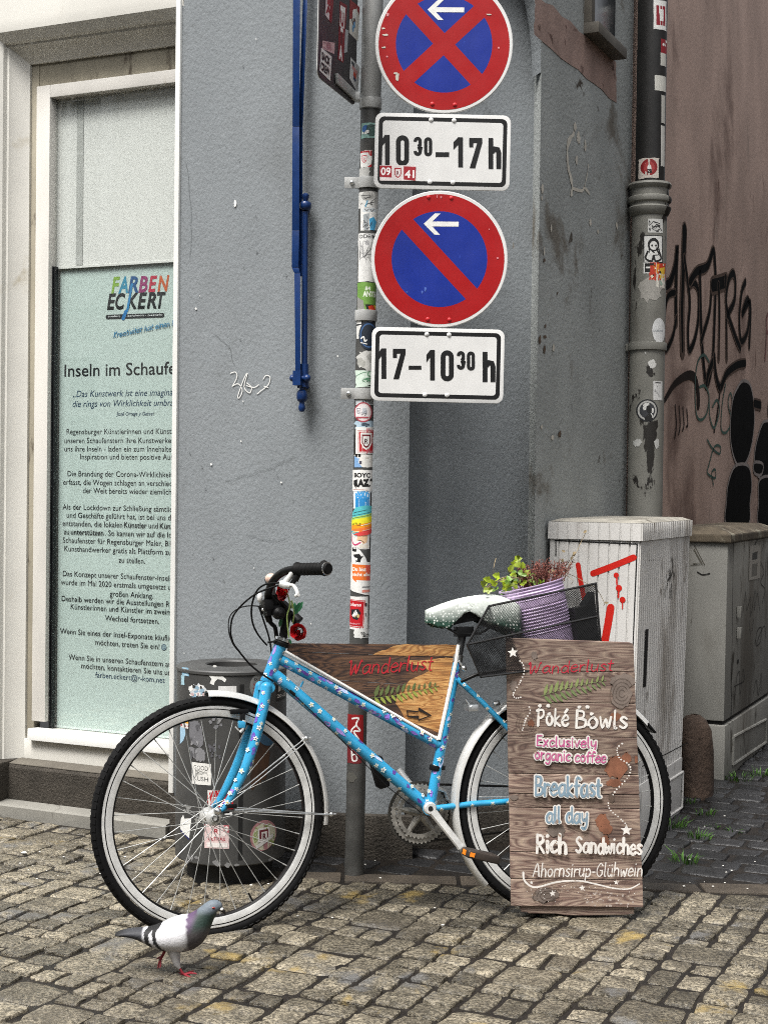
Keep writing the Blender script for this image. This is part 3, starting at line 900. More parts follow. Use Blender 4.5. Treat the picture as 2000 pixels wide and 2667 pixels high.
for x, y, t_ in ((174.5, 1131, 'Regensburger Künstlerinnen und Künstler'), (169, 1154, 'unseren Schaufenstern ihre Kunstwerke aus'), (169, 1175.5, 'uns ihre Inseln - laden ein zum Innehalten,'), (210, 1196, 'Inspiration und bieten positive Ausblicke'),
                 (177, 1240, 'Die Brandung der Corona-Wirklichkeit hat'), (166, 1262, 'erfasst, die Wogen schlagen an verschiedenen'), (217, 1284, 'der Welt bereits wieder ziemlich hoch'),
                 (164.5, 1326.6, 'Als der Lockdown zur Schließung sämtlicher'), (175, 1348, 'und Geschäfte geführt hat, ist bei uns der'), (165, 1413, 'Schaufenster für Regensburger Maler, Bildhauer'), (169, 1435, 'Kunsthandwerker gratis als Plattform zur'), (310, 1465, 'zu stellen.'),
                 (165, 1500, 'Das Konzept unserer Schaufenster-Inseln'), (160, 1522, 'wurde im Mai 2020 erstmals umgesetzt und'), (287, 1552.6, 'großen Anklang.'), (162, 1565, 'Deshalb werden wir die Ausstellungen Reg'),
                 (185.5, 1586, 'Künstlerinnen und Künstler im zweimona'), (275, 1616, 'Wechsel fortsetzen.'), (158, 1649.5, 'Wenn Sie eines der Insel-Exponate käuflich'), (250, 1679, 'möchten, treten Sie ein!'),
                 (180, 1717, 'Wenn Sie in unseren Schaufenstern au'), (213, 1740, 'möchten, kontaktieren Sie uns unter')):
    tl(x, y, t_, 1.0, m_txt, 0.0)
tmix(164.5, 1369, (('entstanden, die lokalen', 0), ('Künstler', 1), ('und', 0), ('Künst', 1)))
tmix(167.5, 1391, (('zu', 0), ('unterstützen', 1), ('. So kamen wir auf die Idee', 0)))
tl(249.5, 1764, 'farben.eckert@r-kom.net', 1.0, m_txtb, 0.004, 0, ikb)
q = PF.hit(428, 1686); r_ = 0.012
ikb.ell(q[0], q[1], r_, r_, m_txtb); ikb.ell(q[0], q[1], r_ * .78, r_ * .78, ink('9fb6bd'))
ikb.ell(q[0] - r_ * .35, q[1] + r_ * .25, r_ * .12, r_ * .12, m_txtb); ikb.ell(q[0] + r_ * .35, q[1] + r_ * .25, r_ * .12, r_ * .12, m_txtb)
ikb.line([(q[0] - r_ * .4, q[1] - r_ * .2), (q[0], q[1] - r_ * .48), (q[0] + r_ * .4, q[1] - r_ * .2)], r_ * .14, m_txtb)
fnp = lambda a, b, h: PF.at(a, b, h)
ik.build('lettering', fnp, po)
ikb.build('blue_lettering', fnp, po)
lg = Ink()
c3 = cv(0, 650, 2.074)
def lgt(ch, x0, x1, yb, yt, col):
    a, b = PF.hit(*c3(x0, yb)); a1 = PF.hit(*c3(x1, yb))[0]; b1 = PF.hit(*c3(x0, yt))[1]
    lg.text(ch, a, b, (b1 - b) / 0.7, col, 0.03, 0.22, width=a1 - a)
for ch, x0, x1, col in (('F', 603, 650, '8fb84c'), ('A', 640, 694, '3d96b8'), ('R', 694, 750, '2a5a8f'), ('B', 750, 800, '9c3f74'), ('E', 803, 850, 'c2344e'), ('N', 853, 916, 'd1673c')):
    lgt(ch, x0, x1, 236 - (x0 - 603) * .045, 150 - (x0 - 603) * .03, col)
for ch, x0, x1 in (('E', 580, 628), ('C', 625, 678), ('K', 688, 748), ('E', 745, 795), ('R', 795, 848), ('T', 848, 897)):
    lgt(ch, x0, x1, 323 - (x0 - 580) * .03, 240 - (x0 - 580) * .03, '202326')
P3 = lambda x, y: PF.hit(*c3(x, y))
lg.line([P3(715, 190), (P3(690, 330))], 0.010, '3a8cc4', round_=True)
lg.line([P3(583, 364), P3(880, 354)], 0.0165, '24282b')
lg.line([P3(683, 335), P3(668, 372)], 0.0145, '2f7fc0')
for t_, x0, x1 in (('malen', 588, 650), ('zeichnen', 690, 780), ('basteln', 800, 880)):
    a, b = P3(x0, 366 - (x0 - 588) * .03); lg.text(t_, a, b, 0.0105, 'e8ecec', 0.01, 0.15, width=P3(x1, 360)[0] - a)
lg.ell(*P3(790, 357), .0012, .0012, 'e8ecec', 8)
def hand_on(ik_, P, txt, p0, p1, xh, w, col, **kw):
    a, b = P.hit(*p0), P.hit(*p1)
    hand(ik_, txt, a[0], a[1], b[0], b[1], xh, w, col, up=1, **kw)
hand_on(lg, PF, 'Kreativität hat einen Namen', (297, 880), (497, 838), 0.0125, 0.0036, '3b86b0', slant=0.35, jit=0.02)
lg.build('logo', fnp, po)
# ------------------------------------------------------------------ building across the street, seen in the window's reflection
ob_ = thing('opposite_building', 'pale plastered town house across the street mirrored in the shop window', 'building', tuple(A0 - AL * 9.4))
m_opp = M('pale_facade', '#d8d5cc', 0.8, var=0.05, vs=0.6)
m_opw = M('facade_glass', '#38434a', 0.2, var=0.3, vs=0.4)
mb = MB()
fbox(mb, -26, 8, -0.05, 8.5, -10.5, -9.5)
for z in (3.3, 6.3): fbox(mb, -26.1, 8.1, z, z + .18, -9.499, -9.38)
mb.build('wall', m_opp, ob_, smooth=0)
for z0, hh in ((0.8, 2.0), (3.9, 1.9), (6.75, 1.4)):
    x = -24.5
    while x < 6:
        f_ = MB()
        for a in (0, 1): fbox(f_, x - .08 + a * 1.1, x + .0 + a * 1.18, z0, z0 + hh, -9.498, -9.42)
        fbox(f_, x, x + 1.1, z0 + hh - .08, z0 + hh, -9.498, -9.42); fbox(f_, x, x + 1.1, z0 + hh * .62, z0 + hh * .62 + .06, -9.49, -9.43)
        fbox(f_, x + .52, x + .58, z0 + .0, z0 + hh - .081, -9.4895, -9.435); fbox(f_, x - .15, x + 1.25, z0 - .1, z0 - .001, -9.498, -9.36)
        w_ = f_.build('window', m_white, ob_, smooth=0)
        p_ = MB(); fbox(p_, x, x + 1.1, z0, z0 + hh - .081, -9.499, -9.475); p_.build('pane', m_opw, w_, smooth=0)
        x += 2.3

# unseen house added on the other side of the alley to keep it in shade
ah = thing('alley_shade_building', 'unseen brown plastered house added right of the narrow alley to shade it', 'building', tuple(D0 + FB * 3.9 + AL * 3))
mb = MB(); q0_ = D0 + FB * 3.9 - AL * 0.1
prism_plan(mb, [q0_, q0_ + FB * 6, q0_ + FB * 6 + AL * 12, q0_ + AL * 12], -.05, 4.7)
mb.build('wall', M('alley_render', '#6b5f56', .9, var=.12, vs=1.5, bump=.4, bs=50, bd=.006), ah, smooth=0)
mb = MB(); prism_plan(mb, [q0_ - FB * .35 - AL * .35, q0_ + FB * 6.3 - AL * .35, q0_ + FB * 6.3 + AL * 12.3, q0_ - FB * .35 + AL * 12.3], 4.701, 4.9)
mb.build('roof', M('roof_edge', '#4a3f38', .8, var=.2), ah, smooth=0)

# ------------------------------------------------------------------ metals and paints
m_zinc = M('galvanised_steel', '#b3b4b2', 0.42, metal=0.3, var=0.25, vs=12, bump=0.08, bs=60)
m_post = M('post_steel', '#4d4d4b', 0.5, metal=0.15, var=0.25, vs=14, bump=0.1, bs=70, patch=[('#4a4743', 10, 0.55, 0.68)])
m_steel = M('bright_steel', '#c9cbca', 0.28, metal=0.9, var=0.12, vs=20)
m_chrome = M('chrome', '#d4d6d6', 0.16, metal=1.0, var=0.05)
m_alu = M('brushed_aluminium', '#d6d6d3', 0.35, metal=0.3, var=0.12, vs=30)
m_rubber = M('black_rubber', '#0b0b0b', 0.7, var=0.25, vs=30, bump=0.15, bs=200, bd=0.001, spec=0.2)
m_blackp = M('black_plastic', '#0a0a0b', 0.45, var=0.25, vs=30, spec=0.25)
m_white_s = M('sign_white', '#d8d8d6', 0.5, var=0.05, vs=9, bump=0.1, bs=420, bd=0.0006, patch=[('#bdbdb8', 11, 0.66, 0.76)])
m_signred = M('sign_red', '#a00408', 0.42, var=0.06, vs=7)
m_signblue = M('sign_blue', '#0d2a8a', 0.42, var=0.07, vs=7, patch=[('#2a49a8', 24, 0.68, 0.75)])
m_signblack = M('sign_black', '#0c0c0d', 0.45, var=0.1)
m_signback = M('sign_back_black', '#343033', 0.5, var=0.18, vs=8, bump=0.05)

# ------------------------------------------------------------------ sign post
PY = 4.84
def pole_c(y): return 971 - y * 0.0215
pb = W(pole_c(2290), 2290, PY)
base_p = V((pb.x, PY, 0))
top_p = W(pole_c(-500), -500, PY)
bot_p = base_p
PAX = (top_p - bot_p).normalized()
PR = 0.0314
post = thing('sign_post', 'tall grey steel sign post covered in peeling stickers beside the grey wall', 'sign post', tuple(base_p))
mb = MB(); mb.tube([bot_p - UZ * .05, bot_p + PAX * 1.4, bot_p + PAX * 2.9], PR, 32)
mb.build('pole', m_post, post)
mb = MB(); mb.tube([bot_p + PAX * 2.50, bot_p + PAX * 3.2], PR + .0022, 32); mb.build('pole_extension', M('weathered_zinc', '#9c9d9b', .5, metal=.2, var=.22, vs=9, patch=[('#6c6d6a', 5, .55, .7)], stretch=(1, 1, .3)), post)
PU = V((1, 0, 0)); PU = (PU - PAX * PU.dot(PAX)).normalized(); PN = PU.cross(PAX).normalized()
if PN.y > 0: PN = -PN
def post_uv(x, y):
    """Picture pixel on the post's visible side -> (arc length, height)."""
    q = W(x, y, PY - PR)
    h = (q - bot_p).dot(PAX)
    a = max(-0.99, min(0.99, (q - (bot_p + PAX * h)).dot(PU) / PR))
    return PR * math.asin(a), h
def post_at(u, v, h):
    a = u / PR
    return bot_p + PAX * v + (PU * math.sin(a) + PN * math.cos(a)) * (PR + h)
PCUTS = [PR * q * 0.16 for q in range(-14, 15)]
class Stk:
    """A sticker drawn in picture pixels: box x0..x1, y0..y1; own coordinates 0..1 from top left."""
    def __init__(s, to2, box, col='e4e4e0', edge=0.0, shape='rect', lift=0.0):
        s.ik = Ink(eps=0.00006); s.to2 = to2; s.b = box; s.lift = lift
        if shape == 'rect':
            pts = [(0, 0), (1, 0), (1, 1), (0, 1)]
            if edge: pts = jag(pts, edge, 6)
        elif shape == 'oval': pts = [(.5 + .5 * math.cos(R(a)), .5 + .5 * math.sin(R(a))) for a in range(0, 360, 15)]
        elif shape == 'tear': pts = [(.5 + .5 * (1 + rnd(-.35, .1)) * math.cos(R(a)), .5 + .5 * (1 + rnd(-.35, .1)) * math.sin(R(a))) for a in range(0, 360, 14)]
        else: pts = shape
        if col: s.poly(pts, col)
    def p(s, a, b):
        x0, y0, x1, y1 = s.b
        return s.to2(x0 + (x1 - x0) * a, y0 + (y1 - y0) * b)
    def poly(s, pts, col): s.ik.poly([s.p(*q) for q in pts], col); return s
    def rect(s, a0, b0, a1, b1, col): return s.poly([(a0, b0), (a1, b0), (a1, b1), (a0, b1)], col)
    def oval(s, cx, cy, rx, ry, col): return s.poly([(cx + rx * math.cos(R(a)), cy + ry * math.sin(R(a))) for a in range(0, 360, 18)], col)
    def line(s, pts, w, col, **k): s.ik.line([s.p(*q) for q in pts], w, col, **k); return s
    def text(s, t, a, b, hgt, col, width=None, bold=0.02, shear=0.0):
        q = s.p(a, b); q2 = s.p(a, b - hgt)
        size_ = math.dist(q, q2) / 0.7
        wd_ = math.dist(q, s.p(a + width, b)) if width else None
        s.ik.text(t, q[0], q[1], size_, col, bold, shear, width=wd_); return s
    def scrib(s, n, col, w=0.0012, a=(0.1, .9), b=(.1, .9)):
        for _ in range(n):
            x, y = rnd(*a), rnd(*b)
            s.line([(x, y)] + [(min(a[1], max(a[0], x + rnd(-.3, .3))), min(b[1], max(b[0], y + rnd(-.2, .2)))) for _ in range(3)], w, col, k=3)
        return s
    def blobs(s, n, col, r=.1, a=(0.1, .9), b=(.1, .9)):
        for _ in range(n):
            x, y = rnd(*a), rnd(*b); rr = r * rnd(.5, 1.2)
            s.poly([(min(1, max(0, x + rr * (1 + rnd(-.4, .4)) * math.cos(R(q)))), min(1, max(0, y + rr * (1 + rnd(-.4, .4)) * math.sin(R(q))))) for q in range(0, 360, 40)], col)
        return s
    def shield(s, cx, cy, rx, ry, letter, c_field, c_line, c_in):
        f = lambda k: [(cx - rx * k, cy - ry * k), (cx + rx * k, cy - ry * k), (cx + rx * k, cy + ry * .2 * k), (cx + rx * .55 * k, cy + ry * .8 * k), (cx, cy + ry * k), (cx - rx * .55 * k, cy + ry * .8 * k), (cx - rx * k, cy + ry * .2 * k)]
        s.poly(f(1), c_field); s.poly(f(.78), c_line); s.poly(f(.58), c_field)
        s.text(letter, cx - rx * .32, cy + ry * .32, ry * .62, c_in, rx * .62); return s
    def done(s, name, at, parent, cuts=None, off=0.0006, label=None):
        o = s.ik.build(name, at, parent, off=off + s.lift, cuts=cuts)
        if label: o['label'] = label
        return o
W_, K_, RD = 'e2e2de', '141414', 'b01822'
def ps_(box, *a, **k): return Stk(post_uv, box, *a, **k)
def pd(s, label=None, off=0.0006): s.done('sticker', post_at, post, PCUTS, off, label)
s = ps_((941, 319, 985, 359), '7fa39a', .03); s.oval(.25, .4, .2, .25, '2f5c95').oval(.6, .5, .3, .4, '3a544e').scrib(4, K_).blobs(3, W_, .1, (.1, .4), (.4, .9)); pd(s, 'green and blue sticker')
s = ps_((939, 392, 968, 435), W_, .04); s.poly([(0, 0), (1, 0), (1, .35), (.8, .3), (.7, .12), (0, .1)], RD).poly([(.6, 1), (1, .8), (1, 1)], RD); s.shield(.35, .5, .28, .3, 'R', W_, 'c4525c', 'c4525c'); pd(s, 'white and red sticker')
s = ps_((933, 436, 962, 458), 'b9b9b5', .08); pd(s)
s = ps_((934, 498, 985, 540), 'd8d8d4', .04); s.oval(.45, .3, .3, .3, 'a9a9a5').scrib(6, '4a4a4a', .0014).line([(.45, .6), (.35, .95)], .004, '5a9ab8'); pd(s)
s = ps_((939, 541, 984, 599), W_, .02); s.rect(.1, .02, .9, .18, 'c6cdd0').text('VV', .2, .16, .12, '777777', .6).poly([(.15, .3), (.5, .25), (.45, 1), (.2, 1)], '9aa0a2').poly([(.5, .5), (.75, .4), (.9, .6), (.8, 1), (.55, 1)], '4aa3cf').scrib(5, '333333', .0013, (.1, .9), (.25, .95)); pd(s, 'white sticker with a pale blue drawing')
s = ps_((933, 607, 985, 733), 'dcdcd9', .012); s.text('ODEIMLI', .06, .10, .075, '3a3a3a', .9).oval(.45, .2, .12, .05, 'aaaaaa').scrib(10, '9a9a9a', .0012, (.1, .85), (.15, .6)).blobs(5, 'b5b5b2', .1, (.15, .8), (.25, .45)).scrib(3, '555555', .001, (.1, .7), (.2, .5)); pd(s, 'long white sticker with a faint pencil sketch')
s = ps_((931, 735, 986, 815), '6f9a46', .015); s.text('ANTEN', .26, .46, .17, 'e8efe0', .62, .04).text('84', .36, .26, .12, 'e8efe0', .25, .03).poly([(.0, .45), (.28, .6), (.36, 1), (0, 1)], '8c8c88').poly([(.36, .72), (1, .72), (1, 1), (.5, 1)], '1b1b18').poly([(.5, .78), (.7, .74), (.85, .85), (.7, .98), (.55, .9)], 'c73a1c').poly([(.74, .74), (.95, .72), (.92, .83), (.8, .84)], 'e7c42c'); pd(s, 'green sticker with white lettering')
s = ps_((929, 817, 984, 846), '23262b', .03); s.rect(.0, .25, .22, .9, W_).rect(.3, .1, .75, .7, '9b948c').blobs(3, '3f3a36', .15, (.3, .75), (.2, .7)); pd(s)
s = ps_((929, 846, 950, 880), 'd5d5d1', .05); pd(s)
s = ps_((935, 836, 985, 911), '1c2838', 0, 'oval'); s.oval(.5, .5, .43, .43, '3d5f8c').oval(.5, .5, .38, .38, '18222f').line([(.12, .6), (.25, .55), (.3, .7), (.4, .66)], .004, W_).line([(.1, .75), (.4, .8)], .003, W_); pd(s, 'round dark blue sticker', .0014)
s = ps_((926, 905, 985, 968), 'c9c9c4', 0, 'tear'); s.blobs(4, 'a8a8a2', .16); pd(s)
s = ps_((926, 964, 985, 1008), 'cfe0d2', .04); s.scrib(8, '5f9470', .0018, (.05, .95), (.1, .7)).oval(.65, .22, .14, .16, '6fa07c').oval(.65, .22, .09, .1, 'cfe0d2').poly([(.5, .92), (.9, .75), (.95, .98)], K_); pd(s, 'white sticker with green scribble')
s = ps_((926, 1039, 973, 1054), 'c9cfd3', .05); s.text('VISEI', .35, .8, .6, '26323a', .55); pd(s)
s = ps_((923, 1047, 969, 1100), 'a64a54', 0, 'oval'); s.oval(.5, .5, .43, .43, 'dfd0d0').poly([(.08, .3), (.6, .12), (.8, .3), (.78, .7), (.85, .85), (.1, .75)], 'e3dede'); s.shield(.25, .45, .13, .2, 'R', 'e3dede', '8f8a94', '6a6a74'); s.rect(.45, .3, .68, .55, 'b9bcc2').rect(.12, .72, .8, .8, 'a64a54').scrib(3, '7a7a84', .001, (.4, .7), (.3, .7)); pd(s, 'round faded red sticker', .0011)
s = ps_((925, 1096, 974, 1116), 'a9bfcd', .08); s.blobs(4, '3d4b58', .14, (.3, .95), (.1, .8)); pd(s)
s = ps_((922, 1130, 940, 1190), '17130f', .03); pd(s)
s = ps_((927, 1112, 978, 1182), W_, .01); s.rect(.12, .17, 1, .92, RD).line([(.1, .13), (1, .13)], .001, RD).line([(.1, .96), (1, .96)], .001, RD); s.shield(.52, .53, .27, .32, 'R', W_, '6a1a24', '3c1a24'); s.poly([(.82, .4), (.92, .35), (1, .45), (1, .75), (.9, .8), (.84, .6)], W_).text('JFans', .5, .17, .12, 'c65a66', .5).text('JFans', .5, .95, .12, 'c65a66', .5); pd(s, 'red sticker with a white shield', .0012)
s = ps_((923, 1184, 975, 1217), 'dedcd6', .02); s.poly([(0, .1), (.25, .3), (.2, .6), (.4, 1), (0, 1)], '7fa7d2').rect(.25, .5, .37, .75, '4a4754').blobs(2, 'c9c4ba', .1, (.5, .9)); pd(s)
s = ps_((915, 1224, 971, 1279), 'e6e5e1', .012); s.text('BOYC', .14, .34, .2, K_, .72, .05).poly([(.12, .5), (.3, .44), (.28, .6), (.36, .84), (.22, .78), (.26, .92), (.12, .7)], K_).text('AZ', .3, .76, .3, K_, .5, .08).blobs(4, K_, .07, (.7, .95), (.45, .9)).line([(.1, .92), (.75, .94)], .0015, 'c8a49c'); pd(s, 'white sticker with heavy black lettering', .0011)
s = ps_((920, 1277, 967, 1325), 'dfe6ea', .01); s.rect(.12, .42, .9, 1, '2b8ac9').text('EIN', .22, .18, .16, '4aa2dc', .6, .06).text('MAU', .12, .42, .24, '3d9cdc', .78, .09).poly([(.93, .1), (1, .12), (1, 1), (.93, .9)], '1c1f22'); pd(s, 'blue and white sticker')
s = ps_((916, 1318, 971, 1394), '55b9c0', 0, [(.05, .25), (.2, .05), (.6, -.02), (1, .0), (1, .92), (.7, 1.0), (.2, 1.02), (.02, .9)])
s.poly([(.02, .42), (1, .22), (1, .4), (.02, .56)], 'a8cf6c').poly([(.02, .5), (1, .33), (1, .55), (.02, .7)], 'ece22c').poly([(.02, .68), (1, .53), (1, .76), (.02, .85)], 'f29a1e').poly([(.02, .82), (1, .66), (1, .82), (.5, .92)], 'ee7a34').poly([(.1, .97), (.45, .88), (1, .74), (1, .92), (.7, 1.0), (.3, 1.02)], 'dd4544')
s.line([(.1, .24), (.7, .13)], .0016, '2c5a5e').line([(.06, .34), (.95, .18)], .0012, '2c5a5e').line([(.06, .43), (.95, .27)], .0012, '5b6a2c').text('ATLS', .06, .66, .09, '6b5a12', .38, .02).line([(.45, .67), (.95, .56)], .002, 'f7f3d8').line([(.08, .9), (.35, .87)], .003, 'fbd9a8').line([(.5, .85), (.92, .76)], .0016, 'f6c3ae'); pd(s, 'rainbow coloured sticker', .0016)
s = ps_((915, 1388, 962, 1430), 'e4e2de', .02); s.line([(.02, .1), (.05, .5), (.2, .75), (.5, .6)], .005, 'c23a6a').poly([(.35, .2), (.75, .05), (.9, .2), (.85, .6), (.65, .7), (.5, .45), (.3, .5)], 'e3bd96').line([(.4, .45), (.6, .5), (.7, .62)], .0018, '5a3a2c').rect(.45, .72, .92, .95, 'dcd6c8'); pd(s, 'white sticker with pink and beige shapes')
s = ps_((914, 1424, 958, 1470), 'e3e3e0', 0, [(0, .05), (.4, 0), (.85, .6), (1, 1), (.05, .98)]); s.poly([(.1, .1), (.35, .15), (.3, .3), (.08, .25)], K_).poly([(.15, .45), (.5, .4), (.6, .55), (.75, .5), (.6, .7), (.55, .9), (.35, .85), (.4, .65), (.2, .6)], K_).poly([(.3, .75), (.4, .8), (.3, .9)], K_); pd(s, 'white sticker with black blotches')
s = ps_((912, 1464, 968, 1552), 'e3e2de', 0, [(.05, .02), (.9, .0), (1, .08), (1, 1), (.7, .97), (.1, .86), (.0, .8)]); s.poly([(.1, .06), (1, .1), (1, .56), (.28, .53), (.3, .6), (.12, .5)], 'e8742c').poly([(.7, .09), (1, .1), (1, .56), (.75, .55)], 'dd5a44').text('Du bist', .13, .26, .11, 'f4eadf', .6, .03).text('nicht allein', .13, .41, .1, 'f4eadf', .84, .03).rect(.55, .72, .95, .76, '8a8a8a').rect(.55, .82, 1, .9, 'd98a7a'); pd(s, 'white sticker with an orange speech bubble', .001)
s = ps_((910, 1554, 958, 1639), 'e2e1dd', .01); s.poly([(0, .08), (.86, .12), (.76, .97), (0, .93)], RD).poly([(0, .1), (.82, .14), (.73, .94), (0, .9)], W_).poly([(0, .11), (.8, .15), (.715, .925), (0, .89)], 'b8101c').text('ofans', .06, .29, .1, 'f0d8d8', .58, .03).poly([(.1, .4), (.5, .38), (.62, .5), (.45, .72), (.2, .68), (.1, .55)], '1a1a20').blobs(5, W_, .06, (.15, .5), (.42, .6)).blobs(2, 'c9b27a', .05, (.3, .5), (.5, .7)).text('aldenburg', .02, .85, .05, 'e8a8b0', .55).rect(.84, .2, .94, .3, '3a3a3a').rect(.84, .5, .9, .6, '6a6a6a'); pd(s, 'red sticker with a small crest')
s = ps_((922, 1636, 958, 1662), 'dcdcd8', .05); s.scrib(5, '2a2a2a', .0012, (.5, .95), (.1, .9)); pd(s)
s = ps_((905, 1862, 946, 1945), '8a1418', .015); s.line([(.3, .12), (.7, .1), (.55, .3), (.8, .5), (.4, .52), (.75, .8), (.3, .72), (.25, .5), (.5, .35)], .0052, W_, k=4).line([(.2, .9), (.8, .95)], .004, K_); pd(s, 'red sticker with a white tag')
s = ps_((905, 1946, 942, 1988), '74262a', .03); s.line([(.3, .2), (.35, .8), (.65, .8), (.6, .45), (.3, .5)], .005, W_, k=4).line([(.5, .1), (.95, .3)], .004, W_); pd(s)
s = ps_((900, 2010, 930, 2040), '55544f', 0, 'tear'); pd(s)

def clamp(y0, y1, x_left, tail=True):
    mb = MB()
    h0, h1 = post_uv(940, y1)[1], post_uv(940, y0)[1]
    mb.lathe([(PR + .0002, h0), (PR + .0055, h0), (PR + .0055, h1), (PR + .0002, h1)], bot_p, PAX, 28)
    if tail:
        L_ = abs(W(x_left, y0, PY).x - W(pole_c(y0), y0, PY).x)
        mb.box(bot_p + PAX * (h0 + h1) / 2 - PU * (PR + (L_ - PR) / 2) + PN * 0.006, L_ - PR + .006, 0.007, h1 - h0, (PU, PN, PAX))
    c_ = mb.build('clamp', m_zinc, post, bevel=0.0012)
    if tail:
        b_ = MB()
        b_.lathe([(0, .0175), (.005, .0165), (.0075, .014), (.0085, .0095), (.0085, .008)], bot_p + PAX * (h0 + h1) / 2 - PU * (L_ - .022), PN, 14)
        b_.build('bolt', m_steel, c_)
clamp(458, 487, 900)
clamp(1010, 1039, 891)
clamp(250, 278, 0, False)
clamp(806, 834, 0, False)

# ------------------------------------------------------------------ round signs and time plates
SY = 4.735
SROT = 0.0105
def sign_axes(px, py):
    c = W(px, py, SY)
    u = V((math.cos(SROT), 0, -math.sin(SROT))); v = V((math.sin(SROT), 0, math.cos(SROT)))
    P_ = Plane(c, u, v)          # n = u x v points to -Y, towards the street
    if P_.n.y > 0: P_.n = -P_.n
    return P_, SY / FOC
def round_sign(name, label, px, py, rx, kind, rivets, wear):
    P_, k = sign_axes(px, py)
    r = rx * k
    t = thing(name, label, 'traffic sign', tuple(P_.o))
    mb = MB(); mb.lathe([(0, -.004), (r - .002, -.004), (r, -.002), (r, .006), (r - .002, .0075), (0, .0075)], P_.o, -P_.n * -1, 72)
    mb.build('plate', m_white_s, t)
    ik = Ink()
    ik.ell(0, 0, r * .95, r * .95, m_signred, 72)
    rb = r * .70
    ik.ell(0, 0, rb, rb, m_signblue, 64)
    bw = r * .225
    for a in ((-45, 45) if kind else (-45,)):
        d = V((math.cos(R(a - 1)), math.sin(R(a - 1)))); q = V((-d.y, d.x)) * bw / 2; e = d * rb * 1.01
        ik.poly([-e - q, e - q, e + q, -e + q], m_signred)
    ik.build('face', lambda a, b, h: P_.at(a, b, .0075 + h), t, off=.0004)
    return t, P_, k, r
def arrow(t, P_, k, x0, x1, yc, hh, th):
    ik = Ink()
    a0, b0 = P_.hit(x0, yc); a1, b1 = P_.hit(x1, yc + 1)
    w = th * k
    ik.poly([(a0 + w * .9, b0 - w / 2), (a1, b1 - w / 2), (a1, b1 + w / 2), (a0 + w * .9, b0 + w / 2)], W_)
    for sg in (1, -1):
        ik.poly([(a0, b0), (a0 + hh * k * .52, b0 + sg * hh * k * .5), (a0 + hh * k * .52 + w * 1.15, b0 + sg * hh * k * .5), (a0 + w * 1.25, b0)], W_)
    ik.build('arrow', lambda a, b, h: P_.at(a, b, .0075 + h), t, off=.0009)
def rivets(t, P_, pts, col, r=5.5):
    for (x, y) in pts:
        mb = MB(); a, b = P_.hit(x, y)
        mb.lathe([(0, .0118), (r * SY / FOC * .6, .0112), (r * SY / FOC, .0092), (r * SY / FOC, .0075)], P_.at(a, b, 0), P_.n, 12)
        mb.build('rivet', col, t)
t1, P1, k, r1 = round_sign('no_stopping_sign', 'round red and blue no stopping sign with a red cross', 1156, 117, 178, 1, 0, 0)
arrow(t1, P1, k, 1113, 1208, 27, 52, 12.5)
c2 = cv(900, 0, 1.508)
rivets(t1, P1, [c2(340, 411), c2(428, 414)], ink('c01820'))
ik = Ink()
for (x, y, a, b) in ((165, 60, .004, .006), (148, 115, .006, .003), (150, 190, .008, .003), (163, 225, .003, .003), (203, 305, .005, .016), (195, 290, .006, .004), (155, 140, .009, .003), (600, 190, .003, .003), (560, 60, .008, .002)):
    q = P1.hit(*c2(x, y)); ik.blob(q[0], q[1], a, b, m_scar if a > .0045 else ink('d4888c'), .4, 10)
ik.build('scratches', lambda a, b, h: P1.at(a, b, .0075 + h), t1, off=.0012)
t2, P2, k, r2 = round_sign('no_parking_sign', 'round red and blue no parking sign with one red diagonal bar', 1144, 676, 177, 0, 0, 0)
c4_ = cv(700, 500, 2.37)
arrow(t2, P2, k, 1103, 1194, 584, 55, 12.5)
rivets(t2, P2, [c4_(x, y) for x, y in ((985, 35), (1125, 40), (980, 787), (1113, 790))], ink('c01820'))
ik = Ink()
for (x, y, a, b) in ((1410, 410, .004, .004), (1358, 233, .002, .002), (852, 620, .004, .002), (965, 600, .004, .007), (945, 620, .003, .004), (1062, 35, .003, .004), (1038, 30, .002, .006)):
    q = P2.hit(*c4_(x, y)); ik.blob(q[0], q[1], a, b, ink('c9787c') if y < 500 else ink('4a68ba'), .4, 8)
ik.build('scratches', lambda a, b, h: P2.at(a, b, .0075 + h), t2, off=.0012)

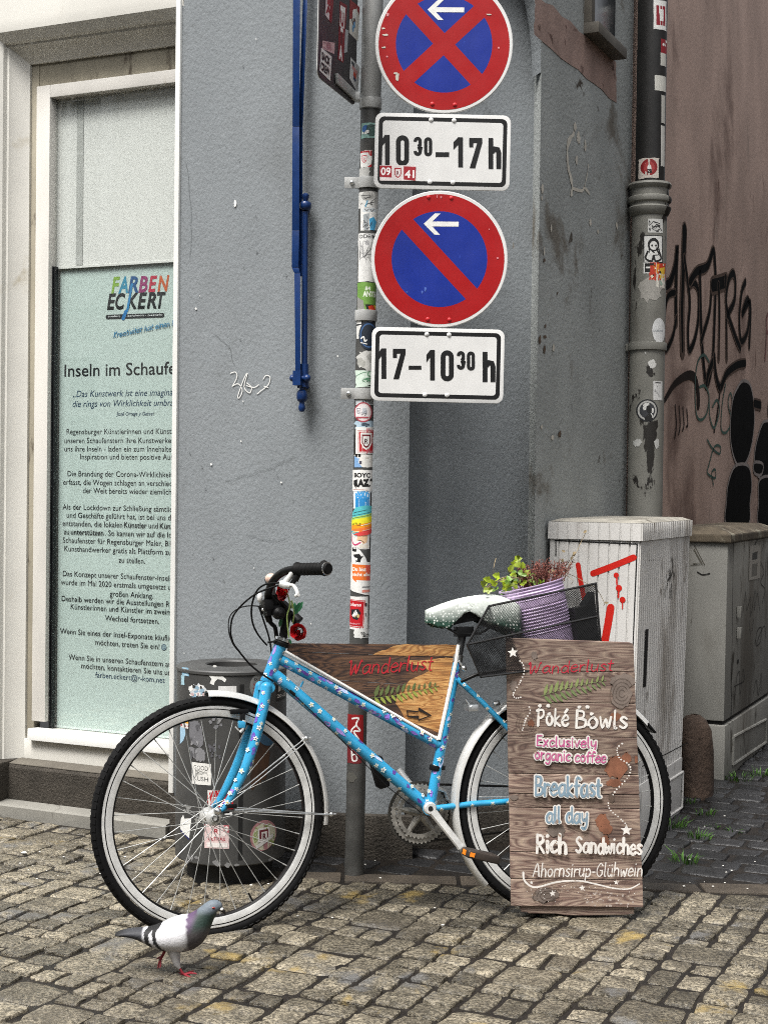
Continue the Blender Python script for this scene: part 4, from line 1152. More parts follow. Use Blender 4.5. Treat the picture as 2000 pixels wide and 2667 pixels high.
# narrow uniform-stroke road lettering, drawn in plate pixels
def din(ik, P_, ch, x0, x1, yt, yb, w, col):
    xm, ym = (x0 + x1) / 2, (yt + yb) / 2
    k_ = SY / FOC
    h = w / 2
    ln = lambda pts, sm=False: ik.line([P_.hit(*q) for q in pts], w * k_, col, smooth=sm, round_=False, k=4)
    if ch == '1':
        ik.poly([P_.hit(*q) for q in ((x1 - w, yt), (x1, yt), (x1, yb), (x1 - w, yb))], col)
        ik.poly([P_.hit(*q) for q in ((x1 - w, yt), (x1 - w, yt + w * 1.55), (x0, yt + w * 2.6), (x0, yt + w * 1.05))], col)
    elif ch == '0':
        rx, ry = xm - x0 - h, (x1 - x0) * .5
        pts = []
        for a in range(0, 181, 15): pts.append((xm + (x1 - x0 - w) / 2 * math.cos(R(a)), yt + ry - (ry - h) * math.sin(R(a))))
        for a in range(180, 361, 15): pts.append((xm + (x1 - x0 - w) / 2 * math.cos(R(a)), yb - ry - (ry - h) * math.sin(R(a))))
        ik.line([P_.hit(*q) for q in pts], w * k_, col, smooth=False, closed=True)
    elif ch == '7':
        ik.poly([P_.hit(*q) for q in ((x0, yt), (x1, yt), (x1, yt + w), (x0, yt + w))], col)
        ik.poly([P_.hit(*q) for q in ((x0, yt + w), (x0 + w * .85, yt + w), (x0 + w * .85, yt + w * 1.9), (x0, yt + w * 1.9))], col)
        ik.poly([P_.hit(*q) for q in ((x1 - w * 1.05, yt + w), (x1, yt + w), (x0 + w * 1.25, yb), (x0 + w * .1, yb))], col)
    elif ch == '-':
        ik.poly([P_.hit(*q) for q in ((x0, yt), (x1, yt), (x1, yb), (x0, yb))], col)
    elif ch == '3':
        r_ = (x1 - x0 - w) / 2
        pts = [(x0 + h, yt + r_ + h + 2)] + [(xm - r_ * math.cos(R(a)), yt + h + r_ - r_ * math.sin(R(a))) for a in range(10, 181, 20)]
        pts += [(x1 - h, ym - r_ * .55), (x1 - h - 1.5, ym - 2.5), (xm + 1, ym)]
        ln(pts)
        pts = [(xm + 1, ym), (x1 - h - 1.5, ym + 2.5), (x1 - h, ym + r_ * .55)] + [(xm + r_ * math.cos(R(a)), yb - h - r_ + r_ * math.sin(R(a))) for a in range(0, 171, 20)] + [(x0 + h, yb - r_ - h - 2)]
        ln(pts)
    elif ch == 'h':
        ik.poly([P_.hit(*q) for q in ((x0, yt), (x0 + w, yt), (x0 + w, yb), (x0, yb))], col)
        xh = yt + (yb - yt) * .27
        pts = [(x0 + w * .7, xh + w * 1.2), (xm, xh + h), (x1 - h - 3, xh + h + 2), (x1 - h, xh + w * 1.3), (x1 - h, yb)]
        ln(pts)
def time_plate(label, cor, chars, wbig, wsm, rv, par=None):
    cx_ = sum(c[0] for c in cor) / 4; cy_ = sum(c[1] for c in cor) / 4
    P_, k = sign_axes(cx_, cy_)
    q = [P_.hit(*c) for c in cor]
    x0, x1 = (q[0][0] + q[3][0]) / 2, (q[1][0] + q[2][0]) / 2
    y1, y0 = (q[0][1] + q[1][1]) / 2, (q[2][1] + q[3][1]) / 2
    t = thing('time_plate', label, 'traffic sign', tuple(P_.o), 'white time plates under the round signs')
    mb = MB(); r = .024
    rp = []
    for (cx2, cy2, a) in ((x1 - r, y0 + r, -90), (x1 - r, y1 - r, 0), (x0 + r, y1 - r, 90), (x0 + r, y0 + r, 180)):
        rp += [(cx2 + r * math.cos(R(a + 15 * i)), cy2 + r * math.sin(R(a + 15 * i))) for i in range(7)]
    mb.prism(rp, 0.0095, lambda a, b, d: P_.at(a, b, -.002 + d))
    mb.build('plate', m_white_s, t, bevel=0.0012)
    ik = Ink(); e = 9.5 * k
    ik.rrect(x0 + e, y0 + e, x1 - e, y1 - e, r * .72, m_signblack)
    e2 = e + 10.5 * k
    ik.rrect(x0 + e2, y0 + e2, x1 - e2, y1 - e2, r * .42, m_white_s)
    ik.build('border', lambda a, b, h: P_.at(a, b, .0075 + h), t, off=.0003)
    ik = Ink()
    for ch, a0, a1, b0, b1 in chars: din(ik, P_, ch, a0, a1, b0, b1, wbig if (b1 - b0 > 60 or ch == '-') else wsm, m_signblack)
    ik.build('lettering', lambda a, b, h: P_.at(a, b, .0075 + h), t, off=.0008)
    rivets(t, P_, rv, m_white_s, 6)
    return t, P_
tp1, PP1 = time_plate('white time plate directly below the upper sign, small red sticker in its corner',
    [(978, 295), (1331, 302), (1325, 498), (973, 491)],
    [('1', 993, 1015, 353, 431), ('0', 1031, 1065, 354, 433), ('3', 1077, 1098, 358, 407), ('0', 1104, 1125, 359, 408), ('-', 1134, 1169, 398, 410), ('1', 1180, 1205, 359, 437), ('7', 1221, 1255, 361, 439), ('h', 1271, 1304, 361, 441)],
    12.5, 8.5, [c2(x, y) for x, y in ((335, 473), (425, 476), (330, 717), (420, 719))])
st_ = Stk(PP1.hit, (989, 432, 1083, 472), 'e0d6d4', .008)
st_.poly([(0, .02), (.33, .03), (.33, .8), (0, .75)], '9c1a26').poly([(.37, .04), (.63, .05), (.63, .98), (.37, .92)], 'dcd2d0').poly([(.66, .06), (1, .1), (.98, 1), (.66, .92)], '9c1a26')
st_.text('09', .03, .62, .48, 'f0ecea', .27, .025).text('41', .69, .8, .48, 'f0ecea', .26, .03).shield(.5, .5, .12, .42, 'R', 'dcd2d0', '9c1a26', '6a2630')
st_.done('sticker', lambda a, b, h: PP1.at(a, b, .0075 + h), tp1, off=.0013, label='small red and white number sticker')
tp2, PP2 = time_plate('white time plate at the bottom of the stack of signs, free of stickers',
    [(970, 850), (1314, 861), (1309, 1052), (964, 1043)],
    [('1', 984, 1006, 908, 987), ('7', 1023, 1056, 909, 988), ('-', 1064, 1097, 953, 963), ('1', 1110, 1132, 912, 991), ('0', 1147, 1181, 913, 993), ('3', 1189, 1210, 915, 963), ('0', 1215, 1236, 916, 965), ('h', 1256, 1289, 917, 995)],
    12.5, 8.5, [c4_(x, y) for x, y in ((974, 880), (1111, 883), (962, 1253), (1099, 1255))])

# the black plate turned away, seen from behind
P1b = V((0, 0, 0)) + W(926, 277, PY - 0.02); 
dirb = (V((-0.30, -1.0, 0))).normalized()
PBk = Plane(P1b, -dirb, PAX)
# extend towards the street until picture column 829
d_ = ray(829, 178); 
den = d_.x * dirb.y - d_.y * dirb.x
tt = (CAM_P.x - P1b.x) * d_.y - (CAM_P.y - P1b.y) * d_.x
Lb = tt / (d_.y * dirb.x - d_.x * dirb.y) * -1
Lb = abs(Lb)
bs_ = thing('sign_plate', 'black back of a sign plate covered in stickers, facing across the pavement', 'traffic sign', tuple(P1b))
if PBk.n.x > 0: pass
nb = V((dirb.y, -dirb.x, 0)); nb = nb if nb.dot(CAM_P - P1b) > 0 else -nb
def bk(a, b, h): return P1b + dirb * a + PAX * b + nb * h
Hb = 0.52; r = .03
rp = []
for (cx2, cy2, a) in ((Lb - r, r, -90), (Lb - r, Hb - r, 0), (r, Hb - r, 90), (r, r, 180)):
    rp += [(cx2 + r * math.cos(R(a + 15 * i)), cy2 + r * math.sin(R(a + 15 * i))) for i in range(7)]
mb = MB(); mb.prism(rp, 0.003, lambda a, b, d: bk(a, b, d - .003)); mb.build('plate', m_signback, bs_)
mb = MB(); mb.prism([(-.0, 0)] and rp, 0.002, lambda a, b, d: bk(a, b, d - .0055)); mb.build('face', m_white_s, bs_)
def bhit(x, y):
    d = ray(x, y); t = (P1b - CAM_P).dot(nb) / d.dot(nb); p = CAM_P + d * t - P1b
    return (p.dot(dirb), p.dot(PAX))
def bk2(a, b, h): return bk(-a, b, h)
c3b = cv(780, 0, 4.425)
def bst(cor, col): 
    s_ = Stk(lambda x, y: (0, 0), (0, 0, 1, 1), None)
    q = [V((-bhit(*c3b(*c))[0], bhit(*c3b(*c))[1])) for c in cor]
    s_.p = lambda a, b: tuple(q[0].lerp(q[1], a).lerp(q[3].lerp(q[2], a), b))
    if col: s_.poly([(0, 0), (1, 0), (1, 1), (0, 1)], col)
    return s_
bd_ = lambda s_, lb=None: s_.done('sticker', bk2, bs_, None, .0006, lb)
s = bst([(300, -120), (388, -60), (362, 272), (286, 165)], 'd9cfcf'); s.rect(.6, 0, 1, 1, '7c1a24').text('A', .1, .85, .32, '8a1a24', .75, .05).rect(.2, .05, .6, .5, '9c2a34'); bd_(s)
s = bst([(455, 10), (535, 60), (502, 725), (436, 680)], '7c1420'); s.rect(.12, .06, .8, .42, W_).text('U', .2, .38, .22, '8a1a24', .5, .06).oval(.45, .48, .2, .06, W_).rect(.3, .5, .6, .7, '5c1018').text('A', .18, .95, .2, W_, .6, .08); bd_(s, 'tall dark red sticker')
s = bst([(518, 330), (552, 350), (545, 600), (505, 610)], 'a9adaf'); bd_(s)
s = bst([(570, -10), (682, 85), (665, 480), (562, 375)], 'd6d2c8'); s.poly([(0, 0), (1, 0), (1, .25), (.7, .1), (.5, .18), (.3, .5), (0, .6)], '8c2a2c').oval(.5, .35, .2, .18, W_).blobs(4, '5a4a48', .08, (.2, .8), (.45, .9)).blobs(3, '6a9ac0', .09, (.3, .7), (.55, .8)); bd_(s)
s = bst([(256, 464), (402, 492), (397, 622), (262, 560)], 'c9a9aa'); s.oval(.5, .45, .2, .4, 'a87a80').scrib(6, 'b98a90', .002); bd_(s)
s = bst([(246, 542), (368, 650), (352, 932), (230, 808)], 'e2e2de'); s.text('SACK', .1, .45, .3, K_, .82, .07).text('CREW', .08, .9, .3, K_, .84, .07); bd_(s, 'white sticker with black lettering')
s = bst([(583, 660), (686, 770), (668, 1080), (572, 900)], 'd4d4d2'); s.rect(.1, .1, .45, .25, '555a60').rect(.2, .25, .8, .4, 'd09a98').rect(.4, .42, .7, .62, 'c8503c').rect(.42, .62, .7, .75, '3a3f5a'); bd_(s)
# its bracket
mb = MB()
q0, q1, q2, q3 = [bhit(*c3b(*c)) for c in ((402, 842), (625, 1065), (622, 1160), (405, 960))]
mb.hexa([bk(q3[0], q3[1], .001), bk(q2[0], q2[1], .001), bk(q1[0], q1[1], .001), bk(q0[0], q0[1], .001), bk(q3[0], q3[1], .012), bk(q2[0], q2[1], .012), bk(q1[0], q1[1], .012), bk(q0[0], q0[1], .012)])
mb.build('bracket', m_zinc, bs_, bevel=.003)
mb = MB(); e0 = W(925, 253, PY - .04); mb.box(e0 + V((.0, 0, 0)), .032, .04, .026, (PU, PN, PAX)); mb.build('bracket_arm', m_zinc, bs_, bevel=.003)

# ------------------------------------------------------------------ blue folding awning arm on the wall
m_blue = M('blue_gloss_paint', '#0e2f62', 0.35, var=0.12, vs=20, bump=0.12, bs=90, bd=.002, patch=[('#0c2a60', 12, .6, .75)])
PAo = Plane(A0 - AL * 0.05, FB, UZ)
aw = thing('awning_arm', 'blue painted folding awning arm hanging flat against the grey wall', 'awning arm', tuple(PAo.hit3(788, 1080)))
def pa(x, y, o=0): return PAo.hit3(x, y, o)
if PAo.n.dot(CAM_P - PAo.o) < 0: PAo.n = -PAo.n
def flatbar(mb, pts, wpx, th, off):
    L_, R__ = [], []
    for (x, y), w in zip(pts, wpx):
        L_.append((x - w / 2, y)); R__.append((x + w / 2, y))
    for i in range(len(pts) - 1):
        c8 = [pa(*R__[i + 1], off), pa(*L_[i + 1], off), pa(*L_[i + 1], off + th), pa(*R__[i + 1], off + th), pa(*R__[i], off), pa(*L_[i], off), pa(*L_[i], off + th), pa(*R__[i], off + th)]
        mb.hexa(c8)
mb = MB(); flatbar(mb, [(773.5, -200), (771, 330), (770, 600), (769, 697), (774.5, 712), (776, 985)], [19, 18, 19, 18, 15, 13], .012, .010); mb.build('lower_arm', m_blue, aw, bevel=.002)
mb = MB(); flatbar(mb, [(800, -200), (795, 0), (783, 330), (781, 690), (786, 720)], [12, 12, 12, 12, 10], .010, -.012); mb.build('upper_arm', m_blue, aw, bevel=.002)
mb = MB()
mb.tube([pa(793, 985, -.01), pa(795, 552, -.01)], .0105, 14)
kz = abs(pa(795, 500).z - pa(795, 501).z)
mb.lathe([(0, 0), (.008, .002), (.012, .006), (.0125, .014), (.009, .021), (.0085, .028), (.017, .031), (.0205, .036), (.0205, .05), (.0165, .056), (.0105, .06)][::-1], pa(796, 503, -.01), -UZ, 18)
mb.build('rod', m_blue, aw)
mb = MB()
mb.tube([pa(793, 1008, -.008), pa(792, 948, -.008)], .016, 14)
mb.box(pa(779, 985, .006), .03, .035, .05, (FB, AL, UZ))
mb.tube([pa(759, 982, .008), pa(804, 986, .008)], .0085, 12)
mb.ball(pa(763, 985, .012), .012); mb.ball(pa(800, 985, .01), .013)
mb.lathe([(.009, 0), (.009, .012), (.0165, .017), (.0185, .026), (.0185, .042), (.015, .050), (.0095, .054), (.0095, .062), (.0115, .068), (.0115, .078), (.008, .086), (0, .089)], pa(787, 1006, -.006), -UZ, 18)
mb.build('hinge', m_blue, aw, bevel=.0)
mb = MB()
mb.box(pa(796, 545, -.035), .012, .05, .02, (FB, AL, UZ)); mb.box(pa(790, 1000, -.035), .02, .05, .03, (FB, AL, UZ)); mb.build('wall_mount', m_blue, aw)

# ------------------------------------------------------------------ drain pipe at the corner
dp = on_line(1640, D0, AL) + FB * 0.088 ; dp = D0 + AL * 1.14 + FB * 0.09
pt = thing('drainpipe', 'old cast iron drainpipe, black above and pale grey with stickers below', 'drainpipe', (dp.x, dp.y, 0))
PRR = 0.073
m_pipeb = M('black_iron', '#1b1a19', 0.55, var=0.3, vs=12, bump=0.2, bs=40)
m_pipeg = M('grey_pipe_paint', '#807f78', 0.6, var=0.12, vs=8, bump=0.15, bs=50, patch=[('#24211d', 6.5, 0.59, 0.61), ('#5f5d56', 3.2, 0.56, 0.7)], stretch=(1, 1, .55))
def dz(y): return W(1690, y, dp.y).z
dpl = V((-0.0, 0, 0))
mb = MB(); mb.tube([dp + UZ * (dz(505)), dp + UZ * TOPZ], PRR * .84, 32); mb.build('upper_pipe', m_pipeb, pt)
mb = MB(); mb.tube([dp - UZ * .05, dp + UZ * dz(556)], PRR, 36); mb.build('lower_pipe', m_pipeg, pt)
z0 = dz(565)
mb = MB(); mb.lathe([(PRR, 0), (PRR + .006, .004), (PRR + .016, .026), (PRR + .017, .034), (PRR + .008, .042), (PRR + .008, .052), (PRR + .016, .058), (PRR + .019, .068), (PRR + .016, .078), (PRR + .006, .084), (PRR + .006, .112), (PRR + .014, .118), (PRR + .018, .128), (PRR + .012, .138), (PRR - .012, .14)], dp + UZ * z0, UZ, 40)
mb.build('socket', m_pipeg, pt)
mb = MB(); z1 = dz(914); mb.lathe([(PRR, 0), (PRR + .008, 0), (PRR + .008, .032), (PRR, .032)], dp + UZ * z1, UZ, 36)
mb.box(dp - FB * (PRR + .02) + UZ * (z1 + .016), .06, .02, .03, (FB, AL, UZ)); mb.build('pipe_bracket', m_pipeg, pt, bevel=.002)
def dp_uv(x, y, r=PRR):
    q = W(x, y, dp.y - r)
    return r * math.asin(max(-.99, min(.99, (q.x - dp.x + 0.0) / r))), q.z
def dp_at(r):
    return lambda u, v, h: dp + UZ * v + V((math.sin(u / r), -math.cos(u / r), 0)) * (r + h)
DC = [PRR * q * .15 for q in range(-14, 15)]
c4c = cv(1600, 400, 2.2125)
def ds(box, *a, r=PRR, **k):
    (x0, y0), (x1, y1) = c4c(box[0], box[1]), c4c(box[2], box[3])
    return Stk(lambda x, y: dp_uv(x, y, r), (x0, y0, x1, y1), *a, **k)
RU = PRR * .84
dd = lambda s_, lb=None, r=PRR: s_.done('sticker', dp_at(r), pt, DC, .0008, lb)
s = ds((145, 25, 255, 140), 'cfc6bc', .02, r=RU); s.oval(.5, .45, .42, .42, '8c1c20').oval(.5, .45, .28, .28, 'a83a3a').oval(.5, .5, .1, .18, W_).rect(.4, .55, .62, .75, '2a1414'); dd(s, 'square sticker with a red disc', RU)
s = ds((192, 375, 280, 455), 'cfcfcb', .01); s.scrib(9, '333333', .003, (.08, .92), (.1, .9)); dd(s, 'pale sticker with black scribble')
s = ds((168, 470, 280, 627), '15171a', 0); s.rect(.04, .03, .96, .97, W_).oval(.5, .35, .3, .25, '1a1a1a').oval(.5, .38, .2, .16, W_).line([(.2, .6), (.1, .85), (.4, .95), (.5, .75), (.6, .95), (.9, .85), (.8, .6)], .008, '1a1a1a').rect(.42, .1, .62, .22, '1a1a1a').oval(.42, .38, .05, .04, '1a1a1a').oval(.62, .38, .05, .04, '1a1a1a').scrib(5, '1a1a1a', .003, (.25, .8), (.45, .75)); dd(s, 'white sticker with a black ink drawing')
s = ds((168, 625, 240, 690), W_, 0); s.rect(.1, .1, .5, .9, '1a1a1a').rect(.18, .4, .5, .55, W_).rect(.5, .1, .8, .3, '1a1a1a'); dd(s)
s = ds((200, 628, 300, 730), 'c23a24', .03); s.poly([(.2, .1), (.6, .05), (.5, .6), (.3, .5)], 'e08a2c').poly([(.6, .3), (.95, .2), (.9, .8), (.6, .9)], 'd9b03a').blobs(5, 'e9e2c8', .08).blobs(3, '2a2420', .06); dd(s, 'torn orange and red sticker')
s = ds((240, 690, 295, 770), 'dcd8cc', .05); s.blobs(3, '9ab0a0', .12); dd(s)
s = ds((130, 700, 290, 862), 'a5a29b', 0, 'tear'); dd(s)
s = ds((216, 945, 300, 1090), 'd9dad9', 0, 'oval'); s.text('LAURENTIUS', .08, .55, .07, '8a9196', .7); dd(s, 'white oval sticker')
s = ds((190, 1185, 240, 1240), 'd2d2ce', 0, 'tear'); dd(s)
s = ds((222, 1310, 280, 1420), 'd6d6d4', 0); s.rect(.2, .06, .8, .12, '444444').scrib(3, '999999', .0015, (.1, .9), (.2, .9)); dd(s, 'white paper label')
s = ds((128, 1415, 250, 1545), '24262a', 0, 'oval'); s.oval(.5, .5, .44, .44, 'b9b9b5').oval(.5, .5, .36, .36, '3a3c40').blobs(5, 'dcdcd8', .14, (.2, .8), (.2, .8)).blobs(5, '1c1c1c', .12, (.3, .9), (.3, .9)); dd(s, 'round black and white sticker')
for b in ((110, 1640, 160, 1690), (225, 1640, 262, 1700), (172, 1140, 182, 1156)):
    s = ds(b, 'c2c2be', 0, 'tear'); dd(s)
def s2(box, col, fn=None, lb=None):
    (x0, y0), (x1, y1) = c2(box[0], box[1]), c2(box[2], box[3])
    q = Stk(lambda x, y: dp_uv(x, y, RU), (x0, y0, x1, y1), col, .012)
    if fn: fn(q)
    dd(q, lb, RU)
s2((1208, 0, 1262, 115), W_, lambda q: q.rect(.2, .18, .9, .85, '8a1424').rect(.45, .3, .75, .7, W_), 'white sticker with a red letter')
s2((1238, 150, 1266, 205), '8a1c26', lambda q: q.blobs(3, W_, .15))
s2((1212, 295, 1262, 355), 'c9c8c0')
s2((1236, 205, 1262, 255), 'c2c0b8')
s2((1240, 370, 1258, 480), 'b9b7b0'); s2((1238, 490, 1256, 650), 'c4c2bc')
# ------------------------------------------------------------------ litter bin
bc = W(605, 1716, 4.83); BX = V((bc.x, 4.83, 0)); BR_ = .179
m_bin = M('bin_dark_steel', '#444443', 0.5, metal=0.1, var=0.2, vs=9, bump=0.06, bs=60, patch=[('#33261b', 4.0, 0.62, 0.74), ('#5a5a58', 14, 0.66, 0.72)])
m_dark = M('deep_black', '#070707', 0.7)
bn = thing('litter_bin', 'round dark grey street litter bin covered in torn stickers behind the front wheel', 'litter bin', tuple(BX))
zt = bc.z; zb_ = 0.066
mb = MB()
mb.lathe([(BR_ * .7, zb_ + .004), (BR_ - .004, zb_), (BR_, zb_ + .004), (BR_, zt - .034), (BR_ - .006, zt - .03)], BX, UZ, 64)
mb.build('body', m_bin, bn)
mb = MB()
mb.lathe([(BR_ - .02, zt - .036), (BR_ + .001, zt - .033), (BR_ + .003, zt - .031), (BR_ + .003, zt - .023), (BR_ - .001, zt - .019), (BR_ * .56, zt - .016), (BR_ * .49, zt - .015), (BR_ * .47, zt - .019), (BR_ * .47, zt - .05)], BX, UZ, 64)
mb.build('lid', m_bin, bn)
mb = MB(); mb.lathe([(0, zt - .12), (BR_ * .535, zt - .12), (BR_ * .535, zt - .045)], BX, UZ, 32); mb.build('liner', m_dark, bn)
mb = MB(); mb.lathe([(BR_ * .78, -.02), (BR_ * .78, zb_ + .002), (0, zb_ + .002)], BX, UZ, 40); mb.build('foot', m_dark, bn)
def bin_uv(x, y):
    q = W(x, y, BX.y - BR_ * .9)
    return BR_ * math.asin(max(-.99, min(.99, (q.x - BX.x) / BR_))), q.z
def bin_at(u, v, h): return BX + UZ * v + V((math.sin(u / BR_), -math.cos(u / BR_), 0)) * (BR_ + h)
BC = [BR_ * q * .12 for q in range(-13, 14)]
c6b = cv(440, 1670, 4.1735)
def bsx(box, *a, **k):
    (x0, y0), (x1, y1) = c6b(box[0], box[1]), c6b(box[2], box[3])
    return Stk(bin_uv, (x0, y0, x1, y1), *a, **k)
def db(s_, lb=None): s_.done('sticker', bin_at, bn, BC, .0007, lb)
# door seam: a strip standing a little out from the shell
ik = Ink(); a0 = bin_uv(631, 1900)[0]; ik.rect(a0 - .008, zb_ + .02, a0 + .006, zt - .06, m_dark); ik.build('door_gap', bin_at, bn, off=.0004, cuts=BC)
ik = Ink(); a0 = bin_uv(655, 1900)[0]
ik.poly(jag([(a0, zb_ + .24), (a0 + .06, zb_ + .28), (a0 + .075, zb_ + .42), (a0 + .05, zb_ + .46), (a0 + .01, zb_ + .4)], .006), M('rust_stain', '#3a2413', .8, var=.4, vs=20)); ik.build('rust', bin_at, bn, off=.0003, cuts=BC)
s = bsx((118, 305, 205, 395), '8fb8d0', .03); s.scrib(4, 'd0e0e8', .002); db(s, 'small pale blue sticker')
s = bsx((105, 395, 150, 500), '9fc0cc', .06); db(s)
s = bsx((435, 335, 640, 475), 'e2e2de', 0, [(.0, .2), (.2, .05), (.38, .0), (.5, .3), (.75, .25), (.97, .5), (.9, .75), (.7, .55), (.5, .5), (.35, .7), (.3, .98), (.08, .85), (.18, .5)]); db(s, 'torn white paper scrap')
s = bsx((545, 480, 742, 545), 'dcdcda', 0); db(s, 'plain white label')
s = bsx((480, 252, 530, 282), 'd8d8d4', 0, 'tear'); db(s)
s = bsx((205, 460, 415, 625), 'c9cdd0', 0, 'tear'); s.blobs(5, '8aa6b8', .14).blobs(5, 'e6e2de', .12).blobs(4, '2a2a2a', .08).blobs(3, 'b8a0a0', .1); db(s, 'torn collage of sticker scraps')
s = bsx((235, 770, 385, 840), '7fa0b4', .08); s.blobs(4, 'd0dce2', .14); db(s)
s = bsx((435, 770, 610, 950), None); s.blobs(9, '77777a', .12).blobs(4, '8c8c8c', .08); db(s)
s = bsx((105, 815, 200, 915), 'e8a83a', .02); s.rect(.05, 0, .3, 1, 'e2ddd0').oval(.6, .5, .2, .3, 'c8502c'); db(s, 'small orange sticker')
s = bsx((100, 915, 200, 970), 'd8d4d0', .02); s.rect(0, .4, 1, .7, 'a02c34'); db(s)
s = bsx((92, 970, 165, 1160), '9fc0d6', 0, [(.0, .0), (1, 0), (.95, .4), (.6, .75), (0, 1)]); db(s, 'pale blue pointed sticker')
s = bsx((200, 870, 405, 1310), None); s.poly(jag([(.1, .05), (.5, .0), (.75, .1), (.9, .4), (.85, .6), (.3, .62), (.05, .4)], .04, 5), '6f6f73').poly(jag([(.05, .68), (.8, .66), (1, .8), (.9, .98), (.55, 1), (.2, .88)], .03, 5), '7d7d80').blobs(7, '555558', .08, (.15, .8), (.1, .9)).blobs(6, '8f8f92', .05, (.15, .8), (.1, .9)); db(s, 'worn grey remains of a large round sticker')
s = bsx((430, 1080, 580, 1300), None); s.blobs(10, '55555a', .1).blobs(4, '6a6a6e', .07); db(s)
s = bsx((245, 1325, 466, 1560), 'dcdbd6', .008); s.text('GOOD', .1, .32, .2, '2c2c2c', .75, -.004).text('KUSH', .1, .82, .2, '3c3c3c', .75, -.004).scrib(7, '8c8c88', .0012, (.2, .85), (.35, .65)); db(s, 'white sticker with thin black capitals')
s = bsx((428, 1612, 705, 1810), RD, .015); s.rect(.0, .0, 1, .12, 'dcd8d4').text('URBAN', .35, .1, .08, '7a2a30', .3).poly([(0, .1), (.06, .1), (.12, 1), (.05, 1)], W_).shield(.32, .66, .15, .3, 'R', W_, '9c1a26', '9c1a26'); db(s, 'red sticker with a white shield')
s = bsx((95, 1925, 240, 2175), W_, 0, [(.0, .6), (.08, .2), (.3, .0), (.4, .15), (1, .05), (.8, 1), (.1, .7)]); s.line([(.08, .72), (.78, .98)], .006, '2a2c5a'); db(s, 'white torn triangular sticker')
s = bsx((100, 1800, 240, 1930), None); s.blobs(6, '8c8c8a', .16); db(s)
s = bsx((255, 1850, 400, 1990), None); s.blobs(7, '83837f', .15); db(s)
s = bsx((392, 1985, 660, 2240), 'd9c0be', .01); s.rect(.0, .0, 1, .32, 'a85a60').poly([(.25, .0), (.75, .0), (.72, .45), (.5, .55), (.28, .42)], 'e0d0ce').text('R', .4, .36, .2, 'a0323c', .2).text('ULTRAS', .15, .66, .14, '9c3a44', .7, .03).blobs(5, 'e3d8d4', .09).rect(.1, .75, .95, .95, 'e2dcd8'); db(s, 'faded pink and white sticker')
s = bsx((882, 1965, 1150, 2300), 'a87a7c', 0, 'oval'); s.oval(.53, .53, .44, .44, 'c2c0a8').scrib(9, '8a9a5a', .003, (.15, .9), (.2, .9)).rect(.3, .25, .75, .7, 'e0dcd8').rect(.36, .31, .69, .64, '6a2430').rect(.44, .38, .64, .64, 'e0dcd8').text('R', .48, .62, .18, '5a2430', .14, .04).poly([(.2, .8), (.85, .5), (.9, .6), (.25, .9)], 'd2d0cc'); db(s, 'round sticker with a dark red square emblem')
s = bsx((972, 915, 1195, 1160), '2c4a60', 0, 'oval'); s.rect(.05, .3, .95, .38, '1c2a36').poly([(.4, .15), (.75, .1), (.7, .3), (.5, .32)], '5a6a70'); db(s, 'round dark blue sticker')
s = bsx((880, 370, 1045, 615), '7e7f7d', 0, 'oval'); s.text('KATZ', .3, .25, .12, '2c2c2c', .4).oval(.6, .6, .22, .25, '2a2826').oval(.5, .55, .1, .1, '9a9a98').oval(.75, .6, .1, .1, 'b0b0ae').blobs(3, '8a4a50', .08, (.1, .4), (.4, .8)); db(s, 'round grey sticker with a dark picture')
s = bsx((1150, 440, 1270, 690), '16130f', .01); s.poly([(.2, .25), (.4, .2), (.35, .55), (.15, .6)], 'b9b4ac').poly([(.55, .2), (.75, .15), (.6, .55), (.45, .55)], 'b9b4ac').text('20-LE', .05, .85, .15, 'c9c4bc', .8, .02); db(s)
for (x0, y0, x1, y1) in ((1290, 1880, 1330, 1960),): pass
for k_ in range(9):
    x_ = rnd(470, 735); q = bin_uv(x_, 2240 + rnd(-8, 12))
    ik = Ink(); ik.blob(q[0], q[1], rnd(.004, .012), rnd(.004, .012), '7c7c7c', .4, 10); ik.build('paint_chip', bin_at, bn, off=.0005, cuts=BC)

# ------------------------------------------------------------------ bicycle
m_spoke = M('spoke_steel', '#b4b5b2', .35, metal=.25, var=.1)
m_frame = M('sky_blue_paint', '#2f97c4', 0.34, var=0.12, vs=20, bump=.06, bs=70, coat=0.3, patch=[('#1f7fb8', 14, .62, .75)])
m_tyre = M('tyre_rubber', '#0b0b0c', 0.75, var=0.3, vs=30, bump=0.2, bs=160, bd=.001, spec=.2)
m_fender = M('silver_mudguard', '#d6d6d3', 0.3, metal=0.35, var=0.03, vs=14)
THF, THW, LEAN = R(13), R(23), R(5)
def frame_plane(o, th):
    d = V((math.cos(th), math.sin(th), 0)); n0 = V((math.sin(th), -math.cos(th), 0))
    up = UZ * math.cos(LEAN) - n0 * math.sin(LEAN)
    P_ = Plane(o, d, up)
    return P_
WC = W(548, 2126, 4.207)                # front wheel centre
PWh = frame_plane(WC, THW)
P0 = PWh.hit3(694, 1777)
PBk_ = frame_plane(P0, THF)
def pb_(x, y, o=0): return PBk_.hit3(x, y, o)
def pw(x, y, o=0): return PWh.hit3(x, y, o)
NB, NW = PBk_.n, PWh.n
RC = pb_(1472, 2088)
RW = 0.342
bike = thing('bicycle', 'sky blue bicycle with white daisies leaning by the wall', 'bicycle', (pw(560, 2400).x, pw(560, 2400).y, 0))
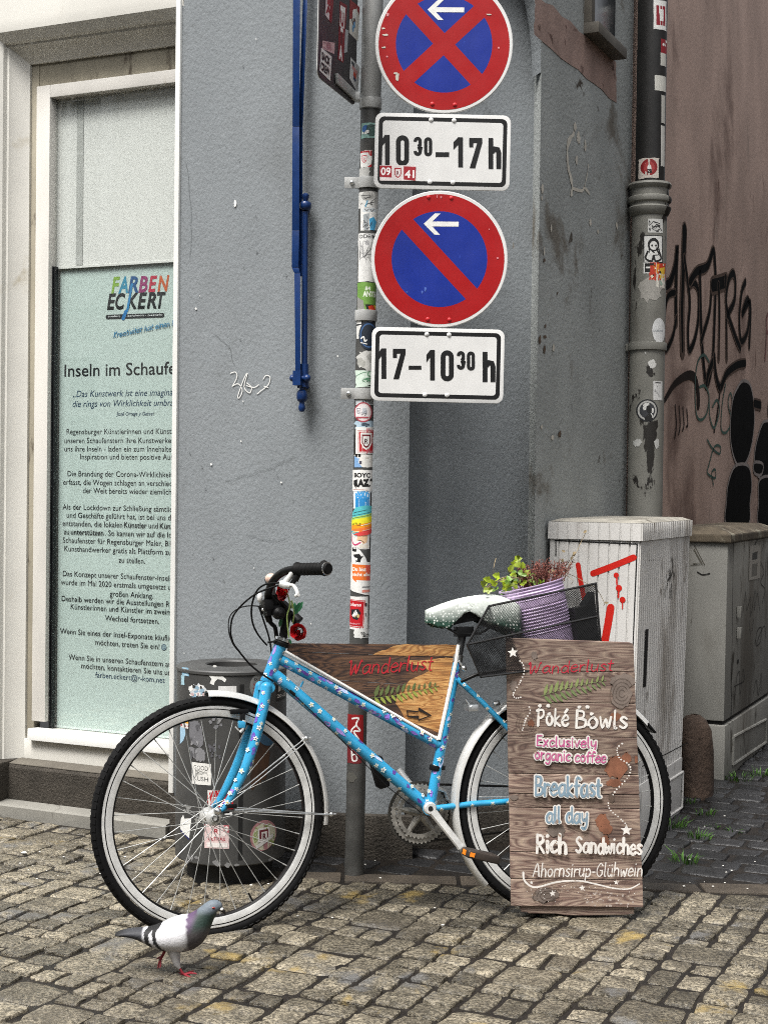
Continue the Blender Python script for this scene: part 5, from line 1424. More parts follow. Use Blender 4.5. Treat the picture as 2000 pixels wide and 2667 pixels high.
def wheel(C_, P_, name='wheel'):
    X_, Y_, N_ = P_.u, P_.v, P_.n
    w = thing(name, 'x', 'x', tuple(C_)); del w['label'], w['category']
    w.parent = bike; w.location = C_ - BASE[bike.name]
    mb = MB()
    rt, rc = 0.0158, RW - 0.0158
    prof = []
    for q in range(-130, 131, 13):
        a = R(q); e = 1.0 + (0.03 if abs(q) < 40 else 0)
        prof.append((rc + rt * math.cos(a) * e, rt * math.sin(a)))
    mb.lathe(prof, C_, N_, 120, X_)
    nk = 100
    for i in range(nk):                   # tread lugs along both shoulders
        for sg in (-1, 1):
            a = 2 * math.pi * (i + (.5 if sg > 0 else 0)) / nk
            er = X_ * math.cos(a) + Y_ * math.sin(a); et = -X_ * math.sin(a) + Y_ * math.cos(a)
            q = R(48)
            rad = er * math.cos(q) + N_ * sg * math.sin(q); tn = er * -math.sin(q) + N_ * sg * math.cos(q)
            mb.box(C_ + er * rc + rad * (rt - .0002), .0034, .0125, .012, (rad, et, tn))
        a = 2 * math.pi * i / nk
    mb.build('tyre', m_tyre, w, smooth=40)
    mb = MB()
    hw = .0115
    for sg in (-1, 1):
        mb.lathe([(.3145, sg * .0095), (.312, sg * hw), (.3065, sg * hw)], C_, N_, 96, X_, m=0)
        mb.lathe([(.3065, sg * hw), (.3061, sg * (hw - .001)), (.3037, sg * (hw - .001)), (.3033, sg * hw)], C_, N_, 96, X_, m=1)
        mb.lathe([(.3033, sg * hw), (.2875, sg * (hw - .0005)), (.2845, sg * (hw - .0015))], C_, N_, 96, X_, m=0)
    mb.lathe([(.2845, hw - .0015), (.279, .006), (.279, -.006), (.2845, -(hw - .0015))], C_, N_, 96, X_, m=1)
    mb.build('rim', [m_alu, m_blackp], w, smooth=30)
    mb = MB()
    mb.lathe([(0, .052), (.006, .052), (.007, .046), (.007, .038), (.015, .037), (.022, .034), (.022, .030), (.013, .028), (.012, 0), (.013, -.028), (.022, -.030), (.022, -.034), (.015, -.037), (.007, -.038), (.007, -.05), (0, -.05)], C_, N_, 24, X_)
    mb.build('hub', m_alu, w)
    for i in range(36):
        sg = 1 if i % 2 else -1
        grp = (i // 2) % 2
        a = 2 * math.pi * (i + .5) / 36
        b = a + (R(62) if grp else -R(62)) + R(5)
        p0 = C_ + (X_ * math.cos(b) + Y_ * math.sin(b)) * .0205 + N_ * sg * .032
        p1 = C_ + (X_ * math.cos(a) + Y_ * math.sin(a)) * .279 + N_ * sg * .003
        mb = MB(); mb.tube([p0, p1], .00115, 5)
        mb.tube([p1.lerp(p0, .045), p1], .0019, 6)
        mb.build('spoke', m_spoke, w)
    mb = MB(); a = R(-64)
    er = X_ * math.cos(a) + Y_ * math.sin(a)
    mb.tube([C_ + er * .285, C_ + er * .252], [.003, .0025], 8); mb.build('valve', m_blackp, w)
    return w
wheel(WC, PWh); wheel(RC, PBk_)
def mudguard(C_, P_, a0, a1, rad, hw, k=44):
    mb = MB(); X_, Y_, N_ = P_.u, P_.v, P_.n
    prof = [(-hw, -.012), (-hw * .92, -.004), (-hw * .6, .002), (0, .0045), (hw * .6, .002), (hw * .92, -.004), (hw, -.012)]
    prof = prof + [(a * .94, b - .0016) for a, b in prof[::-1]]
    m_ = len(prof); vs = []
    for i in range(k + 1):
        a = a0 + (a1 - a0) * i / k
        er = X_ * math.cos(a) + Y_ * math.sin(a)
        vs += [C_ + er * (rad + h) + N_ * z for z, h in prof]
    fs = [(i * m_ + j, i * m_ + (j + 1) % m_, (i + 1) * m_ + (j + 1) % m_, (i + 1) * m_ + j) for i in range(k) for j in range(m_)]
    fs += [tuple(range(m_)), tuple(range(k * m_ + m_ - 1, k * m_ - 1, -1))]
    mb.add(vs, fs)
    return mb.build('mudguard', m_fender, bike, smooth=40)
mudguard(WC, PWh, R(91), R(-8), RW + .012, .024)
mudguard(RC, PBk_, R(222), R(41), RW + .014, .026)
mb = MB(); a = R(40); er = PBk_.u * math.cos(a) + PBk_.v * math.sin(a); et = PBk_.u * math.sin(a) - PBk_.v * math.cos(a)
mb.box(RC + er * (RW + .008) + et * .01, .006, .04, .055, (er, et, NB)); mb.build('mud_flap', m_blackp, bike, bevel=.002)
# stays
def rods(name, plist, r, m, n=8):
    mb = MB()
    for p in plist: mb.tube(p, r, n)
    return mb.build(name, m, bike)
rods('mudguard_stay', [[pw(602, 2078, .045), pw(797, 1921, .022)], [pw(602, 2090, .052), pw(800, 1930, .022)], [pw(602, 2078, -.045), pw(790, 1926, -.022)]], .0017, m_steel)
rods('mudguard_stay', [[pw(612, 2103, .045), pw(862, 2121, .022)], [pw(612, 2112, .05), pw(862, 2123, .022)], [pw(612, 2108, -.045), pw(860, 2120, -.022)]], .0017, m_steel)
for (x, y) in ((798, 1923), (863, 2121)):
    mb = MB(); mb.ball(pw(x, y, .025), .0072); mb.tube([pw(x, y, .02) - PWh.u * .008, pw(x, y, .02) + PWh.u * .014], .0032, 8); mb.build('stay_clip', m_steel, bike)
mb = MB(); mb.ball(pw(567, 2113, .056), .0115, .0115, .0115, 14, 10); mb.lathe([(.010, .04), (.013, .048), (.011, .056)], WC, NW, 18); mb.build('axle_nut', m_chrome, bike)
mb = MB(); mb.box(pw(604, 2100, .058), .03, .012, .007, (PWh.u, PWh.v, NW)); mb.box(pw(590, 2116, .058), .02, .006, .004, (PWh.u, PWh.v, NW)); mb.build('quick_release', m_blackp, bike, bevel=.002)
mb = MB(); mb.box(pw(595, 2119, .058), .021, .006, .003, (PWh.u, PWh.v, NW)); mb.build('reflector', m_white_s, bike)
# frame
FRT = []
mb = MB()
def ft(pts, r, off=0.0, n=18, deco=True):
    q = [pb_(x, y, off) for x, y in pts]
    mb.tube(q, r, n)
    if deco: FRT.append((q, r))
hd0, hd1 = (730, 1683), (697, 1772)
ft([hd0, hd1], .0185, n=22)
ft([(731, 1718), (1143, 1939)], .0155)
ft([(713, 1754), (1119, 2105)], .0175)
ft([(1190, 1718), (1119, 2105)], .0152)
mb.tube([pb_(1119, 2105, .036), pb_(1119, 2105, -.036)], .021, 20)
for sg in (1, -1):
    ft([(1126, 2106), (1230, 2094), (1330, 2087), (1468, 2085)], .0092 if sg > 0 else .009, .014 * sg, 12, sg > 0)
    q = [pb_(1190, 1768, .012 * sg), pb_(1255, 1828, .034 * sg), pb_(1330, 1905, .05 * sg), pb_(1466, 2080, .058 * sg)]
    mb.tube(q, .0082, 12)
    if sg > 0: FRT.append((q, .0082))
    mb.box(pb_(1470, 2086, .057 * sg), .05, .03, .006, (PBk_.u, PBk_.v, NB))
hdv = (pb_(*hd1) - pb_(*hd0)).normalized()
mb.tube([pb_(*hd1) - hdv * .004, pb_(*hd1) + hdv * .006], .0205, 20)
# little cable lug on the down tube
q = pb_(783, 1790); mb.tube([q, q + UZ * .018 + PBk_.u * .008], .003, 8)
mb.build('frame', m_frame, bike)
# fork: crown and two raked blades
CRN = pb_(*hd1) + hdv * .02
blade = [(694, 1790), (684, 1850), (664, 1926), (640, 1999), (612, 2057), (588, 2099), (573, 2112)]
mb = MB()
mb.tube([CRN - hdv * .018, CRN + hdv * .014], .019, 20)
FKT = []
for sg in (1, -1):
    q = []
    for i, (x, y) in enumerate(blade):
        o = .026 + .014 * min(1, i / 3)
        q.append(pw(x, y, o) - NW * (0 if sg > 0 else 2 * o))
    q = [CRN] + q if False else q
    rr = [.0165, .0165, .0158, .0145, .012, .0095, .0075]
    mb.tube(smooth_pts(q, 3), [rr[min(6, i // 3)] * (1 - (i % 3) / 3) + rr[min(6, i // 3 + 1)] * ((i % 3) / 3) for i in range(len(smooth_pts(q, 3)))], 18)
    mb.ball(q[0], .0165)
    if sg > 0: FKT.append((q, rr))
mb.tube([pw(*blade[0], 0) + NW * .03, pw(*blade[0], 0) - NW * .03], .0165, 16)
fork = mb.build('fork', m_frame, bike)
mb = MB()
e = pw(640, 1886, .046); mb.box(e - PWh.u * .012, .018, .02, .02, (PWh.u, PWh.v, NW)); mb.build('fork_boss', m_frame, bike, bevel=.003)
# headset
mb = MB()
h0 = pb_(*hd0)
mb.lathe([(.019, 0), (.023, .003), (.024, .010), (.021, .014)], h0, -hdv, 24)
hs = mb.build('headset', m_blackp, bike)
mb = MB(); mb.lathe([(.020, .0145), (.023, .016), (.023, .024), (.019, .027), (.0, .027)], h0, -hdv, 24); mb.build('headset_ring', m_chrome, bike)
# front brake
mb = MB()
for sg in (1, -1):
    e = pw(632, 1882, .04 * sg); mb.box(e, .014, .05, .012, (PWh.u, PWh.v, NW)); mb.box(pw(624, 1853, .02 * sg), .055, .014, .012, (PWh.u, PWh.v, NW))
mb.build('brake', m_blackp, bike, bevel=.003)
mb = MB(); mb.tube([pw(637, 1876, .05), pw(632, 1900, .05), pw(626, 1908, .05)], [.006, .0055, .004], 10); mb.tube([pw(613, 1893, .05), pw(622, 1903, .05)], .002, 6); mb.build('brake_arm', m_alu, bike)
# daisies and scraps of paper pasted on the tubes
dz_ = Ink(); 
class Daisies:
    def __init__(s): s.mb = MB()
    def flower(s, c, t, up, r, R0):
        """five petals lying on the tube surface (radius R0) round point c; t along the tube, up across."""
        ax_ = c['ax']; 
def tube_pts(q):
    L_ = [0]
    for a, b in zip(q, q[1:]): L_.append(L_[-1] + (b - a).length)
    return L_
fl = MB()
def petal_poly(cu, cv_, r, n=5, rot=0.0):
    polys = []
    for i in range(n):
        a = rot + 2 * math.pi * i / n
        px, py = cu + math.cos(a) * r * .62, cv_ + math.sin(a) * r * .62
        polys.append([(px + math.cos(a) * r * .42 * math.cos(q) - math.sin(a) * r * .3 * math.sin(q), py + math.sin(a) * r * .42 * math.cos(q) + math.cos(a) * r * .3 * math.sin(q)) for q in [2 * math.pi * j / 8 for j in range(8)]])
    return polys
def decorate(q, r, par, nf, purple, r1=None):
    L_ = tube_pts(q); T_ = L_[-1]
    for kind, cnt in (('p', purple), ('f', nf)):
        ik = Ink(eps=.00004)
        for i in range(cnt):
            s_ = T_ * (i + .5 + rnd(-.3, .3)) / cnt
            s_ = min(max(s_, .015), T_ - .012)
            v_ = rnd(-1.0, 1.0) * r
            sz = rnd(.0058, .0078)
            if kind == 'f':
                rot = rnd(0, 6); fcol = random.choice(['dfe3dc', 'd3dbd8', 'c6d3d6'])
                for p in petal_poly(s_, v_, sz, 5, rot): ik.poly(p, fcol)
                ik.ell(s_, v_, sz * .26, sz * .26, random.choice(['d8b63a', 'd8c46a', '4a4640']), 8)
            else:
                ik.blob(s_, v_, rnd(.006, .016), rnd(.004, .008), random.choice(['6a4fb0', '8a6cc8', '5a3d92', 'b5c4e8', '9d86cc']), .45, 9)
        def at(a, b, h):
            j = 0
            while j < len(q) - 2 and a > L_[j + 1]: j += 1
            t = (a - L_[j]) / max(1e-6, L_[j + 1] - L_[j])
            c = q[j].lerp(q[j + 1], t)
            rr = r if r1 is None else r1[j] + (r1[j + 1] - r1[j]) * t
            ax = (q[j + 1] - q[j]).normalized()
            side = NB.cross(ax).normalized()
            n0 = ax.cross(side); n0 = n0 if n0.dot(NB) > 0 else -n0
            th = b / rr
            return c + (n0 * math.cos(th) + side * math.sin(th)) * (rr + h + .0002)
        if cnt: ik.build('daisy_pattern' if kind == 'f' else 'lilac_pattern', at, par, off=.0004)
frame = bpy.data.objects['frame']
decorate(FRT[0][0], FRT[0][1], frame, 5, 3)
decorate(FRT[1][0], FRT[1][1], frame, 20, 22)
decorate(FRT[2][0], FRT[2][1], frame, 19, 10)
decorate(FRT[3][0], FRT[3][1], frame, 13, 14)
decorate(FRT[4][0], FRT[4][1], frame, 8, 0)
decorate(FRT[5][0], FRT[5][1], frame, 9, 0)
decorate(FKT[0][0], FKT[0][1][0], fork, 17, 9, FKT[0][1])
# crank set
BBc = pb_(1119, 2105)
CR = pb_(1093, 2119, -.05)
mb = MB()
def ring(mb, c, r0, r1, th, nt=0):
    k = max(64, nt * 4); vs = []
    for z in (-th / 2, th / 2):
        for i in range(k):
            a = 2 * math.pi * i / k
            ro = r1 - (0.004 if nt and (i % 4) in (0, 3) else 0)
            for r in (r0, ro): vs.append(c + (PBk_.u * math.cos(a) + PBk_.v * math.sin(a)) * r + NB * z)
    fs = []
    for i in range(k):
        j = (i + 1) % k; o = 2 * k
        fs += [(2 * i, 2 * j, 2 * j + 1, 2 * i + 1), (o + 2 * i, o + 2 * i + 1, o + 2 * j + 1, o + 2 * j), (2 * i + 1, 2 * j + 1, o + 2 * j + 1, o + 2 * i + 1), (2 * i, o + 2 * i, o + 2 * j, 2 * j)]
    mb.add(vs, fs)
ring(mb, CR, .074, .090, .004, 44); ring(mb, CR + NB * .008, .060, .074, .004, 36)
for i in range(5):
    a = R(72 * i + 20); e = PBk_.u * math.cos(a) + PBk_.v * math.sin(a)
    mb.tube([CR + NB * .003, CR + NB * .003 + e * .078], [.012, .007], 8)
mb.build('chainring', M('worn_chainring', '#8f8c85', .45, metal=.3, var=.35, vs=40), bike, smooth=20)
mb = MB(); ring(mb, CR - NB * .008, .086, .0965, .002); mb.build('chain_guard', M('clear_guard', '#3a3833', .3, var=.2), bike)
mb = MB(); mb.tube([CR - NB * .002 + PBk_.u * .0 + PBk_.v * .088, pb_(1472, 2052, -.045)], .0035, 6); mb.tube([CR - NB * .002 - PBk_.v * .086, pb_(1480, 2145, -.045)], .0035, 6); mb.build('chain', M('dark_chain', '#2a2724', .5, metal=.6), bike)
ce = pb_(1200, 2207, .075)
mb = MB()
c0 = pb_(1119, 2105, .062)
d_ = (ce - c0).normalized(); sd = d_.cross(NB).normalized()
mb.lathe([(0, .0), (.017, .0), (.019, .004), (.019, .014), (.015, .018), (0, .018)], c0 - NB * .008, NB, 24)
vs = []
for t, w_, h_ in ((0.0, .015, .010), (.1, .0125, .0095), (.5, .0108, .008), (.92, .0105, .0075), (1.0, .012, .0075)):
    c = c0.lerp(ce, t)
    for a, b in ((-.7, -1), (.7, -1), (1, -.4), (1, .4), (.6, 1), (-.6, 1), (-1, .4), (-1, -.4)): vs.append(c + sd * w_ * a + NB * h_ * b)
mb.add(vs, [(i * 8 + j, i * 8 + (j + 1) % 8, (i + 1) * 8 + (j + 1) % 8, (i + 1) * 8 + j) for i in range(4) for j in range(8)] + [tuple(range(8)), tuple(range(39, 31, -1))])
ck = mb.build('crank', m_alu, bike)
mb = MB(); mb.lathe([(0, 0), (.0075, 0), (.0075, .001), (0, .001)], c0 + NB * .0105, NB, 16); mb.build('crank_bolt', m_dark, ck)
fe = BBc * 2 - ce
mb = MB(); mb.tube([BBc - NB * .062, fe - NB * .02], [.015, .011], 10); mb.build('crank', m_alu, bike)
def pedal(c, ux, uy):
    mb = MB()
    mb.box(c + NB * .055, .098, .024, .075, (ux, uy, NB)); p_ = mb.build('pedal', m_blackp if c is fe else M('worn_pedal', '#2c241e', .55, var=.3, vs=30), bike, bevel=.008, seg=3)
    mb = MB(); mb.tube([c - NB * .005, c + NB * .02], .007, 10); mb.build('pedal_axle', m_alu, p_)
    mb = MB(); mb.box(c + NB * .055 - ux * .0485, .004, .014, .03, (ux, uy, NB)); mb.box(c + NB * .0935, .03, .012, .003, (ux, uy, NB)) if False else None
    mb.build('pedal_reflector', ink('e8841a'), p_)
    mb = MB(); mb.box(c + NB * .093 - ux * .036, .014, .012, .003, (ux, uy, NB)); mb.build('pedal_reflector', ink('e8841a'), p_)
ux = (PBk_.u * math.cos(R(-14)) + PBk_.v * math.sin(R(-14))); uy = NB.cross(ux)
pedal(ce + (pb_(1238, 2222, .14) - pb_(1201, 2209, .14)), ux, uy)
mb = MB(); q = pb_(987, 2010, -.1); ux = (PBk_.u * math.cos(R(-75)) + PBk_.v * math.sin(R(-75))); mb.box(q, .095, .035, .07, (ux, NB.cross(ux), NB)); mb.build('pedal', m_blackp, bike, bevel=.008)
# derailleur cage and clamp on the seat tube
mb = MB(); q = pb_(1133, 2000); ax = (pb_(1119, 2105) - pb_(1190, 1718)).normalized()
mb.tube([q - ax * .008, q + ax * .008], .0178, 18); mb.box(q + PBk_.u * .022 , .014, .012, .02, (PBk_.u, PBk_.v, NB)); mb.build('front_derailleur', m_blackp, bike, bevel=.002)
mb = MB(); mb.tube([pb_(1137, 2052, -.03), pb_(1158, 2060, -.04), pb_(1166, 2082, -.045)], [.008, .006, .007], 8); mb.build('derailleur_cage', m_alu, bike)
# seat post
mb = MB(); mb.tube([pb_(1189, 1725), pb_(1206, 1640)], .0128, 16); mb.build('seat_post', M('grey_seat_post', '#5f6062', .35, metal=.6), bike)
mb = MB(); q = pb_(1190, 1716); mb.tube([q - ax * .012, q + ax * .01], .0172, 16); mb.ball(pb_(1208, 1741, .02), .009); mb.tube([pb_(1195, 1722, .016), pb_(1208, 1741, .02)], .004, 8); mb.build('seat_clamp', m_steel, bike)
# black saddle under its cover
def saddle_w(t):       # half width along the saddle, 0 nose .. 1 tail
    return .022 + .012 * t + .062 * (max(0, t - .35) / .65) ** 1.25
def saddle_surf(mb, infl, z_top, skirt, k=26, m_=22, wr=0.0, arch=True):
    L0 = pb_(1107, 1610); L1 = pb_(1345, 1590)
    D = (L1 - L0); rows = []
    for i in range(k + 1):
        t = i / k
        c = L0.lerp(L1, t)
        hw = (saddle_w(t) + infl) * min(1, math.sqrt(max(0, 1 - ((0.5 - t) / .5) ** 8)) + .12)
        zt_ = z_top + .016 * math.sin(math.pi * min(1, t * 1.0)) - .012 * (1 - t) ** 3 + .010 * t - .05 * max(0, t - .72) ** 1.5 * 4
        sk = skirt * (.30 + .70 * min(1, t / .26)) * (1 - (.62 * math.exp(-((t - .42) / .17) ** 2) if arch else 0))
        row = []
        for j in range(m_ + 1):
            a = -1 + 2 * j / m_
            s_ = abs(a)
            if s_ < .55: x_ = a / .55 * hw * .92; z_ = zt_ - .012 * (s_ / .55) ** 2
            else:
                q = (s_ - .55) / .45
                x_ = math.copysign(hw * (.92 + .12 * math.sin(q * 1.9)), a); z_ = zt_ - .012 - sk * q
            wv = wr * (math.sin(i * 2.4 + j * .9) * .5 + math.sin(i * 1.13 - j * 1.7) * .6) * (0.3 + s_)
            row.append(c + NB * (x_ + math.copysign(wv, a)) + UZ * (z_ + wv * .5) - UZ * 0.0)
        rows.append(row)
    w_ = m_ + 1
    vs = [p for r_ in rows for p in r_]
    fs = [(i * w_ + j, i * w_ + j + 1, (i + 1) * w_ + j + 1, (i + 1) * w_ + j) for i in range(k) for j in range(m_)]
    b = len(vs)
    mb.add(vs, fs + [tuple(range(w_)), tuple(k * w_ + j for j in range(w_))][0 if arch else 0:])
mb = MB(); saddle_surf(mb, -.004, .028, .055, arch=False); mb.build('saddle', m_blackp, bike, smooth=60)
mb = MB()
for sg in (1, -1): mb.tube([pb_(1140, 1622, .02 * sg), pb_(1190, 1650, .022 * sg), pb_(1250, 1650, .022 * sg), pb_(1310, 1615, .03 * sg)], .0038, 8)
mb.box(pb_(1207, 1645), .05, .03, .05, (PBk_.u, PBk_.v, NB)); mb.build('saddle_rail', m_blackp, bike, bevel=.003)
def cover_mat():
    m = M('cover_cloth', '#cfd6cc', .55, var=.12, vs=10, spec=.5)
    nt = m.node_tree; N = nt.nodes; L = nt.links
    bs__ = N['Principled BSDF']
    tc = N.new('ShaderNodeTexCoord'); vo = N.new('ShaderNodeTexVoronoi'); vo.inputs['Scale'].default_value = 105; vo.inputs['Randomness'].default_value = .6
    mr = N.new('ShaderNodeMapRange'); mr.inputs[1].default_value = .24; mr.inputs[2].default_value = .34
    L.new(tc.outputs['Object'], vo.inputs['Vector']); L.new(vo.outputs['Distance'], mr.inputs[0])
    # green cloth, dotted white; the cover turns paler towards its crown
    sx_ = N.new('ShaderNodeSeparateXYZ'); L.new(tc.outputs['Object'], sx_.inputs[0])
    no = N.new('ShaderNodeTexNoise'); no.inputs['Scale'].default_value = 22; L.new(tc.outputs['Object'], no.inputs['Vector'])
    ad = N.new('ShaderNodeMath'); ad.operation = 'MULTIPLY_ADD'; ad.inputs[1].default_value = .03; L.new(no.outputs[0], ad.inputs[0]); L.new(sx_.outputs['Z'], ad.inputs[2])
    mr2 = N.new('ShaderNodeMapRange'); mr2.inputs[1].default_value = .040; mr2.inputs[2].default_value = .082; L.new(ad.outputs[0], mr2.inputs[0])
    mx0 = N.new('ShaderNodeMix'); mx0.data_type = 'RGBA'; mx0.inputs[6].default_value = (*lin('274a3c'), 1); mx0.inputs[7].default_value = (*lin('c6ccc6'), 1); L.new(mr2.outputs[0], mx0.inputs[0])
    mx = N.new('ShaderNodeMix'); mx.data_type = 'RGBA'; mx.inputs[6].default_value = (*lin('e4e8e2'), 1)
    L.new(mr.outputs[0], mx.inputs[0]); L.new(mx0.outputs[2], mx.inputs[7])
    L.new(mx.outputs[2], bs__.inputs['Base Color'])
    return m
q = pb_(1215, 1640)
mb = MB(); saddle_surf(mb, .006, .036, .088, 44, 34, .0042)
scv = mb.build('saddle_cover', cover_mat(), None, base=q, smooth=70)
tag(scv, 'green cloth cover with white dots stretched over the bicycle saddle', 'saddle cover')
so = scv.modifiers.new('solid', 'SOLIDIFY'); so.thickness = .0012
# handlebar
def hp(x, y, lat): return W(x, y, (WC.y + .28) - math.cos(THW) * lat)
QY = PWh.hit3(722, 1600).y
def hw_(x, y, lat): return W(x, y, QY - math.cos(THW) * lat)
mb = MB(); mb.tube([h0 - hdv * .02, pb_(748, 1600), pb_(752, 1588)], .0125, 16)
mb.tube([pb_(752, 1590), pb_(738, 1578), hw_(712, 1566, 0)], [.016, .0165, .017], 16)
mb.tube([hw_(712, 1566, -.03), hw_(705, 1566, .03)], .021, 18)
mb.build('stem', m_blackp, bike)
near = [hw_(706, 1566, 0), hw_(698, 1557, .03), hw_(704, 1528, .065), hw_(720, 1503, .10), hw_(743, 1488, .14), hw_(772, 1482, .18), hw_(800, 1483, .21), hw_(857, 1481, .285)]
far = [hw_(706, 1566, 0), hw_(709, 1556, -.03), hw_(708, 1535, -.07), hw_(704, 1520, -.12), hw_(702, 1513, -.18), hw_(703, 1510, -.27)]
mb = MB(); mb.tube(smooth_pts(near[:7], 4), .0112, 14); mb.tube(smooth_pts(far, 4), .0112, 14); hb = mb.build('handlebar', m_blackp, bike)
mb = MB()
g0, g1 = hw_(775, 1483, .185), hw_(852, 1481, .28)
k_ = 26; pts = [g0.lerp(g1, i / k_) for i in range(k_ + 1)]
mb.tube(pts, [(.0162 + (.0022 if (i % 3) == 0 else 0) + (.003 if i < 2 or i > 23 else 0)) for i in range(k_ + 1)], 16)
mb.tube([g1, g1.lerp(g1 + (g1 - g0), .06)], [.0165, .014], 16)
mb.ball(hw_(844, 1470, .272), .012)
mb.build('grip', m_rubber, hb)
mb = MB(); mb.tube([pts[-1] - (g1 - g0) * .012, pts[-1] + (g1 - g0) * .012], .0192, 18); mb.build('grip_ring', m_steel, hb)
mb = MB(); f0, f1 = hw_(703, 1510, -.2), hw_(706, 1508, -.3); mb.tube([f0, f1], .016, 14); mb.build('grip', m_rubber, hb)
mb = MB(); mb.ball(hw_(706, 1507, -.1), .018, .014, .016); mb.build('bell', ink('d8b8a8', .3), hb)
# levers and shifters
mb = MB()
mb.tube([hw_(768, 1484, .17), hw_(757, 1500, .17), hw_(741, 1518, .175)], [.0095, .0085, .0085], 12)
mb.tube([hw_(731, 1520, .175), hw_(742, 1524, .18), hw_(757, 1526, .185)], [.0105, .011, .008], 12)
mb.tube(smooth_pts([hw_(755, 1525, .18), hw_(764, 1525, .2), hw_(772, 1536, .22), hw_(775, 1548, .24), hw_(771, 1552, .25), hw_(778, 1549, .26)], 4), .0052, 10)
mb.build('brake_lever', m_alu, hb)
mb = MB(); mb.tube([hw_(768, 1510, .18), hw_(760, 1522, .17)], .007, 10); mb.tube([hw_(775, 1497, .19), hw_(768, 1512, .19)], .010, 12); mb.build('shifter', m_blackp, hb)
mb = MB()
mb.box(hw_(712, 1590, .02), .05, .03, .04, (PWh.u, PWh.v, NW)); mb.box(hw_(695, 1575, .03), .028, .03, .05, (PWh.u, PWh.v, NW))
mb.lathe([(0, .0), (.017, .0), (.019, .01), (.018, .026), (.010, .03), (.010, .036), (0, .038)], hw_(722, 1597, .03), NW, 18)
mb.tube([hw_(678, 1575, .0), hw_(697, 1600, .0), hw_(703, 1620, .0)], [.01, .012, .009], 10)
mb.tube(smooth_pts([hw_(700, 1615, 0), hw_(708, 1625, 0), hw_(717, 1635, 0), hw_(721, 1664, 0)], 4), .0062, 10)
mb.tube([hw_(760, 1598, -.03), hw_(778, 1620, -.02)], [.013, .018], 14)
mb.tube([hw_(715, 1548, .05), hw_(745, 1582, .03)], .006, 8)
mb.build('lamp_bracket', m_blackp, bike, bevel=.003)
mb = MB(); mb.ball(hw_(677, 1556, .05), .0085, .008, .015); mb.build('reflector', m_white_s, bike)
mb = MB(); mb.ball(hw_(706, 1576, .045), .007, .006, .005); mb.ball(hw_(686, 1588, .04), .006, .005, .005); mb.build('bracket_bolt', m_steel, bike)
c7 = cv(580, 1440, 5.53)
def cable(pl, r=.0027, lat=.05, lat1=None):
    mb = MB(); n_ = len(pl)
    q = [hw_(*c7(x, y), lat + ((lat1 if lat1 is not None else lat) - lat) * i / (n_ - 1)) for i, (x, y) in enumerate(pl)]
    mb.tube(smooth_pts(q, 6), r, 8); mb.build('cable', m_rubber, bike)
cable([(830, 432), (720, 436), (600, 460), (500, 540), (440, 680), (415, 850), (440, 1030), (520, 1190), (640, 1330)], lat=.17, lat1=.03)
cable([(820, 462), (700, 500), (520, 570), (380, 660), (240, 790), (150, 920), (120, 1050), (120, 1180), (160, 1310), (240, 1420), (340, 1545), (420, 1630), (560, 1740), (730, 1850)], lat=.17, lat1=.06)
cable([(520, 768), (400, 762), (290, 778), (180, 830), (110, 910), (85, 1030), (100, 1180), (150, 1310), (215, 1400)], .0018, lat=.0, lat1=.05)
cable([(528, 780), (570, 910), (620, 1060), (670, 1220), (700, 1400), (700, 1500), (690, 1560)], .0026, lat=.02, lat1=.0)
cable([(650, 1290), (720, 1280), (800, 1262)], .003, lat=.03)
# bowden along the down tube
mb = MB(); mb.tube([pb_(745, 1793, .024), pb_(763, 1806, .024), pb_(900, 1938, .024), pb_(1010, 2050, .024), pb_(1098, 2118, .024)], .0014, 6); mb.tube([pb_(755, 1799, .022), pb_(768, 1810, .022)], .0045, 8); mb.build('cable', m_rubber, bike)
# carrier
mb = MB()
for sg in (1, -1):
    mb.tube([pb_(1200, 1775, .04 * sg), pb_(1238, 1758, .06 * sg), pb_(1330, 1740, .07 * sg), pb_(1560, 1690, .07 * sg)], .0055, 10)
    mb.tube([pb_(1470, 2076, .07 * sg), pb_(1480, 1900, .075 * sg), pb_(1500, 1706, .07 * sg)], .0055, 10)
for x in (1260, 1340, 1420, 1500): mb.tube([pb_(x, 1752 - (x - 1260) * .2, .068), pb_(x, 1752 - (x - 1260) * .2, -.068)], .0045, 8)
mb.build('carrier', m_blackp, bike)
mb = MB(); mb.tube([pb_(1212, 1822, .02), pb_(1232, 1850, .02), pb_(1225, 1838, .035)], .004, 8); mb.box(pb_(1224, 1842, 0), .03, .02, .07, (PBk_.u, PBk_.v, NB)); mb.tube([pb_(1285, 1835, .03), pb_(1300, 1830, .03)], .008, 10); mb.build('brake', m_steel, bike, bevel=.002)

# ------------------------------------------------------------------ wire basket on the carrier
c7b = cv(1050, 1300, 2.074)
def bkt(x, y, side):                 # near side +1, far side -1
    return pb_(*c7b(x, y), .115 * side)
mwire = M('black_wire', '#101011', .5, var=.2)
bas = thing('wire_basket', 'black wire mesh basket on the carrier holding the lilac flower pot', 'basket', tuple(pb_(1400, 1730)))
TL, TR, BL, BR2 = (462, 578), (1040, 455), (345, 790), (1062, 770)
LL, LR = (420, 960), (1075, 880)
frm = MB()
cor = {}
for sd_ in (1, -1):
    for nm, p in (('TL', TL), ('TR', TR), ('ML', (345, 785)), ('MR', (1052, 632)), ('LL', LL), ('LR', LR)): cor[nm, sd_] = bkt(*p, sd_)
for a, b in (('TL', 'TR'), ('TL', 'ML'), ('ML', 'MR'), ('TR', 'MR'), ('ML', 'LL'), ('LL', 'LR'), ('MR', 'LR')):
    for sd_ in (1, -1): frm.tube([cor[a, sd_], cor[b, sd_]], .0034, 8)
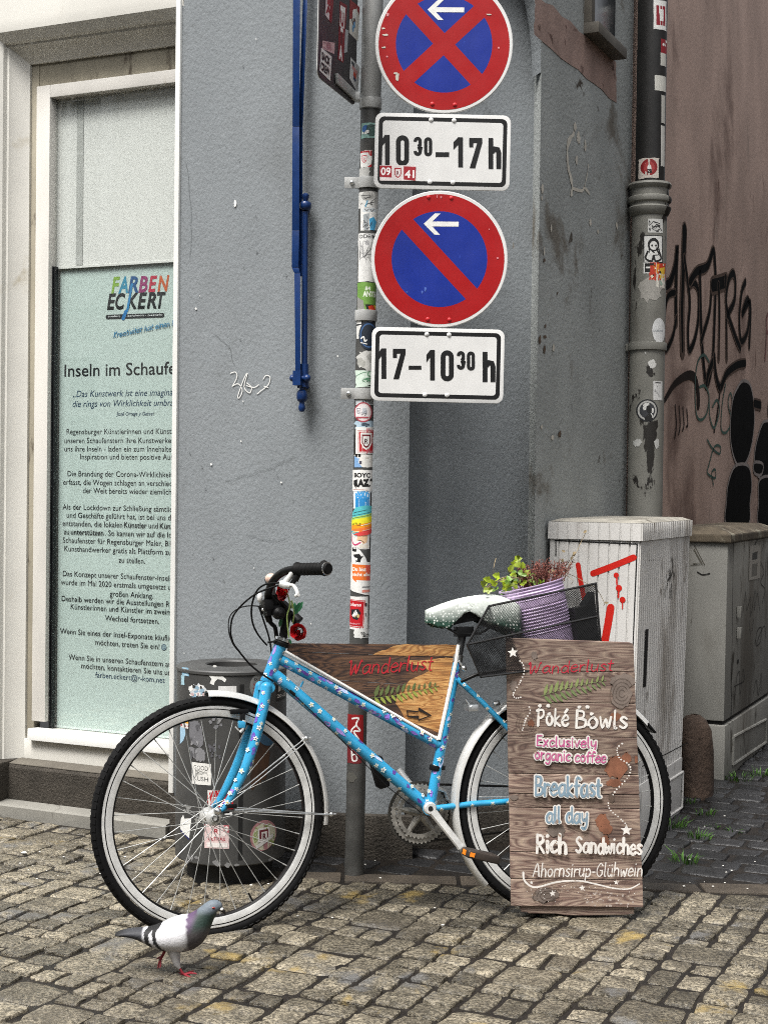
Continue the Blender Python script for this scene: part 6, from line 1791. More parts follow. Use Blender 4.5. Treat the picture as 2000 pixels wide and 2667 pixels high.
for nm in ('TL', 'TR', 'ML', 'MR', 'LL', 'LR'): frm.tube([cor[nm, 1], cor[nm, -1]], .0034, 8)
frm.build('rim_wire', mwire, bas)
def meshpanel(q, du, r=.00075):
    """Diamond mesh between four corners (a-b bottom, d-c top)."""
    a, b, c, d = q
    mb = MB(); Lx = (b - a).length; Ly = (d - a).length
    f = lambda u, v: a.lerp(b, u).lerp(d.lerp(c, u), v)
    nx = int((Lx + Ly) / du)
    nn = (b - a).cross(d - a).normalized()
    for sgn in (1, -1):
        for i in range(nx + 1):
            s0 = i * du - (Ly if sgn > 0 else 0)
            # line u*Lx = s0 + sgn * v*Ly
            pts = []
            for v in (0, 1):
                pts.append((s0 + sgn * v * Ly, v * Ly))
            (x0, y0), (x1, y1) = pts
            t0, t1 = 0.0, 1.0
            dx = x1 - x0
            if dx != 0:
                ta, tb = (0 - x0) / dx, (Lx - x0) / dx
                t0, t1 = max(t0, min(ta, tb)), min(t1, max(ta, tb))
            if t1 - t0 < .02: continue
            p = [f((x0 + dx * t) / Lx, t * 1.0) for t in (t0, t1)]
            e = (p[1] - p[0]).normalized(); w_ = nn.cross(e) * r
            z_ = nn * (r * .8 * sgn)
            mb.add([p[0] - w_ + z_, p[0] + w_ + z_, p[1] + w_ + z_, p[1] - w_ + z_, p[0] - nn * r * .5 + z_, p[1] - nn * r * .5 + z_], [(0, 1, 2, 3), (0, 3, 5, 4), (1, 4, 5, 2)])
    return mb.build('mesh_panel', mwire, bas, smooth=0, fix=False)
C = cor
for sd_ in (1, -1):
    meshpanel([C['ML', sd_], C['MR', sd_], C['TR', sd_], C['TL', sd_]], .0085, .0006)
    meshpanel([C['LL', sd_], C['LR', sd_], C['MR', sd_], C['ML', sd_]], .0062)
meshpanel([C['MR', 1], C['MR', -1], C['TR', -1], C['TR', 1]], .0062)
meshpanel([C['ML', 1], C['ML', -1], C['TL', -1], C['TL', 1]], .0062)
meshpanel([C['LR', 1], C['LR', -1], C['MR', -1], C['MR', 1]], .0062)
meshpanel([C['LL', 1], C['LL', -1], C['ML', -1], C['ML', 1]], .0062)
meshpanel([C['LL', 1], C['LR', 1], C['LR', -1], C['LL', -1]], .0062)
# dark block at the back end of the basket, where the mesh lies double
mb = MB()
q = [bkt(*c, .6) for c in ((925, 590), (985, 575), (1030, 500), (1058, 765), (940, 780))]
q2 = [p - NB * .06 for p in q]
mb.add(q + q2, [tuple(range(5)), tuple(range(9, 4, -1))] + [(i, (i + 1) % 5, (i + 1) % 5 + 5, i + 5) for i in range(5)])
lin_ = mb.build('basket_end_block', M('black_block', '#0c0c0d', .4, var=.3, bump=.5, bs=14, bd=.01), None, base=pb_(1530, 1660))
tag(lin_, 'solid black bag wedged at the back end of the wire basket', 'block')
# lilac pot
pc_t = pb_(*c7b(688, 462)); pc_b = pb_(*c7b(775, 830))
PXA = (pc_b - pc_t).normalized()
m_pot = M('lilac_enamel', '#d3bbdf', .38, var=.08, vs=14, patch=[('#9d80ad', 12, .6, .75)])
pot = thing('flower_pot', 'ribbed lilac metal flower pot tilted in the wire basket', 'flower pot', tuple(pc_b))
prof = [(0, .198), (.090, .198), (.094, .192)]
Lp = (pc_b - pc_t).length
prof = [(.084, .0), (.094, .0)]
prof = []
rr0, rr1 = .0985, .088
N_ = 120
for i in range(N_ + 1):
    h = Lp * i / N_
    r = rr0 + (rr1 - rr0) * i / N_
    if .006 < h < .04 or .062 < h < .145: r += .0016 * math.sin(h * 2 * math.pi / .0095)
    if h < .005: r += .003
    prof.append((r, h))
prof = [(rr0 - .004, .03), (rr0 - .004, .0)] + prof + [(0, Lp)]
mb = MB(); mb.lathe(prof, pc_t, PXA, 56); mb.build('can', m_pot, pot, smooth=60)
mb = MB(); mb.lathe([(0, .02), (.05, .018), (rr0 - .0035, .026)], pc_t, PXA, 32); mb.build('soil', M('potting_soil', '#241a12', .95, var=.4, vs=60, bump=1, bs=120, bd=.01), pot)
# plants
E0 = -PXA; EX = PBk_.u - E0 * PBk_.u.dot(E0); EX.normalize(); EY = E0.cross(EX)
def leaf(mb, c, d, n, l, w, fold=.25, lob=True):
    d = d.normalized(); s_ = d.cross(n).normalized(); nn = s_.cross(d)
    o_ = [(0, 0), (.12, .42), (.35, .5), (.45, .32), (.62, .4), (.8, .2), (1, 0)] if lob else [(0, 0), (.25, .35), (.6, .38), (.85, .18), (1, 0)]
    mid = [c + d * (l * a) + nn * (-.12 * l * a * a) for a, b in o_]
    vs = mid[:]
    k = len(o_)
    for sg in (1, -1): vs += [c + d * (l * a) + s_ * (sg * w * b) + nn * (fold * w * b - .12 * l * a * a) for a, b in o_]
    fs = []
    for i in range(k - 1):
        fs += [(i, i + 1, k + i + 1, k + i), (i + 1, i, 2 * k + i, 2 * k + i + 1)]
    mb.add(vs, fs)
m_ivy = M('yellow_green_leaf', '#86981c', .45, var=.35, vs=40, island=.3)
m_ivy2 = M('mid_green_leaf', '#5c7a26', .5, var=.3, vs=40, island=.35)
m_stemr = M('reddish_stem', '#5a2f26', .7, var=.3, vs=30, island=.3)
m_stalk = M('dry_stalk', '#8a7a5c', .8, var=.3, vs=30, island=.3)
ivy = thing('ivy_plant', 'yellow green trailing ivy at the front edge of the lilac pot', 'plant', tuple(pc_t + EX * -.05))
mb, mg, ms_ = MB(), MB(), MB()
for _ in range(70):
    x_ = rnd(-.105, .03); y_ = rnd(-.07, .07); z_ = rnd(-.005, .03) + (.035 * max(0, 1 - abs(x_ + .035) / .04)) * rnd(.3, 1)
    c = pc_t + EX * x_ + EY * y_ + E0 * z_
    d = EX * rnd(-1, .5) + EY * rnd(-1, 1) + E0 * rnd(-.2, .9)
    leaf(random.choice([mb, mg, mg]), c, d, V((rnd(-.5, .5), -1, rnd(.2, 1))), rnd(.013, .023), rnd(.013, .022))
for (x, y) in ((610, 345), (640, 375), (590, 360), (660, 385), (575, 390), (440, 470), (432, 490), (455, 455), (470, 440), (500, 430), (520, 420), (445, 500), (495, 465), (625, 325), (600, 330)):
    c = pb_(*c7b(x, y), .04 + rnd(-.02, .02))
    leaf(mb, c, V((rnd(-1, 1), rnd(-.4, .2), rnd(-.6, .8))), V((rnd(-.4, .4), -1, .5)), rnd(.018, .026), rnd(.018, .026))
for q in ([(640, 430), (560, 420), (500, 440), (445, 480)], [(640, 430), (620, 390), (605, 340)], [(600, 430), (520, 440), (440, 490)]):
    ms_.tube(smooth_pts([pb_(*c7b(x, y), .04) for x, y in q], 4), .0014, 6)
ms_.build('stem', m_stalk, ivy); mb.build('leaf_cluster', m_ivy, ivy, smooth=0, fix=False); mg.build('leaf_cluster', m_ivy2, ivy, smooth=0, fix=False)
hea = thing('heather_plant', 'reddish brown heather with dry stalks at the back of the lilac pot', 'plant', tuple(pc_t + EX * .04))
mb, mf, my = MB(), MB(), MB()
for _ in range(150):
    x_ = rnd(-.03, .085); y_ = rnd(-.07, .07)
    c = pc_t + EX * x_ + EY * y_ - E0 * .01
    h = rnd(.035, .075) if x_ < .06 else rnd(.03, .06)
    tip = c + E0 * h + EX * (rnd(-.02, .035) + x_ * .3) + EY * rnd(-.02, .02)
    md = c.lerp(tip, .5) + EX * rnd(-.008, .008)
    mb.tube([c, md, tip], [.0013, .0011, .0006], 4)
    for t in range(7):
        p = md.lerp(tip, t / 6)
        leaf(mf, p, EX * rnd(-1, 1) + EY * rnd(-1, 1) + E0 * rnd(.2, 1), V((0, -1, .3)), rnd(.005, .009), .004, lob=False)
for q in ([(875, 400), (890, 370), (905, 330), (915, 300)], [(880, 400), (930, 420), (980, 450), (1020, 470)], [(870, 400), (900, 350), (930, 340)], [(905, 330), (930, 295), (960, 230), (990, 170)], [(1030, 470), (1060, 510), (1085, 560), (1080, 575)], [(880, 410), (915, 440), (905, 460)], [(490, 420), (488, 370), (500, 320)]):
    my.tube(smooth_pts([pb_(*c7b(x, y), rnd(-.02, .03)) for x, y in q], 4), .0009, 5)
for (x, y) in ((915, 300), (930, 295), (1085, 560), (990, 170), (905, 330), (800, 380), (780, 390), (860, 320), (875, 285)):
    leaf(my, pb_(*c7b(x, y), .02), V((rnd(-1, 1), 0, rnd(-.5, 1))), V((0, -1, .3)), .013, .010, lob=False)
mb.build('stem', m_stemr, hea, fix=False); mf.build('leaf_cluster', M('heather_leaf', '#6a3a30', .7, var=.35, vs=30, island=.45), hea, smooth=0, fix=False); my.build('dry_stalk', m_stalk, hea, fix=False)

# ------------------------------------------------------------------ roses tied to the stem
m_petal = M('red_petal', '#b01016', .45, var=.2, vs=40)
m_petal2 = M('pink_red_petal', '#c8383c', .5, var=.2, vs=40)
m_leafd = M('dark_leaf', '#1f5a38', .45, var=.3, vs=40)
m_gstem = M('pale_green_stem', '#7d9150', .5, var=.2, vs=40)
def rose(label, c, face, r, stem, lf):
    t = thing('rose', label, 'flower', tuple(c), 'red roses tied to the handlebar')
    face = V(face).normalized(); x = face.orthogonal().normalized(); y = face.cross(x)
    mb = MB()
    for ring_, (rad, n_, hgt, opn) in enumerate(((.16, 3, .62, .02), (.34, 4, .58, .10), (.55, 5, .45, .22), (.8, 6, .25, .42), (.95, 6, .0, .55))):
        for i in range(n_):
            a0 = 2 * math.pi * i / n_ + ring_ * .7
            vs = []; K1, K2 = 6, 4
            for u in range(K1 + 1):
                for v in range(K2 + 1):
                    a = a0 + (u / K1 - .5) * 2 * math.pi / n_ * 1.35
                    q = v / K2
                    rr = r * (rad * (.55 + .45 * q ** .6) + opn * q ** 3 * .35) * (1 + .05 * math.cos(3 * (u / K1 - .5) * 3.1))
                    h = r * (-.55 + (hgt + .55) * q - .25 * ((u / K1 - .5) * 2) ** 2 * q)
                    vs.append(c + (x * math.cos(a) + y * math.sin(a)) * rr + face * h)
            mb.m = 1 if ring_ == 4 else 0
            mb.add(vs, [(u * (K2 + 1) + v, (u + 1) * (K2 + 1) + v, (u + 1) * (K2 + 1) + v + 1, u * (K2 + 1) + v + 1) for u in range(K1) for v in range(K2)])
    mb.build('bloom', [m_petal, m_petal2], t, smooth=60, fix=False)
    mb = MB(); mb.ball(c + face * r * .05, r * .34, r * .34, r * .34); mb.build('rose_heart', M('dark_petal', '#5a0608', .6, var=.3, vs=60), t)
    mb = MB(); mb.tube(smooth_pts(stem, 5), .0021, 7); mb.build('stem', m_gstem, t)
    mb = MB()
    for (p, d, l) in lf: leaf(mb, p, d, V((.2, -1, .2)), l, l * .5, lob=False)
    mb.build('leaf', m_leafd, t, smooth=0, fix=False)
P7 = lambda x, y, l: hw_(*c7(x, y), l)
rose('lower red rose with open bloom hanging beside the bicycle head tube', P7(1085, 1140, .07), (-.25, -1, -.15), .0225, [P7(1010, 1010, .05), P7(1030, 880, .05), P7(1010, 740, .05), P7(990, 690, .05), P7(1000, 800, .05)],
     [(P7(1040, 890, .05), V((.4, 0, 1)), .04), (P7(1060, 860, .05), V((.6, -.1, 1)), .038), (P7(1050, 830, .05), V((-.1, 0, .8)), .025)])
rose('upper red rose half hidden behind the silver brake lever', P7(860, 560, .06), (-.9, -.8, .2), .0235, [P7(905, 545, .07), P7(955, 660, .07), P7(965, 780, .07), P7(930, 900, .07), P7(935, 1030, .07), P7(955, 1220, .07)],
     [(P7(850, 930, .04), V((-.2, 0, -1)), .03), (P7(955, 1235, .07), V((.5, 0, -1)), .018)])
mb = MB()

# ------------------------------------------------------------------ wooden sign inside the frame
def wood_mat(name, cols, along, sc=1.0, dark=None):
    m = bpy.data.materials.new(name); m.use_nodes = True
    nt = m.node_tree; N = nt.nodes; L = nt.links; bs__ = N['Principled BSDF']
    tc = N.new('ShaderNodeTexCoord'); mp = N.new('ShaderNodeMapping')
    L.new(tc.outputs['Object'], mp.inputs['Vector'])
    mp.inputs['Scale'].default_value = (1.0 * sc, 1.0 * sc, 7.5 * sc)
    ge = N.new('ShaderNodeNewGeometry')
    ofs = N.new('ShaderNodeVectorMath'); ofs.operation = 'MULTIPLY_ADD'
    cmb = N.new('ShaderNodeCombineXYZ')
    for i in range(3): L.new(ge.outputs['Random Per Island'], cmb.inputs[i])
    L.new(cmb.outputs[0], ofs.inputs[0]); ofs.inputs[1].default_value = (37, 11, 23); L.new(mp.outputs[0], ofs.inputs[2])
    n1 = N.new('ShaderNodeTexNoise'); n1.inputs['Scale'].default_value = 3.2; n1.inputs['Detail'].default_value = 2.0; n1.inputs['Distortion'].default_value = .8
    L.new(ofs.outputs[0], n1.inputs['Vector'])
    ml = N.new('ShaderNodeMath'); ml.operation = 'MULTIPLY'; ml.inputs[1].default_value = 24.0; L.new(n1.outputs[0], ml.inputs[0])
    fr_ = N.new('ShaderNodeMath'); fr_.operation = 'PINGPONG'; fr_.inputs[1].default_value = 1.0; L.new(ml.outputs[0], fr_.inputs[0])
    rp_ = N.new('ShaderNodeValToRGB')
    for i, (p, c) in enumerate(cols):
        e = rp_.color_ramp.elements[i] if i < 2 else rp_.color_ramp.elements.new(p)
        e.position = p; e.color = (*lin(c), 1)
    L.new(fr_.outputs[0], rp_.inputs[0])
    n2 = N.new('ShaderNodeTexNoise'); n2.inputs['Scale'].default_value = 2.6; n2.inputs['Detail'].default_value = 5
    L.new(tc.outputs['Object'], n2.inputs['Vector'])
    mr = N.new('ShaderNodeMapRange'); mr.inputs[1].default_value = .5; mr.inputs[2].default_value = .68; L.new(n2.outputs[0], mr.inputs[0])
    mx = N.new('ShaderNodeMix'); mx.data_type = 'RGBA'; L.new(mr.outputs[0], mx.inputs[0]); L.new(rp_.outputs[0], mx.inputs[6])
    mx2 = N.new('ShaderNodeMix'); mx2.data_type = 'RGBA'; mx2.blend_type = 'MULTIPLY'; mx2.inputs[0].default_value = 1; L.new(rp_.outputs[0], mx2.inputs[6]); mx2.inputs[7].default_value = (*lin(dark or '8a7a70'), 1)
    L.new(mx2.outputs[2], mx.inputs[7])
    hs = N.new('ShaderNodeHueSaturation'); mr2 = N.new('ShaderNodeMapRange'); mr2.inputs[3].default_value = .74; mr2.inputs[4].default_value = 1.3
    L.new(ge.outputs['Random Per Island'], mr2.inputs[0]); L.new(mr2.outputs[0], hs.inputs['Value']); L.new(mx.outputs[2], hs.inputs['Color'])
    fine = N.new('ShaderNodeTexNoise'); fine.inputs['Scale'].default_value = 60; mpf = N.new('ShaderNodeMapping'); mpf.inputs['Scale'].default_value = (.12, 1, 3)
    L.new(tc.outputs['Object'], mpf.inputs['Vector']); L.new(mpf.outputs[0], fine.inputs['Vector'])
    mx3 = N.new('ShaderNodeMix'); mx3.data_type = 'RGBA'; mx3.blend_type = 'MULTIPLY'; mx3.inputs[0].default_value = .55
    rp2 = N.new('ShaderNodeMapRange'); rp2.inputs[1].default_value = .35; rp2.inputs[2].default_value = .6; rp2.inputs[3].default_value = .55; L.new(fine.outputs[0], rp2.inputs[0])
    L.new(hs.outputs[0], mx3.inputs[6]); L.new(rp2.outputs[0], mx3.inputs[7])
    L.new(mx3.outputs[2], bs__.inputs['Base Color'])
    bs__.inputs['Roughness'].default_value = .6
    bp = N.new('ShaderNodeBump'); bp.inputs['Strength'].default_value = .35; bp.inputs['Distance'].default_value = .002
    L.new(fine.outputs[0], bp.inputs['Height']); L.new(bp.outputs[0], bs__.inputs['Normal'])
    return m
m_wood = wood_mat('weathered_planks', [(0, '#62504a'), (.55, '#8f7c70'), (.3, '#80695e'), (.85, '#9c887a'), (1, '#ab9785')], 0, 1.0, '#7a6c66')
m_wood2 = wood_mat('panel_wood', [(0, '#2f221b'), (.6, '#5c4232'), (.3, '#463229'), (1, '#6e5039')], 0, 1.2, '#5a4a42')
m_woodl = wood_mat('pale_panel_wood', [(0, '#8a6038'), (.6, '#b98850'), (.3, '#a87440'), (1, '#c89c62')], 0, 1.2, '#a08a70')
c6 = cv(550, 1400, 2.37)
wsn = thing('wooden_sign', 'wooden board with red script and green fern filling the bicycle frame', 'sign', tuple(pb_(1000, 1800)))
outl = [(470, 652), (1522, 662), (1508, 780), (1402, 1242), (455, 705)]
mb = MB()
def pbp(a, b, d): return pb_(*c6(a, b), .007 - d)
spl = lambda y: None
mb.prism([(470, 652), (1524, 662), (1519, 742), (470, 702)], .012, pbp)
mb.prism([(472, 703.5), (1519, 743.5), (1500, 830), (1480, 925), (760, 878), (458, 712)], .012, pbp)
mb.prism([(763, 880), (1479.5, 926.5), (1402, 1242)], .012, pbp)
mb.build('board', m_wood2, wsn, bevel=.0008, smooth=0)
ik = Ink()
f6 = lambda x, y: PBk_.hit(*c6(x, y))
ik.poly([f6(x, y) for x, y in jag([(1130, 664), (1520, 664), (1516, 738), (1000, 722)], 8, 5)], m_woodl)
ik.poly([f6(x, y) for x, y in jag([(1200, 752), (1514, 748), (1498, 830), (1430, 1120), (1392, 1205), (1200, 1125), (1130, 1020), (1200, 900), (1330, 820)], 12, 4)], m_woodl)
ik.line([f6(480, 702), f6(750, 716), f6(1515, 742)], .0014, '1c120c', smooth=False)
ik.build('pale_patch', lambda a, b, h: PBk_.at(a, b, .007 + h), wsn, off=.0004)
ik = Ink()
hand_on(ik, PBk_, 'Wanderlust', c6(838, 845), c6(1365, 815), .026, .0042, 'b3202c', slant=.25, jit=.03)
mfern, mfern2 = '5d6a3c', '8f9a44'
def fern(ik, f, p0, p1, n_, l0, cols, w, lw=.3):
    a, b = V(f(*p0)), V(f(*p1)); d = (b - a); L_ = d.length; d.normalize(); q = V((-d.y, d.x))
    ik.line([a, a.lerp(b, .5) - q * L_ * .03, b], w * .6, cols[0])
    for i in range(n_):
        t = (i + .6) / (n_ + .5); c = a.lerp(b, t)
        for sg in (1, -1):
            l = l0 * (1 - .55 * t) * rnd(.85, 1.15)
            e = (d * .55 + q * sg).normalized()
            s_ = V((-e.y, e.x)) * l * lw * .5
            col = cols[0] if sg > 0 else cols[1]
            ik.poly([c, c + e * l * .3 + s_, c + e * l * .7 + s_ * .8, c + e * l, c + e * l * .7 - s_ * .7, c + e * l * .3 - s_ * .9], col)
fern(ik, f6, (985, 990), (1400, 915), 12, .036, (mfern, mfern2), .003, .34)
ar = [(1205, 1068), (1272, 1073), (1274, 1056), (1348, 1097), (1276, 1126), (1274, 1108), (1207, 1102)]
ik.line([f6(*p) for p in ar + [ar[0]]], .0042, '1d120c', smooth=False)
ik.build('lettering', lambda a, b, h: PBk_.at(a, b, .007 + h), wsn, off=.001)
mb = MB()
for q in ([(455, 702), (1400, 1247)], [(1526, 662), (1506, 790), (1406, 1247)]):
    mb.tube([pb_(*c6(x, y), .012) for x, y in q], [.0048 if len(q) == 2 else .006] * len(q), 8)
mb.build('white_edging', m_white, wsn)

# ------------------------------------------------------------------ menu board leaning on the rear wheel
BYD = 4.365
MX = lambda x, y: W(x, y, BYD)
c3m = cv(1250, 1640, 2.836)
mn = thing('menu_board', 'tall plank menu board with hand painted lettering leaning on the rear wheel', 'menu board', tuple(MX(1500, 2380)))
mb = MB()
def xl(y): return 190 + (228 - 190) * (y - 60) / (2035 - 60)
def xr(y): return 1131 + (1206 - 1131) * (y - 70) / (2050 - 70)
cuts_ = [62, 302, 535, 786, 1062, 1210, 1312, 1640, 1840, 2042]
fnb = lambda a, b, d: MX(*c3m(a, b)) + V((0, d, 0))
sl_ = .012
for i, (y0, y1) in enumerate(zip(cuts_, cuts_[1:])):
    e = 2.0
    yy = lambda x, y: y + sl_ * (x - 200)
    if i == 0:
        p = [(xl(y0), y0), (700, y0 + 18), (1105, y0 + 34), (xr(90) - 4, y0 + 44), (xr(100), y0 + 62), (xr(y1), yy(1130, y1) - e), (xl(y1), y1 - e)]
    else:
        p = [(xl(y0) + rnd(-2, 2), y0 + e), (xr(y0) + rnd(-2, 2), yy(1130, y0) + e), (xr(y1) + rnd(-2, 2), yy(1130, y1) - e), (xl(y1) + rnd(-2, 2), y1 - e)]
    mb.prism(p, .016 + rnd(-.0012, .0012), fnb)
mb.build('planks', m_wood, mn, bevel=.0016, smooth=0)
mb = MB(); mb.prism([(300, 2030), (1140, 2040), (1140, 2105), (1080, 2112), (780, 2117), (640, 2116), (560, 2104), (360, 2102), (350, 2094), (304, 2092)], .03, lambda a, b, d: MX(*c3m(a, b)) + V((0, d + .008, 0)))
mb.build('foot_rail', m_wood, mn, bevel=.002, smooth=0)
mb = MB()
for x in (420, 980): mb.box(MX(*c3m(x, 1000)) + V((0, .0245, 0)), .045, .018, .6)
mb.build('batten', m_wood, mn, bevel=.002)
FM = lambda x, y: (x, y)
at_m = lambda a, b, h: MX(*c3m(a, b)) - V((0, h + .0002, 0))
def mk(): return Ink(eps=.00006)
WH, PK, BL_ = [M('chalky_' + n_, c_, .75, var=.1, vs=40, patch=[('#9a8270', 45, .60, .68)]) for n_, c_ in (('white', '#e2deD8'), ('pink', '#bf5a8c'), ('blue', '#8098a8'))]
m_stain = M('red_brown_stain', '#80543f', .6, var=.3, vs=20); m_knot = M('dark_knot', '#54463d', .7, var=.35, vs=30); m_greyw = M('grey_weathered_wood', '#766a62', .7, var=.25, vs=16)
ik = mk()
for (x, y, rx, ry, mt) in ((560, 1270, 42, 34, m_knot), (375, 690, 26, 26, m_stain), (1000, 1020, 75, 80, m_stain), (1080, 950, 35, 40, m_stain), (1000, 640, 40, 30, m_stain), (990, 1130, 60, 30, m_stain), (970, 1240, 22, 40, m_knot), (900, 1420, 50, 60, m_stain), (930, 1470, 45, 40, m_stain), (920, 1560, 30, 40, m_stain), (1040, 480, 80, 90, m_greyw), (1050, 380, 90, 55, m_greyw), (400, 190, 22, 30, m_greyw), (245, 410, 28, 36, m_greyw), (480, 1960, 90, 55, m_greyw), (330, 660, 60, 90, None), (560, 1480, 70, 50, m_greyw), (250, 1240, 30, 20, m_greyw), (1150, 960, 12, 30, m_stain)):
    if mt: ik.blob(x, y, rx, ry, mt, .22, 26)
for (cx_, cy_, rx, ry, kk) in ((340, 690, 75, 95, 4), (500, 1965, 110, 75, 4), (1045, 470, 90, 110, 4)):
    for j in range(1, kk + 1):
        f = j / kk
        ik.line([(cx_ + rx * f * math.cos(R(a)) * (1 + .06 * math.sin(a)), cy_ + ry * f * math.sin(R(a))) for a in range(20, 340, 24)], 2.6, m_knot, k=3)
ik.build('wood_stain', at_m, mn, off=.0006)
ik = mk()
hand(ik, 'Wanderlust', 350, 325, 985, 300, 52, 9, 'b8283c', slant=.2, jit=.03)
ik.build('lettering', at_m, mn, off=.0011)
ik = mk()
fern(ik, FM, (450, 490), (930, 375), 12, 95, ('6f7f52', '86925c'), 6, .3)
ik.build('fern', at_m, mn, off=.0009)
ik = mk()
hand(ik, 'Poké', 420, 706, 660, 706, 76, 19, WH, slant=.03, caph=.95); hand(ik, 'Bowls', 700, 720, 1095, 726, 80, 20, WH, slant=.03, caph=.95)
for (x, y) in ((425, 600), (440, 560), (500, 560), (510, 620), (730, 570), (790, 570), (820, 620), (800, 700)): ik.blob(x, y, 15, 13, WH, .3, 12)
hand(ik, 'Exclusively', 415, 855, 860, 868, 46, 11, PK, WH, 30, caph=.9); hand(ik, 'organic coffee', 400, 952, 930, 982, 48, 11, PK, WH, 31, caph=.9)
hand(ik, 'Breakfast', 403, 1222, 895, 1226, 84, 19, BL_, WH, 36, caph=1.1); hand(ik, 'all day', 485, 1418, 795, 1422, 72, 17, BL_, WH, 32, caph=.9)
hand(ik, 'Rich', 410, 1640, 645, 1642, 80, 26, WH, caph=1.1); hand(ik, 'Sandwiches', 700, 1640, 1195, 1650, 70, 21, WH, caph=1.0)
hand(ik, 'Ahornsirup-Glühwein', 385, 1815, 1196, 1812, 58, 10, WH, slant=.12, caph=1.1)
ik.line([(315, 1785), (322, 1840), (370, 1885), (430, 1890), (560, 1855), (720, 1845), (850, 1870), (980, 1900), (1090, 1905), (1170, 1868)], lambda t: 15 - 6 * t, WH)
for x, y, r in ((238, 165, 40), (1073, 1472, 44), (530, 1938, 24), (748, 1898, 24), (1000, 1856, 22), (375, 1858, 14)): ik.star(x, y, r, WH, .45, -90 + rnd(-8, 8))
for pl_ in ([(270, 215), (305, 240), (322, 290), (310, 345), (275, 410), (245, 460), (242, 485), (262, 500), (300, 492)], [(352, 548), (365, 600), (335, 650), (322, 690), (308, 735)], [(1060, 822), (1010, 860), (1005, 900), (1025, 945), (1075, 975), (1103, 1015), (1090, 1070), (1050, 1120), (1000, 1170), (970, 1215)], [(945, 1250), (938, 1290), (965, 1335), (1010, 1370), (1062, 1420)]):
    sp_ = smooth_pts(pl_, 5)
    acc = 0
    for a, b in zip(sp_, sp_[1:]):
        acc += (b - a).length
        if acc > 15: ik.ell(b.x, b.y, rnd(4.5, 7.5), rnd(4.5, 7.5), WH, 9); acc = 0
for _ in range(60): ik.ell(rnd(330, 1150), 1900 + abs(rnd(-1, 1)) * 130 - 30, rnd(2, 4), rnd(2, 4), WH, 6)
for _ in range(26): ik.blob(rnd(780, 1120), rnd(1930, 2030), rnd(4, 14), rnd(3, 8), 'b5a9a0', .4, 9)
ik.build('lettering', at_m, mn, off=.0012)
# ------------------------------------------------------------------ junction cabinets
m_cab = M('cabinet_grey', '#d8d6d2', .6, var=.08, vs=4, bump=.06, bs=60, patch=[('#6e685f', 9, .62, .72), ('#98928a', 2.4, .52, .70), ('#857f76', 16, .64, .72)], stretch=(1, 1, .35))
m_cab2 = M('dirty_cabinet', '#8a8983', .65, var=.14, vs=4, bump=.1, bs=60, patch=[('#3f3b33', 8, .57, .68), ('#66625a', 2.2, .48, .66), ('#4a463e', 18, .62, .70)], stretch=(1, 1, .4))
m_cabtop = M('dirty_lid', '#98948a', .75, var=.25, vs=12, bump=.2, bs=70, patch=[('#5a554a', 8, .52, .66)])
m_cabtop2 = M('mossy_lid', '#5a5143', .8, var=.35, vs=12, bump=.4, bs=70, patch=[('#8c8777', 8, .56, .66)])
def ribbed(ax, lx, ly, nlong, nshort, amp, grow=0.0):
    """Plan outline: corner, along the long side (faces the alley), round the back, short side last."""
    o = []
    def side(p0, d, L_, nn, n_out, style):
        q = []
        if nn == 0: return [p0]
        w = L_ / nn
        for i in range(nn):
            if style == 'fine':
                for t, h in ((0.0, 0), (.32, 0), (.42, -1), (.9, -1)): q.append(p0 + d * (w * (i + t)) + n_out * (amp * h))
            else:
                for t, h in ((0.0, 0), (.80, 0), (.86, -1), (.94, -1)): q.append(p0 + d * (w * (i + t)) + n_out * (amp * h))
        return q
    g_ = grow
    c = FB * g_ - AL * g_
    o += side(c, AL, lx + 2 * g_, nlong, FB, 'fine')
    o += [c + AL * (lx + 2 * g_), c + AL * (lx + 2 * g_) - FB * (ly + 2 * g_)]
    o += side(c - FB * (ly + 2 * g_), FB, ly + 2 * g_, nshort, -AL, 'broad')
    return o
def extr(mb, o, pts, z0, z1, ax, dome=None):
    n = len(pts)
    mb.add([o + p + ax * z0 for p in pts] + [o + p + ax * z1 for p in pts], [(i, (i + 1) % n, (i + 1) % n + n, i + n) for i in range(n)] + [tuple(range(n - 1, -1, -1)), tuple(range(n, 2 * n))])
c5 = cv(1400, 1300, 2.2125)
Fc = G(1640, 2214)
Fc = V((.846, 5.10, 0)) if abs(Fc.y - 5.1) > .6 else Fc
CAX = (UZ + FB * .021).normalized()
H1 = 1.155
cb = thing('junction_cabinet', 'pale grey ribbed junction cabinet with red paint strokes behind the menu board', 'cabinet', tuple(Fc))
LX, LY = .72, .335
mb = MB(); extr(mb, Fc, ribbed(CAX, LX, LY, 0, 0, 0, .004) if False else [FB * .004 - AL * .004, FB * .004 + AL * (LX + .004), -FB * (LY + .004) + AL * (LX + .004), -FB * (LY + .004) - AL * .004], -.05, .215, CAX); mb.build('base', m_cab, cb, bevel=.006)
mb = MB(); extr(mb, Fc, ribbed(CAX, LX, LY, 26, 9, .0045), .2155, H1 - .062, CAX); mb.build('body', m_cab, cb, smooth=15)
mb = MB(); extr(mb, Fc, ribbed(CAX, LX, LY, 26, 9, .004, .007), H1 - .061, H1, CAX); mb.build('cap', m_cab, cb, smooth=15)
mb = MB()
n0 = ribbed(CAX, LX, LY, 0, 0, 0, .002)[0:1]
cc = [FB * .003 - AL * .003, FB * .003 + AL * (LX + .003), -FB * (LY + .003) + AL * (LX + .003), -FB * (LY + .003) - AL * .003]
ctr = sum(cc, V()) / 4
